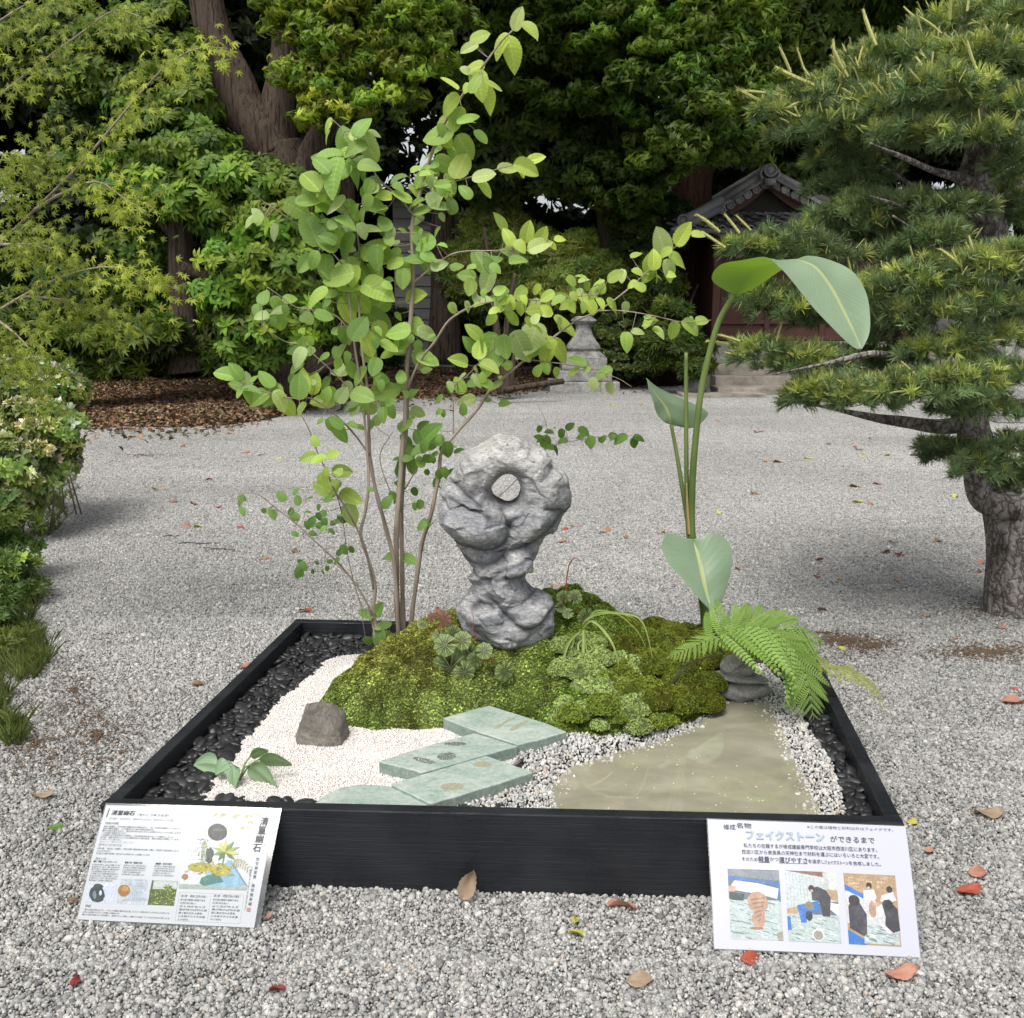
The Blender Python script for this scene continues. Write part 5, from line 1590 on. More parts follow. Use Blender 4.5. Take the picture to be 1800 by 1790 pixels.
for i, l in enumerate(body):
    xe = [905, 690, 910, 470, 850, 893, 430][i]
    T('small_print', ink, l, 283-i*5.5, y0+i*17.5, 13, xe, slant=.1)
T('small_print', ink2, '作庭 せいこう　庭園 ゆうせき　石組 こうせい', 250, 418, 11, 525)
T('small_print', ink, '【デザインコンセプト】', 235, 446, 18, 425, slant=.15)
for i, (l, xe) in enumerate([('古来の庭、「枯山水」を基調に、竹林と石組（景色を映す水の庭）を配し、季を感じる庭を創作しました。', 895), ('ともなわれた。', 345), ('石の庭だけの静かな世界が、訪れる人の心を和ませることを目指しています。', 660)]):
    T('small_print', ink, l, 233-i*5, 472+i*20, 13, xe, slant=.1)
T('small_print', ink, '【見どころ】', 210, 556, 17, 302, slant=.15)
for j, (x, xe, hd_) in enumerate([(205, 392, '■石・景観（フェイクストーン）'), (458, 600, '■苔と砂・静寂の流れ'), (703, 832, '■植栽・生命の息吹')]):
    T('small_print', ink, hd_, x, 576+j*10, 14, xe, bold=.01)
    for i in range(8 if j == 0 else 5):
        l = ['白い砂は水の流れを、石は山々を表現しています', '苔の緑がやわらかく広がり、景色に深みを添えます', '風が竹を揺らすとき庭は静かに呼吸を始めます', '小さな水面に映る空もまた庭の一部となります', 'どの角度から見ても表情が異なる庭の姿です'][(i+j)%5]
        T('small_print', ink, l, x-10-i*4, 600+j*8+i*17.5, 12, xe+30-i*4-(30 if i % 4 == 3 else 0), slant=.05)
for j, (x0, x1, y0_, y1_) in enumerate([(145, 382, 748, 890), (395, 640, 715, 905), (648, 876, 722, 916)]): pass
ph1 = [(176, 742), (393, 750), (370, 897), (135, 888)]
S1.poly('printed_picture', pc_('pale_sky', (.50, .55, .72)), ph1, .0004)
d_ = pc_('dark_stone', (.035, .05, .045))
S1.disc('printed_picture', d_, 235, 820, 66, 62, .0006, 14, .15, 1); S1.disc('printed_picture', d_, 245, 768, 40, 24, .0008, 12, .1, 2); S1.disc('printed_picture', d_, 240, 865, 50, 24, .0008, 12, .1, 3)
S1.disc('printed_picture', pc_('pale_sky', (.50, .55, .72)), 263, 818, 13, 20, .001, 10, .1, 4)
S1.disc('printed_picture', pc_('stone_grey', (.16, .2, .24)), 215, 830, 14, 34, .001, 10, .2, 5)
ph2 = [(428, 708), (650, 718), (612, 910), (388, 898)]
S1.poly('printed_picture', pc_('raked_sand', (.46, .51, .57)), ph2, .0004)
rk_ = pc_('raked_line', (.30, .35, .42))
for i in range(13):
    pts = [(440+i*17+35*math.sin(t*.9), 712+t*15.5) for t in range(12)]
    for a, b_ in zip(pts, pts[1:]):
        if a[0] < 645-t*0 and b_[0] < 648-(b_[1]-715)*.2: S1.line('printed_picture', rk_, a, b_, 4, .0006)
S1.disc('printed_picture', pc_('brown_stone', (.30, .16, .05)), 452, 800, 50, 46, .0009, 14, .05, 6)
S1.disc('printed_picture', pc_('brown_stone_lit', (.42, .25, .08)), 460, 785, 28, 22, .0011, 12, .1, 7)
ph3 = [(676, 720), (882, 730), (848, 918), (640, 910)]
S1.poly('printed_picture', pc_('leaf_shadow', (.07, .10, .02)), ph3, .0004)
S1.poly('printed_picture', pc_('grey_mist', (.42, .47, .44)), [(690, 722), (880, 732), (870, 790), (680, 790)], .0005)
rp = random.Random(4)
greens = [pc_('green_a', (.13, .20, .03)), pc_('green_b', (.26, .32, .06)), pc_('green_c', (.07, .14, .04)), pc_('yellow_a', (.45, .45, .08))]
for i in range(80):
    x = rp.uniform(655, 865); y = rp.uniform(800, 908)
    x = min(x, 876-(y-730)*.17)
    S1.disc('printed_picture', greens[rp.randrange(4)], x, y, rp.uniform(3, 8), rp.uniform(3, 6), .0007+i*4e-6, 6, .3, i)
for a in range(9):
    an = a*.7; x2, y2 = 803+46*math.cos(an), 785+38*math.sin(an)
    nx_, ny_ = -math.sin(an)*7, math.cos(an)*7
    S1.poly('printed_picture', greens[a % 3], [(803, 785), ((803+x2)/2+nx_, (785+y2)/2+ny_), (x2, y2), ((803+x2)/2-nx_, (785+y2)/2-ny_)], .0012+a*1e-5)
T('small_print', ink, '【総括】', 128, 922, 16, 180, slant=.1)
for i, (l, xe) in enumerate([('一幅の山水画を眺めるように、一つひとつの要素に意味を込めた庭。ひととき、日常を忘れていただけましたら幸いです。', 822), ('この庭が心に残る風景となりますように。見る角度により表情が変わります。', 420), ('静かに時が流れるこの空間で、自然と人との新しい関わりを感じていただければと思います。', 825)]):
    T('small_print', ink, l, 120-i*5, 948+i*19+ (0), 12, xe, slant=.05)
# lower right framed text
fr = [(895, 812), (1395, 835), (1360, 1052), (855, 1030)]
gl = pc_('grey_frame', (.48, .51, .55))
for a, b_ in zip(fr, fr[1:]+fr[:1]): S1.line('small_print', gl, a, b_, 2.2, .0006)
S1.line('small_print', gl, (1140, 830), (1108, 1035), 2, .0006)
for x, xe, hd_ in ((905, 1120, '陰と陽 ─ 静寂と生命の対比 ─'), (1160, 1378, '前と静 ─ 時間が流れる場所 ─')):
    T('small_print', ink, hd_, x, 848, 17, xe, slant=.1)
    for i in range(7):
        T('small_print', ink, ['石の庭は静寂の象徴である', '白と緑の対比が美しい', '水と光がゆらぎ', '風が吹けば竹の音', '静と動が交わる景色', '心を映す小さな水面', 'ゆったりと時が流れる'][i], x-8-i*3.5, 876+i*25, 14, x+ [190, 120, 200, 215, 180, 205, 80][i]-i*4, slant=.05)
# main picture
S1.poly('printed_picture', pc_('mist', (.60, .64, .70)), [(940, 240), (1395, 245), (1370, 600), (920, 580)], .0003)
gm = pc_('lattice', (.34, .38, .46))
for i in range(15): S1.line('printed_picture', gm, (985+i*28.5, 240), (952+i*28.0, 570), 2.6, .0005)
for i in range(10): S1.line('printed_picture', gm, (980-i*3.2, 262+i*33), (1388-i*3, 270+i*33), 2.2, .00055)
S1.disc('printed_picture', pc_('black_disc', (.018, .02, .024)), 1188, 338, 76, 70, .0009, 28)
S1.disc('printed_picture', pc_('disc_sheen', (.06, .065, .08)), 1200, 320, 50, 12, .0011, 12, .3, 2)
S1.poly('printed_picture', pc_('pale_floor', (.55, .60, .66)), [(918, 590), (1300, 570), (1420, 770), (900, 750)], .0006)
S1.poly('printed_picture', pc_('blue_water', (.20, .38, .52)), [(1090, 670), (1300, 560), (1418, 765), (1140, 770)], .0008)
S1.poly('printed_picture', pc_('teal_slabs', (.05, .17, .15)), [(1065, 700), (1190, 655), (1240, 735), (1080, 765), (1050, 745)], .001)
S1.poly('printed_picture', pc_('shadow_strip', (.30, .36, .34)), [(890, 750), (1420, 775), (1415, 800), (888, 785)], .0007)
mossp = [pc_('moss_a', (.32, .29, .03)), pc_('moss_b', (.16, .15, .03)), pc_('moss_c', (.45, .42, .06))]
S1.disc('printed_picture', mossp[0], 1060, 620, 104, 40, .0011, 16, .08, 1); S1.disc('printed_picture', mossp[0], 1215, 640, 80, 50, .0012, 16, .1, 2)
for i in range(70):
    S1.disc('printed_picture', mossp[rp.randrange(3)], rp.gauss(1150, 75), rp.gauss(630, 26), rp.uniform(5, 15), rp.uniform(4, 9), .0014+i*3e-6, 7, .3, i)
S1.disc('printed_picture', pc_('dark_stone', (.035, .05, .045)), 1130, 510, 34, 46, .0018, 14, .2, 8); S1.disc('printed_picture', pc_('dark_stone', (.035, .05, .045)), 1125, 560, 24, 30, .0018, 14, .2, 9)
S1.disc('printed_picture', pc_('brown_stone', (.30, .16, .05)), 938, 695, 26, 24, .001, 12, .1, 3)
for a in range(9):
    an = -1.6+(a-4)*.62; x2, y2 = 1260+110*math.cos(an), 490+95*math.sin(an)
    nx_, ny_ = -math.sin(an)*15, math.cos(an)*15
    S1.poly('printed_picture', [greens[2], greens[0], greens[1], greens[3]][a % 4] if a != 4 else greens[3], [(1250, 500), ((1250+x2)/2+nx_, (500+y2)/2+ny_), (x2, y2), ((1250+x2)/2-nx_, (500+y2)/2-ny_)], .0019+a*1e-5)
S1.line('printed_picture', greens[2], (1248, 500), (1230, 600), 8, .0018)
for i in range(60):
    x = rp.gauss(1085, 26); y = rp.uniform(390, 560)
    S1.disc('printed_picture', greens[rp.choice([0, 1, 3])], x, y, rp.uniform(3, 8), rp.uniform(2, 5), .0016, 6, .3, i)
for i in range(4): S1.line('printed_picture', greens[0], (1070+i*12, 420), (1062+i*10, 590), 3, .0015)
olv = pc_('olive_bamboo', (.42, .42, .22))
for (x, y, n_) in ((1230, 180, 9), (1330, 185, 9), (1430, 190, 8), (1410, 290, 6), (1500, 175, 7), (1180, 170, 4), (1460, 240, 5)):
    for i in range(n_):
        an = rp.uniform(.2, 2.9); l = rp.uniform(30, 68); x2, y2 = x+l*math.cos(an), y+l*math.sin(an)
        nx_, ny_ = -math.sin(an)*4.5, math.cos(an)*4.5
        S1.poly('printed_picture', olv, [(x, y), ((x+x2)/2+nx_, (y+y2)/2+ny_), (x2, y2), ((x+x2)/2-nx_, (y+y2)/2-ny_)], .0007+i*1e-5)
for i in range(9):   # fern frond print
    t = i/8; bx, by = 1310+130*t, 590-25*math.sin(t*3)+50*t*t
    S1.line('printed_picture', olv, (bx, by), (bx-22+20*t, by+45), 6, .002); S1.line('printed_picture', olv, (bx, by), (bx+20, by-35*(1-t)), 6, .002)
S1.line('printed_picture', pc_('dark_edge', (.1, .13, .14)), (1310, 600), (1420, 768), 6, .0021)
S1.vtext('lettering', ink, '清篁幽石', 1545, 252, 1490, 465, 60, bold=.014)
S1.vtext('lettering', ink, '枝空幽篁裏、弾琴復長嘯', 1500, 555, 1437, 905, 24)
S1.vtext('small_print', ink, 'せいこうゆうせき', 1568, 352, 1540, 510, 12)
S1.vtext('small_print', ink, '独り幽篁の裏に坐し琴を弾じて復た長嘯す深林人知らず', 1455, 620, 1400, 950, 10)
S1.poly('lettering', pc_('red_seal', (.45, .20, .20)), [(1418, 932), (1446, 934), (1442, 964), (1413, 961)], .001)
S1.close()
# right sign (crop scale 4.2857, origin 1220,1420)
cr = [(103, 88), (1592, 140), (1705, 1130), (152, 1062)]
pxc = [(1220+a/4.2857, 1420+b_/4.2857) for a, b_ in cr]
S2 = Sheet(sign_corners(*pxc, .2), cr, 'making_of_sign', 'white laminated sheet with grey heading and three photos, leaning on the planter at right', 0, .007)
S2.quadsheet('laminate', -.006, -.01, 1.006, 1.01, -.0006, film)
S2.front = S2.quadsheet('sheet', 0, 0, 1, 1, 0, paper2)
S2.quadsheet('sheet_back', 0, 0, 1, 1, -.0016, paper2)
T = S2.text
nav = simple('navy_ink', (.05, .055, .09), .4); blu = simple('outline_blue', (.10, .14, .21), .4); blf = simple('heading_fill', (.30, .37, .45), .4)
T('lettering', nav, '修成', 220, 168, 38, 312, bold=.012); T('lettering', nav, '名物', 318, 156, 38, 432, bold=.012)
T('lettering', nav, '※この面は植物と砂利以外はフェイクです。', 850, 160, 22, 1498)
T('heading', blu, 'フェイクストーン', 383, 245, 66, 980, off=.0008, bold=.05)
T('heading', blf, 'フェイクストーン', 383, 245, 66, 980, off=.0016, bold=.02)
T('lettering', nav, 'ができるまで', 1022, 268, 44, 1358, bold=.01)
T('lettering', nav, '私たちの在籍するが修成建設専門学校は大阪市西淀川区にあります。', 372, 312, 30, 1372, bold=.006)
T('lettering', nav, '西淀川区から奈良県の天神社まで材料を運ぶにはいろいろと大変です。', 357, 362, 30, 1385, bold=.006)
T('lettering', nav, 'そのため', 355, 418, 28, 478, bold=.006); T('lettering', nav, '軽量', 482, 424, 38, 566, bold=.016); T('lettering', nav, 'かつ', 568, 420, 28, 635, bold=.006); T('lettering', nav, '運びやすさ', 637, 430, 38, 852, bold=.016)
T('lettering', nav, 'を追求し', 855, 436, 27, 980, bold=.006); T('lettering', nav, 'フェイクストーン', 978, 444, 27, 1158, bold=.02); T('lettering', nav, 'を合成しました。', 1160, 450, 27, 1402, bold=.006)
S2.line('lettering', nav, (483, 432), (566, 435), 3); S2.line('lettering', nav, (637, 437), (852, 444), 3)
phA = [(250, 478), (636, 493), (672, 1010), (275, 996)]
phB = [(676, 493), (1062, 510), (1108, 1030), (712, 1013)]
phC = [(1120, 514), (1510, 531), (1560, 1055), (1165, 1035)]
def inph(q, u, v): 
    q = [np.array(x, float) for x in q]
    return tuple((1-v)*((1-u)*q[0]+u*q[1])+v*((1-u)*q[3]+u*q[2]))
def pp_(q, mat, uvs, off, layer='printed_photo'): S2.poly(layer, mat, [inph(q, u, v) for u, v in uvs], off)
def pd_(q, mat, u, v, ru, rv, off, n=14, wob=0, seed=0):
    r = random.Random(seed)
    pp_(q, mat, [(u+ru*math.cos(6.283*i/n)*(1+wob*r.uniform(-1, 1)), v+rv*math.sin(6.283*i/n)*(1+wob*r.uniform(-1, 1))) for i in range(n)], off)
full = [(0, 0), (1, 0), (1, 1), (0, 1)]
slate = pc_('slate', (.12, .15, .20)); news = pc_('newsprint', (.42, .50, .50)); newd = pc_('newsprint_dark', (.16, .21, .22)); bluet = pc_('blue_tarp', (.04, .17, .50)); clay = pc_('clay', (.42, .27, .19)); clayd = pc_('clay_shadow', (.27, .16, .11)); wht = pc_('photo_white', (.66, .68, .70)); drk = pc_('photo_dark', (.055, .055, .07)); tan = pc_('tan_floor', (.40, .28, .17)); hair = pc_('dark_hair', (.04, .038, .045)); skin = pc_('skin_tone', (.50, .34, .26)); cloth = pc_('white_cloth', (.62, .64, .66)); lock = pc_('locker', (.50, .56, .58)); lockd = pc_('locker_line', (.33, .38, .42))
def newspaper(q, v0, v1, u0, u1, off, seed):
    r = random.Random(seed)
    pp_(q, news, [(u0, v0), (u1, v0), (u1, v1), (u0, v1)], off)
    for i in range(46):
        u = r.uniform(u0, u1-.16); v = r.uniform(v0+.01, v1-.03); w = r.uniform(.06, .16); h = r.uniform(.006, .016)
        sl = .02
        pp_(q, newd if r.random() < .6 else wht, [(u, v), (u+w, v+sl), (u+w, v+sl+h), (u, v+h)], off+.0001+i*2e-6)
pp_(phA, slate, full, .0004); pp_(phA, pc_('grey_floor', (.20, .23, .27)), [(0, 0), (1, 0), (1, .16), (0, .10)], .0005)
newspaper(phA, .44, 1, 0, 1, .0006, 1)
pp_(phA, bluet, [(0, .11), (1, .19), (1, .22), (0, .15)], .0007); pp_(phA, bluet, [(.93, .2), (1, .2), (1, .46), (.97, .46)], .0007)
pp_(phA, wht, [(.12, .17), (.55, .2), (.52, .35), (.0, .30)], .0008); pp_(phA, wht, [(.55, .2), (.97, .27), (.93, .42), (.52, .35)], .00085)
pp_(phA, skin, [(0, .25), (.16, .25), (.12, .33), (0, .33)], .0009); pp_(phA, pc_('dark_teal', (.03, .07, .07)), [(.02, .34), (.3, .36), (.28, .46), (.02, .45)], .0009)
pd_(phA, clay, .55, .47, .20, .15, .001, 16, .06, 1); pd_(phA, clay, .55, .72, .13, .12, .0011, 14, .06, 2); pp_(phA, clay, [(.45, .5), (.68, .5), (.66, .75), (.47, .75)], .00105)
for i in range(6): pp_(phA, clayd, [(.42+.02*i, .43+i*.06), (.7-.02*i, .40+i*.06), (.7-.02*i, .415+i*.06), (.43+.02*i, .45+i*.06)], .0013)
pd_(phA, clayd, .50, .84, .14, .02, .0012, 12)
pp_(phA, pc_('bucket', (.30, .29, .25)), [(.88, .9), (1, .87), (1, 1), (.9, 1)], .0014)
pp_(phB, pc_('indoor_wall', (.45, .48, .46)), full, .0004); pp_(phB, lock, [(0, .0), (.74, .08), (.74, .42), (0, .54)], .0005)
for i in range(11):
    u = .02+i*.066; pp_(phB, lockd, [(u, .02+i*.008), (u+.008, .02+i*.008), (u+.012, .52-i*.011), (u+.004, .52-i*.011)], .0007)
pp_(phB, pc_('dark_red_blinds', (.22, .12, .10)), [(0, 0), (.74, 0), (.74, .08), (.2, .02)], .0006)
pp_(phB, pc_('window_light', (.58, .60, .58)), [(.84, 0), (1, 0), (1, .25), (.84, .25)], .0006); pp_(phB, tan, [(.80, .25), (1, .27), (1, .42), (.8, .38)], .00065)
pp_(phB, tan, [(0, .56), (.3, .49), (.36, .56), (0, .66)], .0007); pp_(phB, slate, [(.5, .48), (1, .42), (1, .72), (.5, .62)], .00072); pp_(phB, wht, [(.82, .44), (1, .46), (1, .64), (.8, .52)], .0008)
newspaper(phB, .62, 1, 0, 1, .0009, 2)
pp_(phB, bluet, [(.2, .5), (.62, .42), (.64, .56), (.4, .62), (.36, .74), (.26, .74)], .0011); pp_(phB, bluet, [(0, .66), (.06, .66), (.07, .85), (0, .85)], .00112)
pp_(phB, drk, [(.50, .24), (.62, .22), (.78, .27), (.86, .37), (.84, .5), (.82, .64), (.68, .64), (.66, .5), (.62, .42), (.5, .42)], .0013)
pd_(phB, hair, .50, .25, .06, .05, .0015, 12); pd_(phB, skin, .50, .285, .035, .02, .0016, 10); pd_(phB, pc_('olive_clay', (.22, .20, .13)), .44, .50, .09, .06, .0015, 12, .1, 3); pd_(phB, hair, .42, .64, .07, .07, .0015, 12, .15, 4)
pd_(phB, wht, .57, .90, .12, .085, .0016, 18); pd_(phB, pc_('bucket', (.30, .29, .25)), .57, .905, .09, .065, .0018, 18)
pp_(phC, tan, full, .0004)
for i in range(14):
    u = rp.uniform(.02, .9); v = rp.uniform(.0, .18); pp_(phC, pc_('chair_wood', (.55, .42, .28)), [(u, v), (u+.12, v+.01), (u+.11, v+.025), (u, v+.02)], .0006+i*5e-6); pp_(phC, pc_('chair_wood', (.55, .42, .28)), [(u, v), (u+.012, v), (u+.02, v+.1), (u+.01, v+.1)], .0007+i*5e-6)
pp_(phC, pc_('pale_floor_sheet', (.56, .58, .60)), [(0, .25), (.3, .3), (.9, .5), (1, .8), (.6, .9), (0, .7)], .0008)
pp_(phC, bluet, [(0, .16), (.36, .3), (.34, .36), (0, .24)], .0009); pp_(phC, bluet, [(0, .80), (.3, .92), (.34, 1), (0, 1)], .00092)
newspaper(phC, .72, .98, .3, .98, .00095, 3)
pp_(phC, cloth, [(.36, .24), (.56, .22), (.6, .34), (.5, .42), (.34, .40)], .0012); pd_(phC, hair, .47, .17, .055, .05, .0014, 12); pd_(phC, skin, .46, .2, .03, .02, .0015, 10)
pp_(phC, cloth, [(.70, .30), (.92, .24), (.98, .36), (.8, .42), (.66, .38)], .0012); pd_(phC, hair, .86, .21, .06, .05, .0014, 12)
pd_(phC, clay, .50, .50, .07, .12, .0013, 12, .1, 5); pd_(phC, skin, .60, .43, .06, .03, .0013, 10, .2, 6)
pp_(phC, drk, [(.04, .48), (.10, .40), (.26, .42), (.38, .58), (.36, .85), (.30, .88), (.04, .78)], .0015); pd_(phC, hair, .16, .39, .11, .08, .0017, 14, .05, 7)
pp_(phC, drk, [(.70, .45), (.84, .38), (.98, .48), (1.0, .78), (.86, .82), (.72, .72), (.74, .6)], .0015); pd_(phC, hair, .80, .43, .11, .075, .0017, 14, .05, 8); pp_(phC, cloth, [(.6, .62), (.72, .72), (.86, .82), (.8, .84), (.58, .7)], .0016)
S2.close()

# ================================================================ FALLEN LEAVES
cols = {'red': (.33, .07, .04), 'salmon': (.40, .19, .14), 'tan': (.36, .26, .18), 'brown': (.22, .12, .07), 'yellow': (.50, .47, .10), 'green': (.10, .19, .04), 'dark red': (.24, .03, .03)}
fmat = {}
for k, c in cols.items(): fmat[k] = leaf_mat('fallen_leaf_'+k.replace(' ', '_'), tuple(x*.85 for x in c), tuple(min(1, x*1.15) for x in c), trans=.15, rough=.6)
def fallen_me(kind, seed):
    V_, F_ = ovate(12, 3, seed, pleat=.004, bend=rnd.uniform(-.6, 1.3), fold=rnd.uniform(.1, 1.1), serr=.06, width=.3, wave=.13)
    V_ = [(x, y-.5, z) for x, y, z in V_]
    n0 = len(V_)
    tv, tf = tube([(0, -.5, 0), (0, -.62, .01), (.03, -.75, .02)], [.012, .01, .008], 4)
    return mk('fallen_leaf', V_+[tuple(v) for v in tv], F_+[tuple(i+n0 for i in f) for f in tf], fmat[kind], True)
fme = {k: [fallen_me(k, i) for i in range(3)] for k in cols}
named = [
 (823, 1568, 46, 'tan', 95, 'large pale tan fallen leaf standing against the front board of the planter', 1),
 (1092, 1590, 42, 'salmon', 170, 'reddish fallen leaf lying against the bottom of the front board', 0),
 (1012, 1616, 22, 'yellow', 80, 'small yellow fallen leaf in front of the middle of the planter', 0),
 (1018, 1638, 30, 'yellow', 10, 'pale yellow green fallen leaf lying flat nearest the camera side of the planter', 0),
 (1325, 1682, 40, 'red', 20, 'curled bright red leaf just below the bottom edge of the right sign', 0),
 (135, 1722, 26, 'dark red', 90, 'dark red leaf on the gravel in the bottom left corner', 0),
 (488, 1740, 24, 'dark red', 20, 'small dark red leaf at the bottom edge, right of the left sign', 0),
 (1127, 1723, 40, 'tan', 5, 'tan leaf on the gravel near the bottom edge of the picture', 0),
 (1585, 1713, 46, 'salmon', -5, 'faded salmon leaf on the gravel below the right corner of the right sign', 0),
 (1705, 1565, 38, 'red', 10, 'orange red leaf right of the right sign', 0),
 (1720, 1534, 30, 'salmon', 0, 'pinkish narrow leaf lying behind the orange red one', 0),
 (1738, 1430, 44, 'tan', -8, 'long pale tan leaf on the gravel beside the right end of the planter', 0),
 (1600, 1443, 20, 'yellow', 140, 'tiny yellow leaf touching the front right corner of the planter', 0),
 (1635, 1495, 16, 'salmon', 0, 'small pink leaf just right of the front right corner of the planter', 0),
 (98, 1452, 26, 'green', 20, 'fresh green leaf on the gravel left of the left sign', 0),
 (75, 1400, 36, 'tan', -8, 'long tan leaf on the gravel above the fresh green leaf', 0),
 (1783, 1233, 40, 'salmon', 0, 'pink leaf at the right edge of the picture', 0),
 (470, 1612, 18, 'salmon', 30, 'small salmon leaf next to the bottom right corner of the left sign', 0),
 (128, 1582, 16, 'brown', 30, 'small brown leaf at the left edge of the left sign', 0),
 (348, 1202, 22, 'brown', 20, 'crumpled brown leaf outside the left board of the planter', 0),
 (428, 1172, 20, 'salmon', 40, 'salmon leaf touching the outside of the left board', 0),
 (537, 1073, 20, 'red', 10, 'red leaf on the gravel behind the rear left corner of the planter', 0),
 (770, 1002-0+70, 16, 'salmon', 60, 'small salmon leaf behind the back board, left of the standing stone', 0)]
gone = 0
for i, (px, py, l, k, an, lb, up) in enumerate(named):
    p = PZ(px, py, .014); s = l*math.hypot(p.y, CAM_Z)/F
    a = R(an)
    if up:
        p = Vector((p.x, fy(p.x)-.03, .045)); M = basis(p, (.35, .3, .9), (.2, -1, .5), s)
    else:
        M = basis(p, (math.cos(a), math.sin(a), rnd.uniform(-.1, .15)), (rnd.gauss(0, .2), rnd.gauss(0, .2), 1), s)
    add('fallen_leaf', fme[k][i % 3], M=M, label=lb, cat='leaf', group='fallen leaves on the gravel court')
far_l = []
lst = [(383, 890), (365, 842), (278, 860), (305, 882), (340, 885), (350, 925), (325, 925), (420, 927), (460, 982), (470, 980), (518, 968), (490, 805), (430, 795), (455, 800), (348, 756), (285, 758), (322, 785), (1075, 712), (1125, 712), (978, 752), (1060, 935), (1065, 932), (1100, 945), (1165, 935), (985, 952), (996, 930), (975, 1030), (1010, 925), (1183, 1110), (1258, 1112), (1262, 740), (1335, 758), (1330, 760), (1345, 810), (1365, 812), (1420, 805), (1455, 780), (1505, 785), (1510, 790), (1533, 772), (1500, 855), (1505, 882), (1530, 885), (1540, 850), (1570, 952), (1578, 975), (1555, 970), (1560, 968), (1442, 982), (1435, 1012), (1475, 1018), (1580, 1020), (1650, 950), (1680, 872), (1725, 988), (1720, 1005), (1630, 1082), (1680, 1122), (1445, 1070), (1480, 1139), (1760, 1102), (1785, 1210), (1515, 802), (1560, 800), (1325, 868), (1265, 900), (1300, 1000)]
for i, (px, py) in enumerate(lst):
    k = ['salmon', 'red', 'tan', 'salmon', 'brown', 'yellow'][i % 6]
    if (px, py) in ((1515, 802), (1560, 800)): k = 'yellow'
    if (px, py) == (1578, 975): k = 'dark red'
    p = PZ(px, py, .013); s = rnd.uniform(13, 21)*math.hypot(p.y, CAM_Z)/F
    s = min(s, .085)
    a = rnd.uniform(0, 6.28)
    far_l.append((add('fallen_leaf', fme[k][i % 3], M=basis(p, (math.cos(a), math.sin(a), 0), (rnd.gauss(0, .25), rnd.gauss(0, .25), 1), s), cat='leaf', group='fallen leaves on the gravel court'), k, px, py))
bands = [(790, 'far out near the trees'), (860, 'far on the court'), (930, 'midway on the court'), (1010, 'near on the court'), (2000, 'close behind the planter')]
sides = [(350, 'at the left'), (640, 'left of the shrub'), (1040, 'behind the standing stone'), (1200, 'just left of the big leaves'), (1350, 'just right of the big leaves'), (1520, 'between big leaves and pine'), (1640, 'left of the pine trunk'), (2000, 'beside the pine trunk')]
for o, k, px, py in far_l:
    o['label'] = 'small %s fallen leaf %s, %s' % (k, [b for a, b in bands if py < a][0], [b for a, b in sides if px < a][0])
# twigs on the gravel
twm = simple('dry_twig', (.09, .065, .045), .8)
for i, (px, py, l, an, lb) in enumerate([(350, 955, 70, 4, 'thin dark twig on the gravel left of the planter, furthest of the pair'), (385, 965, 60, -6, 'thin bent dark twig on the gravel left of the planter, nearer of the pair'), (1455, 1112, 40, 8, 'short dark twig on the gravel behind the fern'), (300, 942, 26, 20, 'short mossy twig lying alone on the far left gravel')]):
    p = PZ(px, py, .012); s = l*math.hypot(p.y, CAM_Z)/F; a = R(an)
    pts = [p+Vector((math.cos(a)*s*(t/6-.5), math.sin(a)*s*(t/6-.5)+.012*math.sin(t*1.7+i), .004*math.sin(t))) for t in range(7)]
    add('twig', MB().tube(pts, .0035, 5).mesh('twig', twm), label=lb, cat='twig')

# ================================================================ WOODLAND FLOOR
edge_px = [(-500, 722), (60, 722), (130, 738), (200, 750), (300, 752), (400, 747), (470, 738), (530, 724), (600, 706), (700, 700), (760, 700), (840, 694), (900, 690), (950, 684), (985, 676), (1100, 676), (1180, 680), (1240, 672), (1420, 668), (2300, 664)]
edge = [PZ(a, b_, 0) for a, b_ in edge_px]
def floor_z(x, y):
    ex_ = np.interp(x, [p.x for p in edge], [p.y for p in edge])
    d = y-ex_
    n_ = fbm(x*.5, y*.5, 0*x, 3, 91)*.10
    return np.where(d > 0, .03+np.clip(d/2.2, 0, 1)*.12+n_*np.clip(d/1.5, 0, 1)+np.clip(d-2, 0, 40)*.012, -.05), d
xs = np.concatenate([np.linspace(-40, -9, 20)[:-1], np.linspace(-9, 9, 150), np.linspace(9, 40, 20)[1:]])
ts = np.concatenate([np.linspace(-.12, 3, 34)[:-1], np.linspace(3, 90, 60)])
V = []
for x in xs:
    ey = float(np.interp(x, [p.x for p in edge], [p.y for p in edge]))
    ey += .12*float(fbm(np.array([x*1.3]), np.array([0.]), np.array([0.]), 3, 5)[0])
    for t in ts:
        z, _ = floor_z(np.array([x]), np.array([ey+t]))
        V.append((x, ey+t, -.012 if t < -.05 else float(max(.012, z[0])) if t > 0 else .012))
m_ = len(ts)
Fc = [(i*m_+j, (i+1)*m_+j, (i+1)*m_+j+1, i*m_+j+1) for i in range(len(xs)-1) for j in range(m_-1)]
soil = NB('leaf_littered_soil')
s_c = soil.mix(soil.noise(3, 5, .7), (.026, .018, .012), (.07, .045, .03))
s_c = soil.mix(soil.ramp(soil.vor(22), [(.15, (.5, .5, .5)), (.4, (0, 0, 0))]), s_c, (.12, .06, .035))
soil = soil.done(soil.pr(s_c, .95, .05, soil.bump(soil.noise(12, 5, .7), 1, .05)))
add('woodland_floor', mk('woodland_floor', V, Fc, soil, True), kind='structure')
litm = leaf_mat('dry_litter_leaf', (.07, .042, .026), (.25, .155, .10), trans=.1, rough=.6, tintattr='inst')
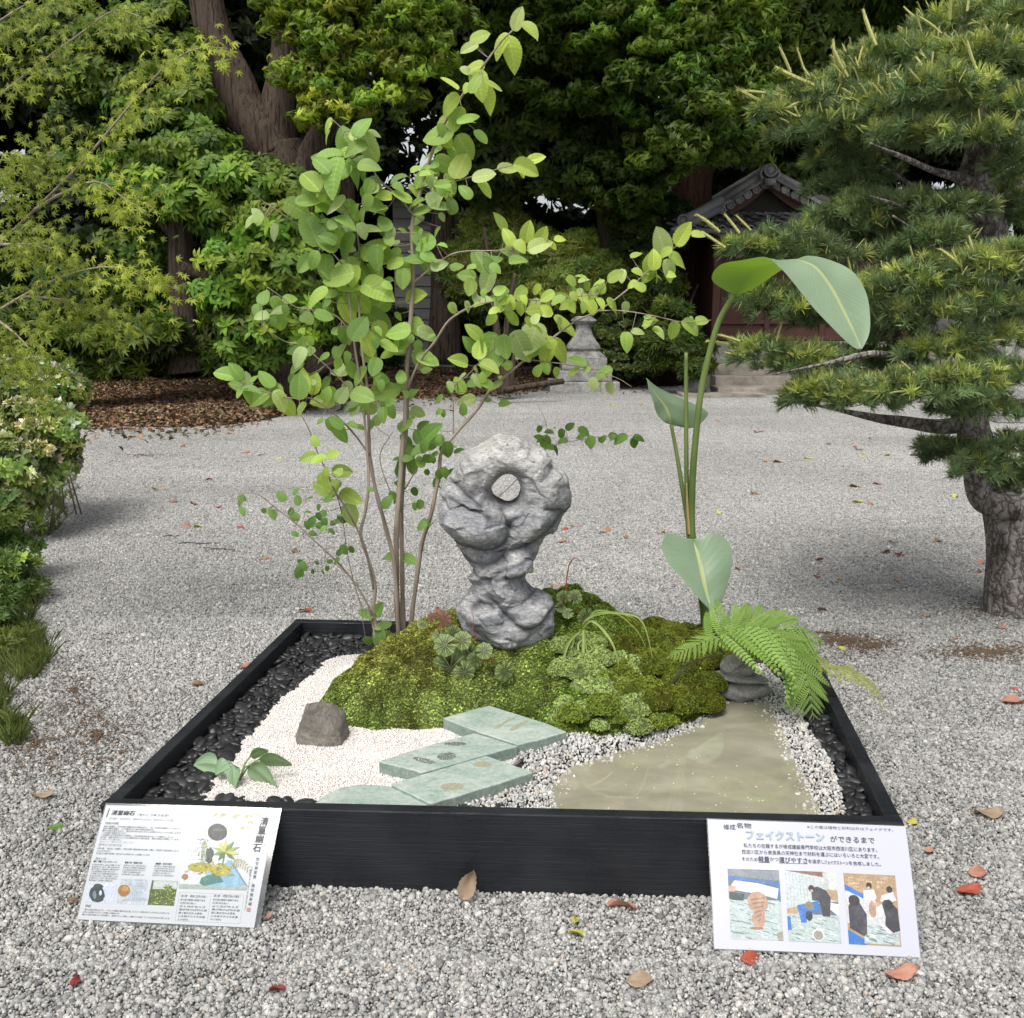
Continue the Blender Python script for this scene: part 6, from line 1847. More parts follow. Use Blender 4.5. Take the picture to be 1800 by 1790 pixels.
def litter_me(seed):
    V_, F_ = ovate(4, 1, seed, pleat=0, bend=rnd.uniform(-.3, .9), fold=rnd.uniform(.1, 1.0), serr=0, width=.24, wave=.08)
    return mk('litter_leaf', [(x, y-.5, z) for x, y, z in V_], F_, litm, True)
lm = [litter_me(i) for i in range(6)]
pts = []
for i in range(60000):
    x = rng.uniform(-8, 5.5); ey = np.interp(x, [p.x for p in edge], [p.y for p in edge])
    t = abs(rng.normal(0, 1))*2.6-.12*rng.random()
    if rng.random() < .035: t = -rng.exponential(.45)
    if x > .6 and rng.random() < .5: continue
    if x > 2.75: continue
    pts.append((x, ey+t))
pts = np.array(pts); z, d = floor_z(pts[:, 0], pts[:, 1]); z = np.maximum(z, .012)+rng.uniform(0, .03, len(z))
tn = rng.uniform(.55, 1.5, (len(pts), 1))*np.ones((1, 3)); gsel = rng.random(len(pts)) < .07; tn[gsel] *= [1.1, 1.9, .8]; rs = rng.random(len(pts)) < .1; tn[rs] *= [2.0, 1.4, 1.0]
scatter('leaf_litter', np.column_stack([pts, z]), np.stack([rng.normal(0, .5, len(pts)), rng.normal(0, .5, len(pts)), rng.uniform(0, 6.28, len(pts))], -1), rng.uniform(.05, .095, len(pts)), lm, tint=tn, kind='stuff', label='brown dry leaf litter heaped under the trees along the gravel edge', cat='leaf litter')

# ================================================================ TREES
def bark_mat(name, c1, c2, sc_=1.0):
    b = NB(name)
    v = b.mapv((1, 1, .18))
    n1 = b.noise(9*sc_, 6, .7, v, .8); n2 = b.vor(16*sc_, 'DISTANCE_TO_EDGE', b.mapv((1, 1, .22)))
    col = b.mix(n1, c1, c2)
    cr_ = b.ramp(n2, [(.0, (1, 1, 1)), (.10, (0, 0, 0))])
    n3 = b.noise(30*sc_, 4, .7, b.mapv((1, 1, .07)), .4)
    col = b.mix(b.ramp(n3, [(.36, (.8, .8, .8)), (.52, (0, 0, 0))]), col, tuple(x*.3 for x in c1))
    return b.done(b.pr(col, .9, .1, b.bump(n1, .8, .03, b.bump(n3, 1.0, .03))))
bark_d = bark_mat('dark_ridged_bark', (.045, .032, .024), (.15, .115, .09))
bark_r = bark_mat('red_brown_bark', (.025, .013, .008), (.08, .042, .026))
def limb(root, name, pts, Y, mat, sides=14, gn=.06):
    """pts rows (px, py, width px, dY)"""
    S = spline([(a, b_, w, (q[0] if q else 0)) for a, b_, w, *q in pts], len(pts)*7)
    P3 = [PY(a, b_, Y+dy) for a, b_, w, dy in S]
    rr = [max(.004, w/2*(Y+dy)*1.02/F) for (a, b_, w, dy) in S]
    V_, F_ = tube(P3, rr, sides)
    V2 = []
    for i, v in enumerate(V_):
        c = P3[min(len(P3)-1, i//sides)]
        q = Vector(v)
        k = 1+gn*float(fbm(np.array([q.x*4]), np.array([q.y*4]), np.array([q.z*1.5]), 3, 7)[0])*2
        V2.append(c+(q-c)*k)
    return add(name, mk(name, [tuple(v) for v in V2], F_, mat, True), root)
def spray(seed, nl, ll, wd, droop, spread, mat, nseg=3, stem=True):
    """a spray of leaves round a twig tip; +Z is the shoot direction"""
    r = random.Random(seed); mb = MB()
    for k in range(nl):
        a = 6.283*k/nl*1.618*2+r.uniform(-.4, .4); e = R(r.uniform(*spread))
        d = Vector((math.cos(a)*math.sin(e), math.sin(a)*math.sin(e), math.cos(e)))
        l = ll*r.uniform(.75, 1.15); w = wd*l
        side = d.cross(Vector((0, 0, 1)))
        side = side.normalized() if side.length > 1e-3 else Vector((1, 0, 0))
        st = Vector((0, 0, r.uniform(-.25, .1)*ll))
        V_ = []
        for i in range(nseg+1):
            t = i/nseg
            ww = w*math.sin(math.pi*min(1, .08+.9*t))
            c = st+d*l*t+Vector((0, 0, -droop*l*t*t))
            V_ += [c-side*ww+Vector((0, 0, .12*ww)), c, c+side*ww+Vector((0, 0, .12*ww))]
        F_ = []
        for i in range(nseg):
            for j in range(2):
                q = i*3+j; F_.append((q, q+1, q+4, q+3))
        mb.add(V_, F_)
    return mb.mesh('leaf_spray', mat)
laurel_m = leaf_mat('evergreen_leaf', (.05, .115, .012), (.16, .26, .03), trans=.3, rough=.5, spec=.25, tintattr='inst', tl=(1.2, 1.5, .4))
yg_m = leaf_mat('yellow_green_leaf', (.10, .18, .015), (.28, .37, .05), trans=.35, rough=.5, spec=.25, tintattr='inst', tl=(1.2, 1.4, .4))
sp_l = [spray(i, 9, 1.0, .17, .45, (45, 95), laurel_m) for i in range(4)]
sp_h = [spray(i+10, 10, .8, .16, .9, (50, 120), yg_m) for i in range(4)]
sp_n = [spray(i+20, 12, 1.0, .10, .3, (30, 100), laurel_m, 2) for i in range(4)]
def foliage(root, name, ells, protos, size, dens=1.0, tint=(1, 1, 1), k=26, holes=(), droop=.5, seed=1, rc_=(.22, .5), shell=.45, flat=.5, tvar=.3, kind='stuff', cut=None):
    r = np.random.default_rng(seed)
    P, N, T_ = [], [], []
    for e in ells:
        px, py, Y, rx, ry = e[:5]
        tm_ = e[5] if len(e) > 5 else 1.0
        c = np.array(PY(px, py, Y)); kx = Y*1.02/F
        rad = np.array([rx*kx, max(rx, ry)*kx*.8, ry*kx])
        n_ = int(dens*9*rad[0]*rad[2]/(rc_[1]**2))+3
        for _ in range(n_):
            u = r.normal(size=3); u /= np.linalg.norm(u)
            u[1] = -abs(u[1]) if r.random() < .75 else u[1]
            cc = c+u*rad*(shell+(1-shell)*r.random()**.5)
            q = r.uniform(*rc_)
            m = int(k*r.uniform(.6, 1.3))
            v = r.normal(size=(m, 3)); v /= np.linalg.norm(v, axis=1, keepdims=True)
            v[:, 2] = np.where(v[:, 2] < -.2, -v[:, 2], v[:, 2])
            p = cc+v*q*np.array([1, 1, flat])*r.uniform(.6, 1.05, (m, 1))
            P.append(p); N.append(v*.9+u*.4+np.array([0, -.25, .25-droop*.5])+r.normal(0, .2, (m, 3)))
            T_.append(np.full((m, 1), tm_*math.exp(r.normal(0, tvar)))*np.array([[r.uniform(.85, 1.3), 1, r.uniform(.7, 1.1)]]))
    P, N, T_ = np.concatenate(P), np.concatenate(N), np.concatenate(T_)
    if holes:
        hx, hy = to_px(P[:, 0], P[:, 1], P[:, 2]); keep = np.ones(len(P), bool)
        for (a, b_, rx, ry, pr_) in holes:
            keep &= ~((((hx-a)/rx)**2+((hy-b_)/ry)**2 < 1) & (r.random(len(P)) < pr_))
        P, N, T_ = P[keep], N[keep], T_[keep]
    return scatter(name, P, dirs_to_euler(N, r.uniform(0, 6.28, len(P))), size*r.uniform(.75, 1.25, len(P)), protos, pid=r.integers(0, len(protos), len(P)), tint=T_*np.array(tint), parent=root, kind=kind)
skyholes = [(405, 165, 26, 32, .97), (650, 120, 16, 18, .8), (670, 200, 22, 26, .75), (735, 265, 46, 26, .85), (715, 240, 20, 30, .8), (210, 375, 14, 16, .95), (985, 375, 10, 18, .8), (1160, 385, 40, 30, .8), (1145, 430, 50, 36, .9), (1268, 295, 9, 26, .85), (1415, 150, 24, 16, .8), (700, 345, 70, 40, .8), (740, 400, 50, 60, .85), (1350, 130, 8, 14, .8), (480, 130, 12, 14, .8), (950, 120, 8, 10, .8), (820, 60, 8, 10, .9), (20, 270, 20, 12, .9)]
trunkholes = [(372, 50, 27, 66, 1), (398, 130, 32, 54, 1), (432, 195, 40, 44, 1), (478, 235, 44, 38, 1), (487, 190, 34, 40, .9), (525, 275, 36, 40, .9), (545, 250, 22, 40, .9), (515, 650, 40, 30, .9)]
def tree(name, label, base, cat='tree', group=None):
    b = PY(*base)
    return empty(name, (b.x, b.y, 0), label, cat, group)
# forked tree
t1 = tree('forked_tree', 'large evergreen tree with a thick forked trunk and hanging yellow green foliage, left of centre', (515, 650, 14.9))
limb(t1, 'trunk', [(545, 675, 150), (528, 650, 104), (520, 600, 84), (515, 520, 80), (514, 430, 80), (512, 350, 84), (500, 300, 92), (484, 262, 88)], 14.9, bark_d)
limb(t1, 'limb', [(484, 275, 80), (458, 240, 80), (428, 195, 74), (402, 130, 66), (382, 80, 60), (367, 20, 54), (352, -60, 50)], 14.85, bark_d)
limb(t1, 'limb', [(478, 275, 90), (488, 220, 72), (498, 160, 58), (505, 100, 52), (502, 40, 46), (490, -60, 40)], 14.95, bark_d)
limb(t1, 'limb', [(510, 345, 70), (533, 300, 56), (552, 260, 44), (575, 215, 40), (600, 150, 36), (625, 60, 30)], 14.8, bark_d)
foliage(t1, 'foliage', [(640, 60, 14, 120, 80, 1.1), (710, 60, 14.1, 95, 85, 1.1), (560, 30, 14.2, 110, 55), (660, 160, 14, 85, 60), (555, 165, 13.9, 55, 45), (565, 215, 13.8, 40, 25), (770, 20, 14.3, 60, 60), (520, 140, 14, 30, 30), (640, -60, 14, 150, 60)], sp_h, .115, 1.3, k=26, holes=skyholes+trunkholes, droop=1.1, seed=3, rc_=(.16, .38), flat=.8)
# rosette leaved tree in front of it
t2 = tree('evergreen_tree', 'dense evergreen tree with drooping leaf rosettes and a slim straight trunk above the leaf litter', (322, 650, 13.3))
limb(t2, 'trunk', [(328, 655, 66), (324, 625, 50), (322, 560, 44), (320, 480, 42), (318, 380, 38), (325, 260, 30)], 13.5, bark_d)
limb(t2, 'branch', [(320, 400, 22), (350, 350, 18), (400, 300, 12)], 13.5, bark_d); limb(t2, 'branch', [(320, 430, 20), (270, 370, 16), (230, 300, 12)], 13.5, bark_d); limb(t2, 'branch', [(322, 470, 22), (400, 500, 18), (470, 540, 12)], 13.3, bark_d)
foliage(t2, 'foliage', [(300, 270, 13.6, 100, 60), (370, 300, 13.4, 80, 60), (420, 360, 13.1, 100, 70, 1.1), (490, 380, 13, 70, 80, 1.1), (330, 350, 13.4, 90, 50), (250, 340, 13.7, 70, 60), (460, 470, 12.9, 95, 70, 1.15), (520, 500, 12.9, 60, 70, 1.1), (420, 540, 12.9, 60, 40), (500, 580, 12.8, 85, 45, 1.1), (460, 625, 12.8, 60, 25), (240, 440, 13.8, 50, 50, .8), (260, 130, 14.2, 100, 110, .75), (330, 190, 14, 60, 50, .8), (180, 200, 14.5, 80, 120, .6), (240, 520, 13.9, 35, 40, .7), (90, 80, 15, 120, 100, .5)], sp_l, .145, 1.25, k=24, holes=skyholes+trunkholes+[(325, 440, 38, 50, .9), (300, 590, 90, 55, .8)], seed=4, rc_=(.16, .42))
# central right trees
t3 = tree('evergreen_tree', 'tall drooping evergreen tree, its hanging leaf fans brightest above the tiled roof', (1090, 640, 17.5))
limb(t3, 'trunk', [(1085, 640, 60), (1080, 500, 50), (1065, 300, 42), (1045, 100, 36), (1035, -60, 30)], 18.4, bark_d)
foliage(t3, 'foliage', [(1060, 40, 16.2, 110, 70, 1.0), (1150, 70, 15.8, 120, 80, 1.1), (1250, 60, 15.6, 110, 75, 1.35), (1320, 90, 15.8, 70, 80, 1.2), (1180, 170, 15.9, 120, 60, .8), (1270, 190, 15.8, 90, 60, 1.2), (1200, 280, 16.2, 90, 50, .8), (1290, 270, 16.2, 60, 40, .8), (1010, 140, 16.8, 90, 80, .55), (1120, 320, 17, 100, 60, .45), (1200, 350, 16.8, 70, 40, .6), (1225, 230, 15.3, 60, 90, .7), (1225, 110, 15.3, 60, 60, .9), (1225, 350, 15.4, 40, 30, .5), (1200, -60, 16, 200, 60)], sp_h, .14, 1.2, tint=(.48, .60, .55), k=24, holes=skyholes+[(1300, 350, 140, 68, 1), (1150, 425, 50, 40, .8)], droop=1.2, seed=5, rc_=(.18, .45), flat=.7)
t4 = tree('evergreen_tree', 'dark evergreen tree standing behind the tall tip of the shrub', (860, 640, 18.5))
limb(t4, 'trunk', [(780, 640, 56), (782, 500, 46), (778, 380, 40), (800, 250, 34), (830, 100, 30), (860, -40, 26)], 18.8, bark_d)
foliage(t4, 'foliage', [(900, 60, 17.6, 80, 90, .55), (960, 170, 17.8, 90, 90, .5), (860, 180, 18, 70, 80, .45), (1000, 280, 18, 100, 80, .35), (900, 300, 18.2, 90, 60, .35), (860, -40, 17.6, 150, 60, .6), (1060, 250, 18.2, 90, 90, .35)], sp_l, .2, .9, k=24, holes=skyholes, droop=.8, seed=6)
t5 = tree('evergreen_tree', 'mid green evergreen tree behind the pine at the upper right', (1480, 640, 20))
limb(t5, 'trunk', [(1480, 640, 60), (1470, 400, 50), (1455, 200, 42), (1450, 0, 34)], 21, bark_d)
foliage(t5, 'foliage', [(1430, 60, 18.6, 90, 80, .7), (1520, 50, 18.8, 100, 80, .65), (1620, 30, 19, 100, 60, .6), (1730, 20, 19, 110, 70, .6), (1400, 170, 19, 60, 70, .5), (1480, 200, 19, 110, 70, .45), (1600, 160, 19.5, 120, 80, .4), (1750, 170, 19.5, 110, 90, .4), (1430, 290, 19.6, 110, 60, .4), (1600, -60, 18.8, 250, 60, .7)], sp_l, .2, .95, k=24, holes=skyholes, seed=7)
t6 = tree('trunk_tree', 'broad red brown tree trunk standing beside the tiled building', (1208, 640, 19.3))
limb(t6, 'trunk', [(1204, 705, 120), (1206, 680, 100), (1208, 620, 84), (1210, 560, 78), (1211, 480, 78), (1214, 400, 74), (1216, 330, 66), (1222, 200, 56), (1228, 60, 46)], 19.3, bark_r)
t7 = tree('multi_stem_tree', 'small multi stemmed tree at the gravel edge behind the shrub', (885, 690, 15.2))
for k, p in enumerate([[(885, 692, 20), (878, 640, 15), (872, 570, 12), (862, 480, 9), (850, 400, 6)], [(892, 692, 16), (888, 630, 12), (892, 560, 9), (905, 480, 6)], [(898, 690, 12), (902, 640, 9), (915, 590, 7), (940, 530, 5)]]):
    limb(t7, 'trunk', p, 15.2, bark_d, 8)
t8 = tree('dark_post_tree', 'thin dark straight trunk just right of the forked tree', (615, 640, 15.5))
limb(t8, 'trunk', [(616, 645, 34), (615, 600, 30), (614, 520, 28), (612, 400, 26), (610, 250, 22)], 15.6, bark_d, 8)
# far woods closing the view
fw = []
rw = np.random.default_rng(9)
for px in range(-420, 2300, 105):
    for py in range(-520, 600, 105):
        fw.append((px+rw.uniform(-40, 40), py+rw.uniform(-40, 40), rw.uniform(23, 30), 80, 75, .28+.2*rw.random()))
foliage(None, 'far_woods', fw, [spray(i+30, 9, 1.0, .22, .4, (40, 100), laurel_m, 2) for i in range(3)], .36, .55, k=24, holes=skyholes, seed=10, rc_=(.5, 1.0), tint=(.3, .34, .28)).update_tag()
fwo = sc.objects['far_woods']; tag(fwo, 'dark evergreen woods closing the view behind the garden', 'woods')
# unseen canopy above the frame, added to keep light off the wood below
cn = [(px, py, Y, 160, 90, .6) for px in range(-200, 2100, 190) for py, Y in ((-230, 15.5), (-420, 17), (-620, 19), (-830, 22))]
foliage(None, 'shade_canopy', cn, sp_l[:2], .30, .5, k=26, seed=12, rc_=(.5, .9))
tag(sc.objects['shade_canopy'], 'unseen evergreen crowns added above the view to shade the wood', 'woods')
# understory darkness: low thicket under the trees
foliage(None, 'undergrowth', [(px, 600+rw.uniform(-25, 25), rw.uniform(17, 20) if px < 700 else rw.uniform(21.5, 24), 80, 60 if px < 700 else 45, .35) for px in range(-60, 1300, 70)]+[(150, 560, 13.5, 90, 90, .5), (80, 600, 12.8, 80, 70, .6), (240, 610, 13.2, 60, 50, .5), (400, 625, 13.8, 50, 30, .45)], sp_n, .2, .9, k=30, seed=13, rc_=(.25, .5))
tag(sc.objects['undergrowth'], 'dark low undergrowth in the shade beneath the trees', 'undergrowth')

foliage(None, 'shade_branches', [(1110, 400, 17.8, 50, 40, .3), (1180, 380, 17.8, 50, 30, .3), (1150, 440, 18, 50, 24, .3)], sp_l, .12, .8, k=16, seed=61, rc_=(.1, .25))
tag(sc.objects['shade_branches'], 'dark leafy branch ends against the bright plaster wall', 'branches')
# ---- bushes
def bush(name, label, ells, protos, size, tint, stem_px, Y, dens=1.3, k=34, rc_=(.12, .28), cat='bush', droop=.2, seed=1, tvar=.22):
    b = PY(stem_px[0], stem_px[1], Y)
    root = empty(name, (b.x, b.y, 0), label, cat)
    top = min(e[1] for e in ells)
    for q in (-12, 3, 14):
        limb(root, 'stem', [(stem_px[0]+q*.4, stem_px[1], 9), (stem_px[0]+q, (stem_px[1]+top)/2, 7), (stem_px[0]+q*3, top, 3)], Y+.1, bark_d, 6)
    foliage(root, 'foliage', ells, protos, size, dens, tint=tint, k=k, seed=seed, rc_=rc_, droop=droop, tvar=tvar)
    return root
bush_m = leaf_mat('slender_bush_leaf', (.10, .14, .035), (.20, .25, .075), trans=.3, rough=.5, tintattr='inst')
sp_b = [spray(i+50, 14, 1.0, .075, .25, (15, 80), bush_m, 2) for i in range(4)]
bush('bamboo_bush', 'feathery pale green bush with slender leaves behind the stone lantern base', [(870, 400, 18.9, 55, 35, .8), (900, 450, 18.7, 80, 45), (980, 470, 18.6, 80, 45, 1.1), (1060, 480, 18.6, 60, 36), (830, 470, 18.8, 50, 45, .8), (1000, 515, 18.5, 80, 30, .8), (880, 520, 18.7, 80, 30, .6), (1020, 440, 18.6, 45, 26, 1.2)], sp_b, .16, (2.1, 2.2, 1.9), (960, 650), 19, seed=21)
small_m = leaf_mat('small_round_bush_leaf', (.045, .085, .014), (.12, .18, .03), trans=.2, rough=.4, spec=.5, tintattr='inst')
sp_s = [spray(i+60, 9, 1.0, .26, .1, (25, 85), small_m, 2) for i in range(3)]
bush('round_bush', 'clipped rounded green bush right of the stone lantern base', [(1120, 590, 18.1, 70, 42), (1070, 600, 18.2, 60, 40), (1160, 620, 18.0, 40, 32), (1100, 640, 17.9, 90, 22, .8), (1060, 560, 18.3, 50, 30, .8)], sp_s, .065, (1, 1, 1), (1110, 672), 18.2, seed=22, k=60, rc_=(.10, .22), dens=1.3)
bush('dark_bush', 'dark leafy bush at the foot of the red brown trunk', [(1188, 610, 16.2, 40, 38, .45), (1215, 635, 16.1, 26, 30, .4), (1150, 500, 17.4, 36, 50, .5), (1176, 560, 16.4, 30, 30, .5)], sp_n, .14, (1, 1, 1), (1185, 640), 17.8, seed=23)

# ================================================================ STONE LANTERN BASE
gran = NB('weathered_granite')
g1 = gran.noise(5, 6, .7); g2 = gran.noise(60, 4, .8)
gc = gran.ramp(g1, [(.35, (.17, .17, .16)), (.5, (.40, .395, .375)), (.7, (.62, .61, .58))])
gc = gran.mix(gran.ramp(g2, [(.4, (.6, .6, .6)), (.55, (0, 0, 0))]), gc, (.09, .09, .08))
gran = gran.done(gran.pr(gc, .85, .2, gran.bump(g2, .6, .01)))
LY = 17.4
lk = LY*1.02/F
lc = PY(1024, 672, LY)
lz = lambda py: PY(1024, py, LY).z
lant = empty('lantern_base', (lc.x, lc.y, 0), 'weathered granite pedestal of a stone lantern at the far edge of the gravel', 'stone lantern')
def sqlathe(prof, name, n=10):
    """square cross section with chamfered corners"""
    mb = MB(); V_ = []; 
    for hw, py in prof:
        h = hw*lk; z = lz(py); c = h*.28
        V_ += [(lc.x+x, lc.y+y, z) for x, y in ((-h, -h+c), (-h+c, -h), (h-c, -h), (h, -h+c), (h, h-c), (h-c, h), (-h+c, h), (-h, h-c))]
    F_ = []
    for i in range(len(prof)-1):
        for k in range(8):
            a = i*8+k; b_ = i*8+(k+1) % 8
            F_.append((a, b_, b_+8, a+8))
    F_.append(tuple(range(7, -1, -1))); F_.append(tuple(range((len(prof)-1)*8, len(prof)*8)))
    mb.add(V_, F_); add(name, mb.mesh(name, gran), lant)
sqlathe([(25, 617.5), (28, 612), (27, 607), (21, 599), (15, 588), (12.5, 577), (13, 571), (19, 567), (21, 564), (19, 561), (12, 556)], 'pedestal_shaft')
def blk(name, hw, y0, y1, hd=None):
    z1, z0 = lz(y0), max(-.02, lz(y1)); h = hw*lk
    o = add(name, MB().box((lc.x, lc.y, (z0+z1)/2), (2*h, 2*(hd or h), z1-z0)).mesh(name, gran), lant)
    m = o.modifiers.new('bevel', 'BEVEL'); m.width = .02; m.segments = 2
blk('upper_block', 38, 628, 649); blk('middle_block', 46, 649.3, 668); blk('plinth', 58, 668.3, 690)
sqlathe([(38, 628), (32, 622), (27, 617.3)], 'moulding')

# ================================================================ TILED BUILDING
TY = 17.6
wood = NB('dark_red_wood')
wc = wood.mix(wood.noise(4, 4, .6, wood.mapv((1, 1, .15))), (.055, .024, .019), (.13, .06, .048))
wood = wood.done(wood.pr(wc, .6, .25, wood.bump(wood.noise(20, 3, .6, wood.mapv((1, 1, .1))), .3, .01)))
plaster = simple('pale_plaster', (.28, .27, .25), .85)
concrete = NB('worn_concrete'); cc_ = concrete.ramp(concrete.noise(3, 6, .7), [(.35, (.17, .15, .125)), (.65, (.36, .33, .29))]); concrete = concrete.done(concrete.pr(cc_, .85, .15, concrete.bump(concrete.noise(40, 4), .4, .01)))
tile_m = NB('grey_roof_tile'); tcx = tile_m.mix(tile_m.objinfo(), (.10, .10, .108), (.26, .26, .265)); tcx = tile_m.mix(tile_m.ramp(tile_m.noise(3, 4), [(.5, (0, 0, 0)), (.7, (.5, .5, .5))]), tcx, (.28, .22, .17)); tile_m = tile_m.done(tile_m.pr(tcx, .6, .3, tile_m.bump(tile_m.noise(30, 3), .2, .01)))
X = lambda px, y=TY: PY(px, 500, y).x
Z = lambda py, y=TY: PY(900, py, y).z
b0 = PY(1400, 640, TY)
hall = empty('tiled_hall', (b0.x, TY+1.5, 0), 'small outbuilding with a grey tiled gable roof and dark red walls, partly behind the pine', 'building')
def hb_(name, x0, x1, z0, z1, y0, y1, mat, bev=0):
    o = add(name, MB().box(((x0+x1)/2, (y0+y1)/2, (z0+z1)/2), (x1-x0, y1-y0, z1-z0)).mesh(name, mat), hall)
    if bev: m = o.modifiers.new('bevel', 'BEVEL'); m.width = bev; m.segments = 1
    return o
x0, x1 = X(1254), X(1640); zb, zt = Z(600), Z(415)
hb_('wall', x0+.02, x1, zb, zt, TY+.06, TY+4, wood)
hb_('foundation', x0-.08, x1+.1, -.05, zb-.002, TY-.12, TY+4, plaster)
hb_('corner_post', x0-.01, x0+.13, zb, zt, TY-.02, TY+.1, wood, .01)
for pxp in (1352, 1450, 1548): hb_('post', X(pxp)-.05, X(pxp)+.05, zb, zt, TY-.01, TY+.058, wood, .008)
for pyr in (598, 570, 530, 452): hb_('rail', x0+.14, x1, Z(pyr), Z(pyr)+.07, TY-.004, TY+.057, wood, .006)
for i, pxa in enumerate(range(1268, 1630, 46)): hb_('panel_stile', X(pxa)+.0, X(pxa)+.035, Z(570)+.072, Z(530)-.002, TY+.02, TY+.058, wood)
for i, pxa in enumerate(range(1268, 1345, 8)): hb_('lattice_bar', X(pxa), X(pxa)+.02, Z(530)+.074, Z(452)-.002, TY+.03, TY+.058, wood)
# steps
stp = empty('stone_steps', (X(1290), TY-1, 0), 'worn concrete steps and ramp in front of the panelled wall', 'steps')
def stb(name, px0, px1, z0, z1, y0, y1):
    o = add(name, MB().box(((X(px0)+X(px1))/2, (y0+y1)/2, (z0+z1)/2), (X(px1)-X(px0), y1-y0, z1-z0)).mesh(name, concrete), stp); m = o.modifiers.new('bevel', 'BEVEL'); m.width = .015; m.segments = 2
stb('step', 1238, 1470, -.02, .13, TY-1.5, TY-.9); stb('step', 1246, 1440, -.02, .28, TY-.895, TY-.5); stb('step', 1252, 1420, -.02, .46, TY-.495, TY-.13)
cb_ = PY(1226, 690, 14.4)
for q, (pxa, pya, s_) in enumerate([(1222, 682, .16), (1200, 692, .09)]):
    c_ = PY(pxa, pya, 16.4)
    add('boulder', rock_mesh('boulder', 30+q, (s_*1.2, s_, s_*1.1), [(.3, -.6, .5, .6), (-.6, -.3, .4, .65), (0, 0, 1, .7)], gran, 4), M=Matrix.Translation((c_.x, c_.y, s_*.7)), label=['pale angular boulder at the foot of the concrete steps', 'small pale stone left of the boulder by the steps'][q], cat='rock')
slabl = add('threshold_slab', MB().box((X(1275, 15.9), 15.85, .035), (1.35, .5, .05)).mesh('threshold_slab', concrete), label='flat worn slab lying in the gravel before the steps', cat='slab')
# roof: gable faces the court, with a skirt roof under it
apex = PY(1352, 318, TY-.3)
def roof_plane(name, e0, e1, r1, r0, th=.07, mat=tile_m):
    a = [Vector(v) for v in (e0, e1, r1, r0)]
    n_ = (a[1]-a[0]).cross(a[3]-a[0]).normalized()
    if n_.z < 0: n_ = -n_
    return add(name, MB().prism([p-n_*th for p in a], a).mesh(name, mat), hall)
lz_e = Z(400, TY-.6)
eL = PY(1186, 402, TY-.8); eR = PY(1640, 402, TY-.8)
apB = Vector((apex.x, TY+4.2, apex.z)); eLB = Vector((eL.x, TY+4.6, eL.z)); eRB = Vector((eR.x, TY+4.6, eR.z))
# side slopes of the main roof (left, right) seen edge-on
gl_ = PY(1262, 372, TY-.32)
gr_ = PY(1452, 372, TY-.32)
roof_plane('roof_slope', (gl_.x, gl_.y, gl_.z), (gl_.x, TY+4.4, gl_.z), tuple(apB), tuple(apex))
roof_plane('roof_slope', (gr_.x, gr_.y, gr_.z), (gr_.x, TY+4.4, gr_.z), tuple(apB), tuple(apex))
roof_plane('skirt_roof', (eL.x, eL.y, eL.z), (eL.x+.0, TY+4.6, eL.z), (gl_.x, TY+4.4, gl_.z-.02), (gl_.x, gl_.y+.1, gl_.z-.02))
roof_plane('skirt_roof', (eL.x, eL.y, eL.z), (eR.x, eR.y, eR.z), (gr_.x, gr_.y+.1, gr_.z-.05), (gl_.x, gl_.y+.1, gl_.z-.05))
add('gable_wall', MB().prism([(gl_.x+.12, TY, gl_.z-.06), (gr_.x-.12, TY, gr_.z-.06), (apex.x, TY, apex.z-.12)], [(gl_.x+.12, TY+.1, gl_.z-.06), (gr_.x-.12, TY+.1, gr_.z-.06), (apex.x, TY+.1, apex.z-.12)]).mesh('gable_wall', simple('dark_gable', (.03, .025, .022), .8)), hall)
for sg, e in ((-1, gl_), (1, gr_)):   # bargeboards, slightly curved
    pts = []
    for t in np.linspace(0, 1, 9):
        p = apex.lerp(e, t)+Vector((0, .12, -.10-.10*math.sin(math.pi*t))); pts.append(p)
    mb = MB()
    for a, b_ in zip(pts, pts[1:]):
        mb.prism([a, b_, b_+Vector((0, .05, 0)), a+Vector((0, .05, 0))], [v+Vector((0, 0, .13)) for v in (a, b_, b_+Vector((0, .05, 0)), a+Vector((0, .05, 0)))])
    add('bargeboard', mb.mesh('bargeboard', wood), hall)
def tile_me(L_=.26, r=.085, cap=True):
    mb = MB(); n_ = 8
    V_ = []
    for y in (0, L_):
        for rr in (r, r*.8):
            for i in range(n_+1):
                a = math.pi*i/n_; V_.append((math.cos(a)*rr, y, math.sin(a)*rr*.75+(.014 if y == 0 else 0)))
    m2 = n_+1; F_ = []
    for i in range(n_):
        F_.append((i, i+1, 2*m2+i+1, 2*m2+i)); F_.append((m2+i+1, m2+i, 3*m2+i, 3*m2+i+1)); F_.append((i+1, i, m2+i, m2+i+1)); F_.append((2*m2+i, 2*m2+i+1, 3*m2+i+1, 3*m2+i))
    mb.add(V_, F_); return mb.mesh('roof_tile', tile_m, True)
tl = tile_me()
def pan_me():
    V_ = []; n_ = 10
    for k, (y, dz) in enumerate(((0, .022), (0, 0), (.27, 0))):
        for i in range(n_+1):
            t = i/n_; V_.append(((t-.5)*.255, y, .035*math.sin(t*2*math.pi*.95+.4)+dz+.012))
    m2 = n_+1
    F_ = [(k*m2+i, k*m2+i+1, (k+1)*m2+i+1, (k+1)*m2+i) for k in (0,) for i in range(n_)]+[(i, i+1, 2*m2+i+1, 2*m2+i) for i in range(n_)]
    return mk('roof_tile', V_, F_, tile_m, True)
pan = pan_me()
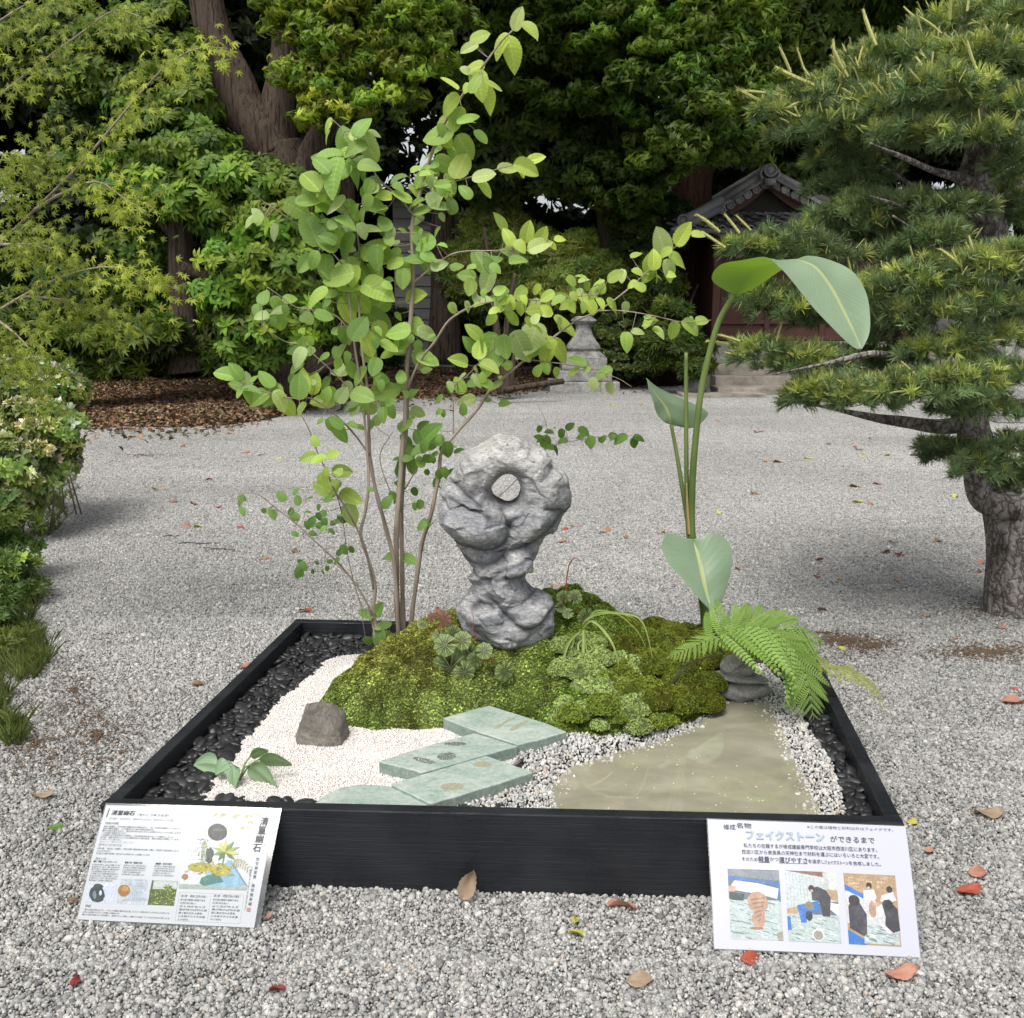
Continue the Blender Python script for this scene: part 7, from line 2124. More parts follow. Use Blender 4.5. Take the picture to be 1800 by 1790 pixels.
def tile_grid(e0, e1, r0, r1, step=.235, rowstep=.2, ncap=140):
    e0, e1, r0, r1 = map(Vector, (e0, e1, r0, r1))
    n_ = (e1-e0).cross(r0-e0).normalized()
    if n_.z < 0: n_ = -n_
    W_ = (e1-e0).length; nc = int(W_/step); Hh = ((r0+r1)/2-(e0+e1)/2).length; nr = max(2, int(Hh/rowstep))
    up = ((r0+r1)/2-(e0+e1)/2).normalized()
    for j in range(nr):
        for i in range(nc):
            t = (i+.5)/nc; v = j/nr
            lo = r0.x+(e0.x-r0.x)*(1-v); 
            p = e0.lerp(e1, t).lerp(e0.lerp(e1, t)+up*Hh, v)
            xl = e0.lerp(r0, v); xr = e1.lerp(r1, v)
            ax = (e1-e0).normalized()
            if (p-xl).dot(ax) < .05 or (p-xr).dot(ax) > -.05: continue
            add('roof_tile', pan, hall, basis(p+n_*.012, up-n_*.04, n_, 1.0))
tile_grid(eL, eR, (gl_.x, gl_.y+.1, gl_.z-.05), (gr_.x, gr_.y+.1, gr_.z-.05), .235, .17)
for e, sg in ((gl_, -1), (gr_, 1)):
    d = (Vector(apex)-Vector(e)); n_ = int(d.length/.2)
    for i in range(n_):
        p = Vector(e)+d*(i/n_)+Vector((0, -.02, .03))
        add('verge_tile', tl, hall, basis(p, d, (0, 0, 1), 1.15))
        c_ = Vector(e)+d*((i+.3)/n_)+Vector((0, -.06, -.0))
        add('round_end_tile', disc_me, hall, Matrix.Translation(c_)) if 'disc_me' in globals() else None
def ring_disc():
    mb = MB(); n_ = 14
    for r0_, r1_, y0_, y1_ in ((.075, .075, 0, -.05),):
        mb.tube([(0, .05, 0), (0, -.03, 0)], .07, 14)
        V_, F_ = [], []
        for i in range(14):
            a = 6.283*i/14
            for rr, yy in ((.07, -.03), (.07, -.045), (.048, -.045), (.048, -.03)): V_.append((math.cos(a)*rr, yy, math.sin(a)*rr))
        for i in range(14):
            j = (i+1) % 14
            for k in range(4): F_.append((i*4+k, j*4+k, j*4+(k+1) % 4, i*4+(k+1) % 4))
        mb.add(V_, F_)
    return mb.mesh('round_end_tile', tile_m, True)
rd = ring_disc()
for e in (gl_, gr_):
    d = Vector(apex)-Vector(e); n_ = 6
    for i in range(n_): add('round_end_tile', rd, hall, Matrix.Translation(Vector(e)+d*((i+.4)/n_)+Vector((0, -.04, -.02))))
# hip ridge from the left corner up to the gable foot
hp = [eL+Vector((-.02, -.02, .06)), eL.lerp(Vector(gl_), .35)+Vector((0, 0, .06)), eL.lerp(Vector(gl_), .7)+Vector((0, 0, .08)), Vector(gl_)+Vector((0, 0, .10))]
hp = [PY(1180, 404, TY-.85), PY(1196, 400, TY-.8), PY(1225, 388, TY-.7), PY(1262, 368, TY-.45)]
add('hip_ridge', MB().tube(hp, [.03, .05, .07, .08], 8).mesh('hip_ridge', tile_m, True), hall)
add('hip_ridge', MB().tube([PY(1200, 388, TY-.75), PY(1232, 372, TY-.6), PY(1268, 352, TY-.4)], [.08, .085, .08], 10).mesh('hip_ridge', tile_m, True), hall)
add('round_end_tile', rd, hall, Matrix.Translation(PY(1200, 388, TY-.8)) @ Matrix.Scale(1.5, 4))
add('verge_ridge', MB().tube([Vector(gl_)+Vector((.02, -.02, .16)), Vector(apex)+Vector((0, 0, .16))], .06, 8).mesh('verge_ridge', tile_m, True), hall)
add('verge_ridge', MB().tube([Vector(gr_)+Vector((.02, -.02, .16)), Vector(apex)+Vector((0, 0, .16))], .06, 8).mesh('verge_ridge', tile_m, True), hall)
add('main_ridge', MB().tube([Vector(apex)+Vector((0, -.02, .16)), Vector(apB)+Vector((0, 0, .16))], .13, 10).mesh('main_ridge', tile_m, True), hall)
oc = PY(1353, 300, TY-.42)
mb = MB(); mb.tube([oc+Vector((0, .06, 0)), oc+Vector((0, -.06, 0))], .095, 16)
V_, F_ = tube([oc+Vector((math.cos(a)*.10, -.07, math.sin(a)*.10)) for a in np.linspace(-2.2, 2.2+3.1415*0, 3)], .02)
for sgn in (-1, 1):
    mb.tube([oc+Vector((sgn*(.10+.06*math.sin(a)), -.03, -.06-.07*math.cos(a))) for a in np.linspace(0, 4.6, 12)], .024, 6)
ringp = [oc+Vector((math.cos(a)*.10, -.065, math.sin(a)*.10)) for a in np.linspace(0, 6.283, 19)]
mb.tube(ringp, .02, 6); mb.tube([oc+Vector((0, -.05, -.13)), oc+Vector((0, -.02, -.22))], [.10, .12], 8)
add('ridge_end_ornament', mb.mesh('ridge_end_ornament', tile_m, True), hall)
# pale wall beyond, house beyond, iron fence, posts
def flat_wall(name, px0, px1, py0, py1, Y, mat, label, cat, th=.2):
    a, b_ = PY(px0, py0, Y), PY(px1, py1, Y)
    o = add(name, MB().box(((a.x+b_.x)/2, Y+th/2, (a.z+max(b_.z, 0))/2), (b_.x-a.x, th, a.z-max(b_.z, 0))).mesh(name, mat), label=label, cat=cat)
    return o
cream = simple('cream_plaster', (.80, .78, .70), .8); hwall = simple('pale_siding', (.2, .2, .19), .8)
flat_wall('plaster_wall', 1080, 1330, 350, 640, 24.5, cream, 'bright cream plaster wall seen between the trees left of the tiled roof', 'wall')
house = empty('far_house', (PY(740, 500, 22).x, 23, 0), 'pale house with horizontal siding glimpsed through the shrub', 'building')
a, b_ = PY(690, 345, 22), PY(800, 640, 22)
add('wall', MB().box(((a.x+b_.x)/2, 23.5, a.z/2), (b_.x-a.x, 3, a.z)).mesh('wall', hwall), house)
for i in range(16):
    zz_ = a.z*(i+.5)/16; add('siding_board', MB().box(((a.x+b_.x)/2, 21.985, zz_), (b_.x-a.x, .03, a.z/16*.88)).mesh('siding_board', hwall), house)
add('roof', MB().prism([(a.x-.4, 21.6, a.z), (b_.x+.4, 21.6, a.z), (b_.x+.4, 25.4, a.z), (a.x-.4, 25.4, a.z)], [(a.x-.4, 23.4, a.z+.3), (b_.x+.4, 23.4, a.z+.3), (b_.x+.4, 23.6, a.z+.3), (a.x-.4, 23.6, a.z+.3)]).mesh('roof', simple('grey_roof', (.04, .04, .045), .9)), house)
wn_ = add('window', MB().box((PY(760, 360, 21.9).x, 21.93, PY(760, 360, 21.9).z), (.8, .06, .7)).mesh('window', simple('dark_pane', (.03, .035, .04), .1, .6)), house)
fe = empty('iron_fence', (PY(1255, 500, 19.4).x, 19.4, 0), 'dark iron lattice fence between the broad trunk and the tiled hall', 'fence')
iron = simple('dark_iron', (.02, .02, .022), .5)
for i in range(9):
    p = PY(1238+i*6.5, 430, 19.4)
    add('bar', MB().tube([(p.x, 19.4, 0), (p.x, 19.4, p.z)], .014, 6).mesh('bar', iron), fe)
for py in (432, 480, 545): 
    p, q = PY(1234, py, 19.38), PY(1296, py, 19.38)
    add('rail', MB().tube([p, q], .018, 6).mesh('rail', iron), fe)
post_m = gran
sf = empty('stone_fence', (PY(1600, 640, 14.6).x, 14.6, 0), 'low stone post fence behind the lower branches of the pine', 'fence')
for i in range(13):
    p = PY(1480+i*22, 600, 14.6); add('post', MB().box((p.x, 14.6, p.z/2), (.10, .10, p.z)).mesh('post', concrete), sf)
for z_ in (.18, .55): add('rail', MB().box((PY(1615, 600, 14.6).x, 14.6, z_), (2.6, .07, .08)).mesh('rail', concrete), sf)
p = PY(1783, 597, 12.0)
o = add('gate_post', MB().box((p.x, 12.0, p.z/2), (.34, .34, p.z)).mesh('gate_post', gran), label='broad square granite post at the right edge behind the pine', cat='post'); m = o.modifiers.new('bevel', 'BEVEL'); m.width = .02
# long low garden wall behind on the right
flat_wall('garden_wall', 1420, 2300, 560, 640, 21.8, simple('grey_wall', (.30, .29, .27), .85), 'low grey wall far behind the pine trunk', 'wall')
logp = [PY(885, 692, 14.6)+Vector((0, 0, .05)), PY(960, 680, 14.7)+Vector((0, 0, .05)), PY(990, 676, 14.8)+Vector((0, 0, .05))]
add('edging_log', MB().tube(logp, .045, 8).mesh('edging_log', bark_d, True), label='thin log edging the leaf litter left of the lantern base', cat='log')

# ================================================================ PINE
pine_bark = NB('flaky_pine_bark')
dv_ = pine_bark.n('VectorMath', operation='ADD'); pine_bark.l(pine_bark.mapv((1, 1, .33)), dv_.inputs[0]); tnz = pine_bark.n('TexNoise'); tnz.inputs['Scale'].default_value = 22; tnz.inputs['Detail'].default_value = 4; pine_bark.l(pine_bark.obj(), tnz.inputs['Vector']); vs_ = pine_bark.n('VectorMath', operation='SCALE'); vs_.inputs['Scale'].default_value = .07; pine_bark.l(tnz.outputs['Color'], vs_.inputs[0]); pine_bark.l(vs_.outputs[0], dv_.inputs[1])
v1 = pine_bark.vor(26, 'DISTANCE_TO_EDGE', dv_.outputs[0])
pn = pine_bark.noise(14, 6, .7, pine_bark.mapv((1, 1, .5)), .5)
pcx = pine_bark.ramp(pn, [(.33, (.085, .07, .06)), (.5, (.20, .18, .165)), (.68, (.38, .355, .34))])
pcx = pine_bark.mix(pine_bark.ramp(v1, [(0, (.85, .85, .85)), (.13, (0, 0, 0))]), pcx, (.035, .026, .022))
pine_bark = pine_bark.done(pine_bark.pr(pcx, .9, .15, pine_bark.bump(pn, .7, .012, pine_bark.bump(v1, 1.0, .02))))
PYY = 4.15
pine = tree('pine', 'trained pine with layered needle pads, yellow shoots and flaky grey bark, at the right', (1770, 1085, PYY))
limb(pine, 'trunk', [(1796, 1105, 150), (1792, 1075, 124), (1790, 1000, 108), (1788, 930, 108), (1782, 880, 98), (1765, 850, 72), (1735, 810, 56), (1712, 760, 50), (1708, 700, 52), (1712, 640, 54), (1722, 570, 52), (1735, 500, 58), (1738, 440, 64), (1725, 380, 60), (1712, 330, 52), (1718, 280, 42), (1730, 240, 34)], PYY, pine_bark, 20, .12)
limb(pine, 'branch', [(1780, 890, 60), (1752, 890, 50), (1728, 878, 44), (1716, 855, 40), (1712, 820, 38), (1712, 780, 36)], PYY-.12, pine_bark, 14, .12)
pbr = [[(1715, 335, 40), (1690, 315, 30), (1640, 300, 20), (1590, 278, 12), (1560, 265, 8)], [(1720, 300, 34), (1745, 265, 28), (1780, 235, 22), (1830, 200, 16)], [(1712, 345, 34), (1660, 345, 22), (1610, 330, 14), (1580, 310, 8)], [(1700, 360, 26), (1640, 372, 18), (1590, 365, 12), (1560, 355, 8)],
 [(1738, 470, 34), (1690, 480, 26), (1620, 470, 20), (1550, 445, 16), (1490, 430, 9)], [(1720, 580, 34), (1660, 600, 26), (1610, 585, 22), (1570, 560, 16), (1500, 550, 9)], [(1715, 660, 36), (1660, 655, 30), (1600, 640, 24), (1540, 622, 18), (1450, 640, 10)],
 [(1708, 745, 40), (1650, 750, 34), (1590, 742, 28), (1540, 735, 20), (1470, 720, 10)], [(1730, 380, 30), (1780, 340, 26), (1830, 300, 20)], [(1745, 500, 34), (1790, 470, 28), (1840, 440, 20)], [(1722, 600, 30), (1770, 640, 26), (1830, 650, 18)], [(1725, 790, 30), (1680, 800, 20), (1640, 800, 10)], [(1730, 430, 22), (1670, 440, 16), (1630, 420, 10), (1600, 400, 7)], [(1718, 250, 26), (1730, 190, 18), (1720, 130, 12), (1705, 80, 8)], [(1600, 330, 14), (1570, 370, 10), (1540, 400, 7)], [(1620, 470, 12), (1580, 500, 9), (1560, 520, 6)]]
for i, b_ in enumerate(pbr):
  b_ = b_+[(b_[-1][0]*2-b_[-2][0], b_[-1][1]*2-b_[-2][1], 3)] if i not in (1, 8, 9, 10) else b_
  limb(pine, 'branch', [(q[0], q[1], q[2]*.68, -.10*(k) if i % 3 == 0 else .06*k if i % 3 == 1 else 0) for k, q in enumerate(b_)], PYY, pine_bark, 10, .15)
need_m = leaf_mat('pine_needle', (.15, .235, .10), (.28, .37, .17), trans=.15, rough=.45, spec=.4, tintattr='inst')
cand_m = leaf_mat('pine_shoot', (.42, .43, .13), (.58, .58, .22), trans=.15, rough=.6, tintattr='inst')
def needle_tuft(seed, n_=36):
    r = random.Random(seed); mb = MB()
    for k in range(n_):
        a = r.uniform(0, 6.283); e = R(r.uniform(12, 82)); d = Vector((math.cos(a)*math.sin(e), math.sin(a)*math.sin(e), math.cos(e)))
        l = r.uniform(.7, 1.05); s_ = d.orthogonal().normalized()*.021; st = Vector((0, 0, r.uniform(-.25, .1)))
        b2 = d.cross(s_).normalized()*.021
        mid = st+d*l*.5+Vector((0, 0, .03)); tip = st+d*l+Vector((0, 0, -.02))
        mb.add([st-s_, st+s_, mid+s_*.9, tip, mid-s_*.9], [(0, 1, 2, 3, 4)])
        mb.add([st-b2, st+b2, mid+b2*.9, tip], [(0, 1, 2, 3)])
    return mb.mesh('needle_tuft', need_m)
def candle(seed):
    r = random.Random(seed); mb = MB()
    bx = r.uniform(-.12, .12)
    ps = [Vector((bx*t*t, 0, t)) for t in np.linspace(0, 1, 5)]
    mb.tube(ps, [.05, .055, .055, .05, .03], 5)
    for k in range(56):
        t = r.uniform(.05, 1); c = Vector((bx*t*t, 0, t)); a = r.uniform(0, 6.28); d = Vector((math.cos(a), math.sin(a), 1.1)).normalized()
        s_ = d.orthogonal().normalized()*.016; l = r.uniform(.10, .2)
        mb.add([c-s_, c+s_, c+d*l], [(0, 1, 2)])
    return mb.mesh('candle', cand_m)
nt = [needle_tuft(i) for i in range(4)]; cd = [candle(i) for i in range(3)]
pads = [(1660, 160, 3.85, 80, 34), (1730, 245, 3.8, 70, 26, .9), (1600, 240, 3.9, 80, 26, .9), (1780, 300, 3.9, 40, 36, .8), (1650, 420, 3.85, 60, 30, .8), (1760, 600, 3.75, 50, 26, .9), (1650, 620, 3.75, 70, 28, .9), (1590, 455, 3.95, 60, 26, .8), (1470, 505, 4.1, 60, 24, .8), (1700, 600, 3.7, 40, 20, .8), (1350, 200, 4.1, 30, 14, 1.0), (1540, 110, 4.3, 60, 26), (1780, 60, 4.2, 50, 50),
 (1700, 50, 4.5, 100, 34), (1770, 20, 4.4, 60, 30), (1600, 110, 4.3, 95, 36), (1740, 110, 4.1, 110, 40), (1500, 160, 4.2, 80, 36), (1420, 185, 4.15, 62, 26), (1590, 190, 4.0, 110, 40), (1730, 190, 3.9, 100, 36), (1470, 225, 4.1, 90, 30), (1680, 240, 4.0, 110, 26), (1420, 240, 4.2, 60, 24), (1560, 250, 4.3, 90, 26),
 (1480, 290, 4.3, 70, 26, .8), (1465, 335, 4.3, 50, 22, .8), (1520, 310, 4.5, 60, 24, .6), (1310, 440, 3.95, 45, 18, .9), (1380, 432, 4.0, 70, 28, .85), (1480, 395, 4.1, 70, 34, .75), (1530, 380, 4.1, 80, 40, .7), (1610, 370, 4.0, 60, 32, .7), (1420, 450, 4.0, 90, 28, .7), (1520, 430, 4.3, 70, 30, .6), (1570, 420, 4.2, 60, 30, .6), (1680, 370, 3.9, 60, 22, .8), (1790, 380, 4.2, 60, 60, .7),
 (1340, 520, 4.0, 55, 24), (1400, 545, 4.0, 85, 36, .9), (1480, 560, 4.1, 80, 36, .75), (1570, 520, 3.9, 70, 46, 1.0), (1640, 500, 3.8, 80, 44, 1.05), (1720, 480, 3.75, 70, 36, 1.05), (1780, 460, 3.8, 60, 30, 1.05), (1640, 560, 3.8, 90, 40, .95), (1740, 540, 3.75, 70, 34, .95), (1560, 590, 4.0, 60, 30, .8), (1790, 560, 4.0, 50, 40, .8),
 (1340, 625, 4.0, 62, 26), (1410, 640, 4.0, 80, 34), (1490, 645, 4.1, 80, 34, .8), (1570, 640, 4.1, 60, 30, .7), (1440, 700, 3.9, 60, 36, .9), (1520, 700, 3.8, 80, 38, 1.0), (1600, 690, 3.7, 80, 36, 1.1), (1690, 680, 3.65, 80, 36, 1.1), (1770, 670, 3.7, 60, 34, .9), (1720, 720, 3.75, 90, 26, .8), (1400, 705, 4.0, 26, 22, .9),
 (1665, 800, 3.95, 50, 26, .65), (1720, 825, 3.75, 60, 28, .7), (1780, 800, 3.7, 50, 40, .7), (1790, 850, 3.8, 40, 26, .6), (1640, 785, 4.0, 30, 16, .6)]
P, N, T_, C, CN, CS = [], [], [], [], [], []
rp2 = np.random.default_rng(77)
for e in pads:
    px, py, Y, rx, ry = e[:5]; tm_ = e[5] if len(e) > 5 else 1.0
    c = np.array(PY(px, py, Y)); kx = Y*1.02/F
    rad = np.array([rx, (rx+ry)*.45, ry])*kx
    m = int(rx*ry/46*1.9)+12
    u = rp2.normal(size=(m, 3)); u /= np.linalg.norm(u, axis=1, keepdims=True); u[:, 2] = np.where(u[:, 2] < -.45, -u[:, 2], u[:, 2])
    p = c+u*rad*rp2.uniform(.55, 1.08, (m, 1))
    P.append(p); N.append(u*.8+np.array([0, -.1, .55])+rp2.normal(0, .28, (m, 3))); yl = ((u[:, 2:] > .05) & (rp2.random((m, 1)) < (.5 if tm_ >= .9 else .15)))*1.0
    T_.append((.55+.9*rp2.random((m, 1)))*(np.array([[1, 1, 1]])+yl*np.array([[1.0, .65, .05]]))*(tm_*.5+.5))
    nc = int(m*(.42 if tm_ >= .95 else .14))
    if nc:
        ux = rp2.normal(size=(nc, 3)); ux /= np.linalg.norm(ux, axis=1, keepdims=True); ux[:, 2] = np.abs(ux[:, 2])
        C.append(c+ux*rad*.98); CN.append(ux*np.array([.7, .4, .4])+np.array([-.15, -.1, .55])+rp2.normal(0, .3, (nc, 3))); CS.append(np.exp(rp2.normal(-3.45, .34, nc))*(1.2 if py < 260 else .85))
# long shoots seen against the trees
for (px, py, l, an, Y) in [(1345, 163, 60, 175, 4.15), (1390, 128, 55, 118, 4.2), (1412, 118, 40, 110, 4.2), (1540, 80, 75, 118, 4.2), (1490, 135, 70, 130, 4.1), (1470, 120, 55, 105, 4.1), (1430, 150, 90, 165, 4.1), (1620, 55, 30, 120, 4.2), (1670, 35, 60, 100, 4.3), (1700, 20, 50, 88, 4.3), (1655, 60, 55, 140, 4.3), (1745, 95, 60, 60, 4.0), (1800, 90, 50, 100, 4.0), (1715, 120, 55, 120, 3.9), (1340, 180, 55, 155, 4.1), (1400, 190, 50, 150, 4.1),
                         (1265, 408, 60, 140, 3.9), (1275, 435, 60, 150, 3.9), (1300, 410, 50, 128, 3.9), (1320, 405, 45, 135, 3.9), (1500, 490, 50, 118, 3.9), (1690, 470, 60, 135, 3.7), (1715, 455, 50, 110, 3.7), (1300, 600, 55, 160, 3.95), (1310, 625, 45, 175, 3.95), (1280, 605, 45, 168, 3.95), (1365, 600, 40, 80, 3.95), (1610, 660, 45, 140, 3.65), (1540, 560, 50, 120, 3.9), (1620, 490, 45, 70, 3.8)]:
    C.append(np.array([PY(px, py, Y)])); a = R(an); CN.append(np.array([[math.cos(a), rp2.uniform(-.25, .1), math.sin(a)]])); CS.append(np.array([l*.8*Y*1.02/F]))
P, N, T_ = map(np.concatenate, (P, N, T_)); C, CN, CS = map(np.concatenate, (C, CN, CS))
print('pine tufts', len(P), len(C))
scatter('foliage', P, dirs_to_euler(N, rp2.uniform(0, 6.28, len(P))), rp2.uniform(.036, .066, len(P)), nt, tint=T_, parent=pine, kind='stuff')
scatter('young_shoots', C, dirs_to_euler(CN, rp2.uniform(0, 6.28, len(C))), CS, cd, parent=pine, kind='stuff')

# ================================================================ MAPLE
def maple_me(seed, mat):
    r = random.Random(seed); V_ = [(0, 0, 0)]; F_ = []
    lobes = [(-128, .42), (-88, .68), (-44, .92), (0, 1.0), (44, .92), (88, .68), (128, .42)]
    pts = []
    for i, (a, l) in enumerate(lobes):
        a = R(90-a); l *= r.uniform(.92, 1.05)
        zt = -.12*l-r.uniform(0, .1)
        w = R(9.5)
        for da, f, z in ((-w*1.9, .34, 0), (-w, .62, -.02), (0, 1.0, zt), (w, .62, -.02), (w*1.9, .34, 0)):
            pts.append((math.cos(a-da)*l*f, math.sin(a-da)*l*f, z))
    V_ += pts
    n0 = 1
    for i in range(7):
        b_ = n0+i*5
        F_.append((0, b_, b_+1, b_+2)); F_.append((0, b_+2, b_+3, b_+4))
        if i < 6: F_.append((0, b_+4, b_+5))
    tv, tf = tube([(0, 0, 0), (0, -.25, .02), (.03, -.5, .06)], [.012, .01, .01], 3)
    n1 = len(V_); V_ += [tuple(v) for v in tv]; F_ += [tuple(q+n1 for q in f) for f in tf]
    return mk('leaf', V_, F_, mat)
mp_m = leaf_mat('maple_leaf', (.34, .42, .05), (.50, .56, .10), trans=.45, rough=.5, spec=.3, tintattr='obj', tl=(1.25, 1.3, .5))
mp_s = leaf_mat('maple_leaf_small', (.18, .26, .035), (.44, .50, .09), trans=.42, rough=.5, spec=.3, tintattr='inst', tl=(1.25, 1.3, .5))
mpl = [maple_me(i, mp_m) for i in range(4)]; mps = [maple_me(i+9, mp_s) for i in range(4)]
MY = 3.7
mroot = empty('maple', (PY(-260, 1050, 4.0).x, 4.0, 0), 'young maple reaching in from the left edge with small lime green star leaves', 'tree')
trk = [PY(-260, 1130, 4.0), PY(-250, 900, 4.0), PY(-230, 600, 4.0), PY(-210, 300, 3.95), PY(-180, 0, 3.9)]
trk[0].z = 0
add('trunk', MB().tube(trk, [.07, .06, .05, .045, .035], 12).mesh('trunk', bark_d, True), mroot)
mbr = [[(-190, 560, .1), (-60, 480, .1), (60, 370, .05), (140, 290, 0), (200, 220, -.05), (250, 160, -.1), (300, 110, -.12), (350, 85, -.14), (400, 85, -.15)],
 [(-200, 700, .2), (-80, 600, .1), (40, 520, 0), (130, 480, -.05), (200, 470, -.08), (260, 490, -.1), (315, 510, -.12)],
 [(60, 370, .05), (110, 340, .0), (170, 320, -.02), (220, 350, -.05), (255, 370, -.05)], [(-150, 300, .1), (-40, 200, .1), (60, 120, .05), (140, 60, 0), (200, 20, 0), (250, 30, -.05)],
 [(40, 520, 0), (120, 530, 0), (180, 560, 0), (215, 570, 0)], [(-190, 200, 0), (-60, 80, 0), (60, 0, 0), (140, -30, 0)], [(-200, 640, .1), (-100, 420, .0), (-20, 320, -.05), (40, 290, -.05), (80, 300, -.05)],
 [(-80, 600, .1), (-20, 560, 0), (40, 600, -.1), (70, 650, -.1), (90, 720, -.1)], [(-180, 800, .2), (-80, 700, 0), (0, 640, -.1), (60, 620, -.1)], [(0, 430, 0), (60, 430, -.1), (110, 440, -.1)]]
rm = random.Random(31)
cand = []
for b_ in mbr:
    S = spline(b_, 40); P3 = [PY(a, q, MY+c) for a, q, c in S]
    add('branch', MB().tube(P3, [.0065-.0052*i/39 for i in range(40)], 6).mesh('branch', bark_s, True), mroot)
    for i in range(8, 40):
        for _ in range(5 if i > 14 else 3):
            t = rm.random(); a, q, c = S[i]
            cand.append((a+rm.gauss(0, 26), q+rm.gauss(0, 24)+8, MY+c+rm.gauss(0, .10), i))
for (cx, cy_, rx, ry, n_) in [(310, 115, 70, 42, 80), (235, 180, 40, 50, 40), (240, 25, 60, 18, 30), (215, 370, 45, 20, 30), (275, 498, 50, 14, 30), (60, 100, 90, 80, 120), (90, 260, 70, 60, 90), (40, 430, 70, 50, 90), (110, 560, 90, 34, 60), (20, 320, 40, 60, 60), (60, 640, 70, 40, 60)]:
    for _ in range(n_):
        a = rm.uniform(0, 6.28); q = math.sqrt(rm.random()); cand.append((cx+rx*q*math.cos(a), cy_+ry*q*math.sin(a), MY+rm.gauss(0, .15), 30))
def mleaf(px, py, Y):
    p = PY(px, py, Y); a = R(rm.choice([rm.uniform(-70, -10), rm.uniform(-60, 40), rm.uniform(200, 300)]))
    return p, Vector((math.cos(a), rm.uniform(-.5, .3), math.sin(a))), Vector((rm.gauss(0, .35), -rm.uniform(.2, 1.1), rm.uniform(.4, 1)))
cand.sort(key=lambda c: 0 if c[0] > 150 else 1)
Pm, Em, Sm, Tm = [], [], [], []
for i, (px, py, Y, k_) in enumerate(cand):
    p, d, n_ = mleaf(px, py, Y); s = rm.uniform(.021, .033)
    if i < 300:
        o = add('leaf', mpl[i % 4], mroot, basis(p, d, n_, s)); g = rm.uniform(.75, 1.1); o.color = (g, g, g, 1)
    else:
        e = basis((0, 0, 0), d, n_).to_euler(); Pm.append(p); Em.append((e.x, e.y, e.z)); Sm.append(s); Tm.append([rm.uniform(.5, 1.0)]*3)
scatter('small_leaves', np.array(Pm), np.array(Em), np.array(Sm), mps, tint=np.array(Tm), parent=mroot, kind='stuff')

# ---- plants at the left edge of the court
def edge_bush(name, label, ells, size, tint, seed, protos=None, k=40, cat='bush'):
    c = PZ(ells[0][0], ells[0][1]+ells[0][4], 0)
    root = empty(name, (c.x, c.y, 0), label, cat)
    mbs = MB()
    for e in ells:
        p = PY(e[0], e[1], e[2])
        for q in range(3): mbs.tube([Vector((p.x+rm.gauss(0, .05), p.y, 0)), Vector((p.x+rm.gauss(0, .03), p.y, p.z*.6)), p+Vector((rm.gauss(0, .06), 0, .03))], [.006, .004, .002], 5)
    add('stems', mbs.mesh('stems', bark_s, True), root)
    foliage(root, 'foliage', ells, protos or sp_b, size, 1.5, tint=tint, k=k, seed=seed, rc_=(.05, .13), droop=.2, tvar=.3)
    return root
var_m = leaf_mat('bright_small_leaf', (.09, .15, .03), (.26, .34, .10), trans=.3, rough=.5, tintattr='inst')
pal_m = leaf_mat('bright_gap_leaf', (.45, .48, .40), (.70, .70, .62), trans=.3, rough=.5, tintattr='inst')  # pale leaves added to stand for bright sky and wall between the leaves
sp_v = [spray(i+80, 9, 1.0, .2, .3, (20, 90), var_m, 2) for i in range(3)]; sp_p = [spray(i+90, 8, 1.0, .2, .3, (20, 90), pal_m, 2) for i in range(2)]
edge_bush('leafy_bush', 'bright green small leaved bush at the left edge, below the maple', [(40, 700, 6.2, 70, 60), (80, 770, 5.9, 50, 80), (20, 830, 5.6, 60, 80), (100, 690, 6.3, 40, 40, .8)], .055, (1, 1, 1), 41, sp_v+sp_p[:1], k=44)
edge_bush('weedy_bush', 'sprawling weedy bush with narrow leaves at the left edge, nearer than the bright bush', [(10, 930, 4.7, 45, 60, .9), (20, 1010, 4.3, 40, 40, .8), (-10, 1090, 3.9, 50, 60, .7), (-30, 1170, 3.6, 50, 40, .7)], .05, (.8, .95, .7), 42, sp_b+sp_v[:1])
gm_ = leaf_mat('weed_blade', (.10, .14, .035), (.24, .28, .09), trans=.3, rough=.5, tintattr='inst')
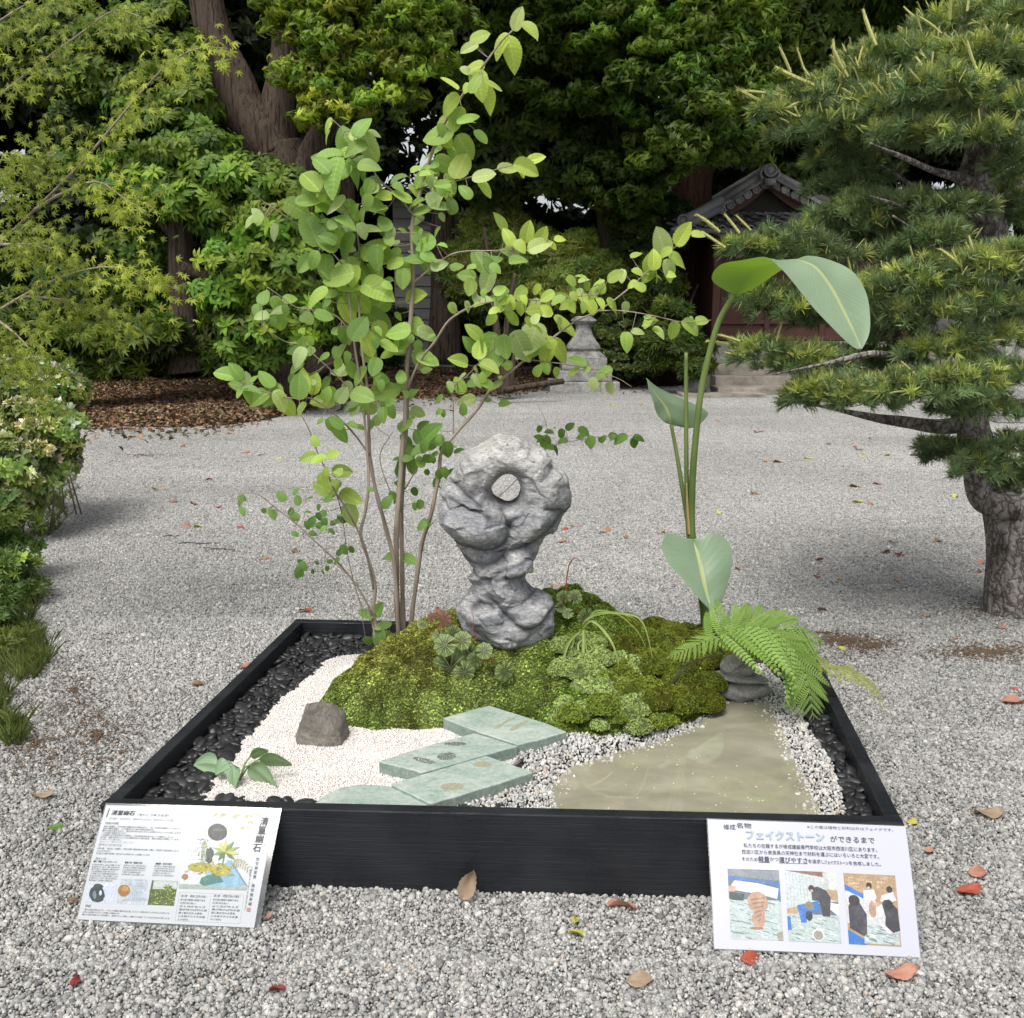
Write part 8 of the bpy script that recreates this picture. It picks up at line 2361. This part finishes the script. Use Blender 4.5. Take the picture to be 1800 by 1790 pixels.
def wtuft(seed):
    r = random.Random(seed); mb = MB()
    for k in range(12):
        a = r.uniform(0, 6.28); l = r.uniform(.5, 1); ln = r.uniform(.2, .8); w = .02
        s_ = Vector((-math.sin(a), math.cos(a), 0))*w; d = Vector((math.cos(a)*ln, math.sin(a)*ln, 1))
        mb.add([-s_, s_, d*l*.5+s_*.8, d*l+Vector((0, 0, -.3*l*ln)), d*l*.5-s_*.8], [(0, 1, 2, 3, 4)])
    return mb.mesh('weed_tuft', gm_)
wt = [wtuft(i) for i in range(4)]
Pw = []
for (px, py, rx, ry, n_) in [(30, 1150, 60, 50, 260), (10, 1050, 60, 60, 200), (60, 900, 60, 50, 160), (-40, 1250, 60, 60, 200), (90, 860, 50, 40, 120), (15, 1290, 35, 25, 50)]:
    for _ in range(n_):
        a = rm.uniform(0, 6.28); q = rm.random()**.7; p = PZ(px+rx*q*math.cos(a), py+ry*q*math.sin(a), .005); Pw.append(p)
Pw = np.array(Pw)
scatter('low_weeds', Pw, np.stack([0*Pw[:, 0], 0*Pw[:, 0], rng.uniform(0, 6.28, len(Pw))], -1), rng.uniform(.04, .11, len(Pw)), wt, tint=rng.uniform(.6, 1.2, (len(Pw), 1))*np.ones((1, 3)), kind='stuff', label='thin low weeds and grass creeping onto the gravel at the left edge', cat='weeds')
# bare soil patches on the gravel
dirt_m = simple('fine_brown_debris', (.10, .065, .04), .9)
Pd = []
for (px, py, rx, ry, n_) in [(1480, 1125, 60, 12, 900), (1530, 1135, 40, 10, 400), (1730, 1145, 90, 12, 1100), (250, 800, 110, 10, 700), (170, 1290, 110, 80, 700), (60, 1310, 90, 60, 500), (130, 1210, 110, 80, 600), (130, 870, 60, 60, 400), (1730, 1070, 60, 20, 300)]:
    for _ in range(n_):
        a = rm.uniform(0, 6.28); q = abs(rm.gauss(0, .9)); p = PZ(px+rx*q*math.cos(a), py+ry*q*math.sin(a), .012); Pd.append(p)
Pd = np.array(Pd)
dm = [mk('debris_bit', I1V*[1, .4, .3], [tuple(f) for f in I1F], dirt_m), mk('debris_bit', I1V*[1.4, .25, .2], [tuple(f) for f in I1F], dirt_m)]
scatter('brown_debris', Pd, np.stack([rng.normal(0, .3, len(Pd)), rng.normal(0, .3, len(Pd)), rng.uniform(0, 6.28, len(Pd))], -1), rng.uniform(.003, .008, len(Pd)), dm, kind='stuff', label='fine brown plant debris scattered in thin drifts on the gravel', cat='debris')
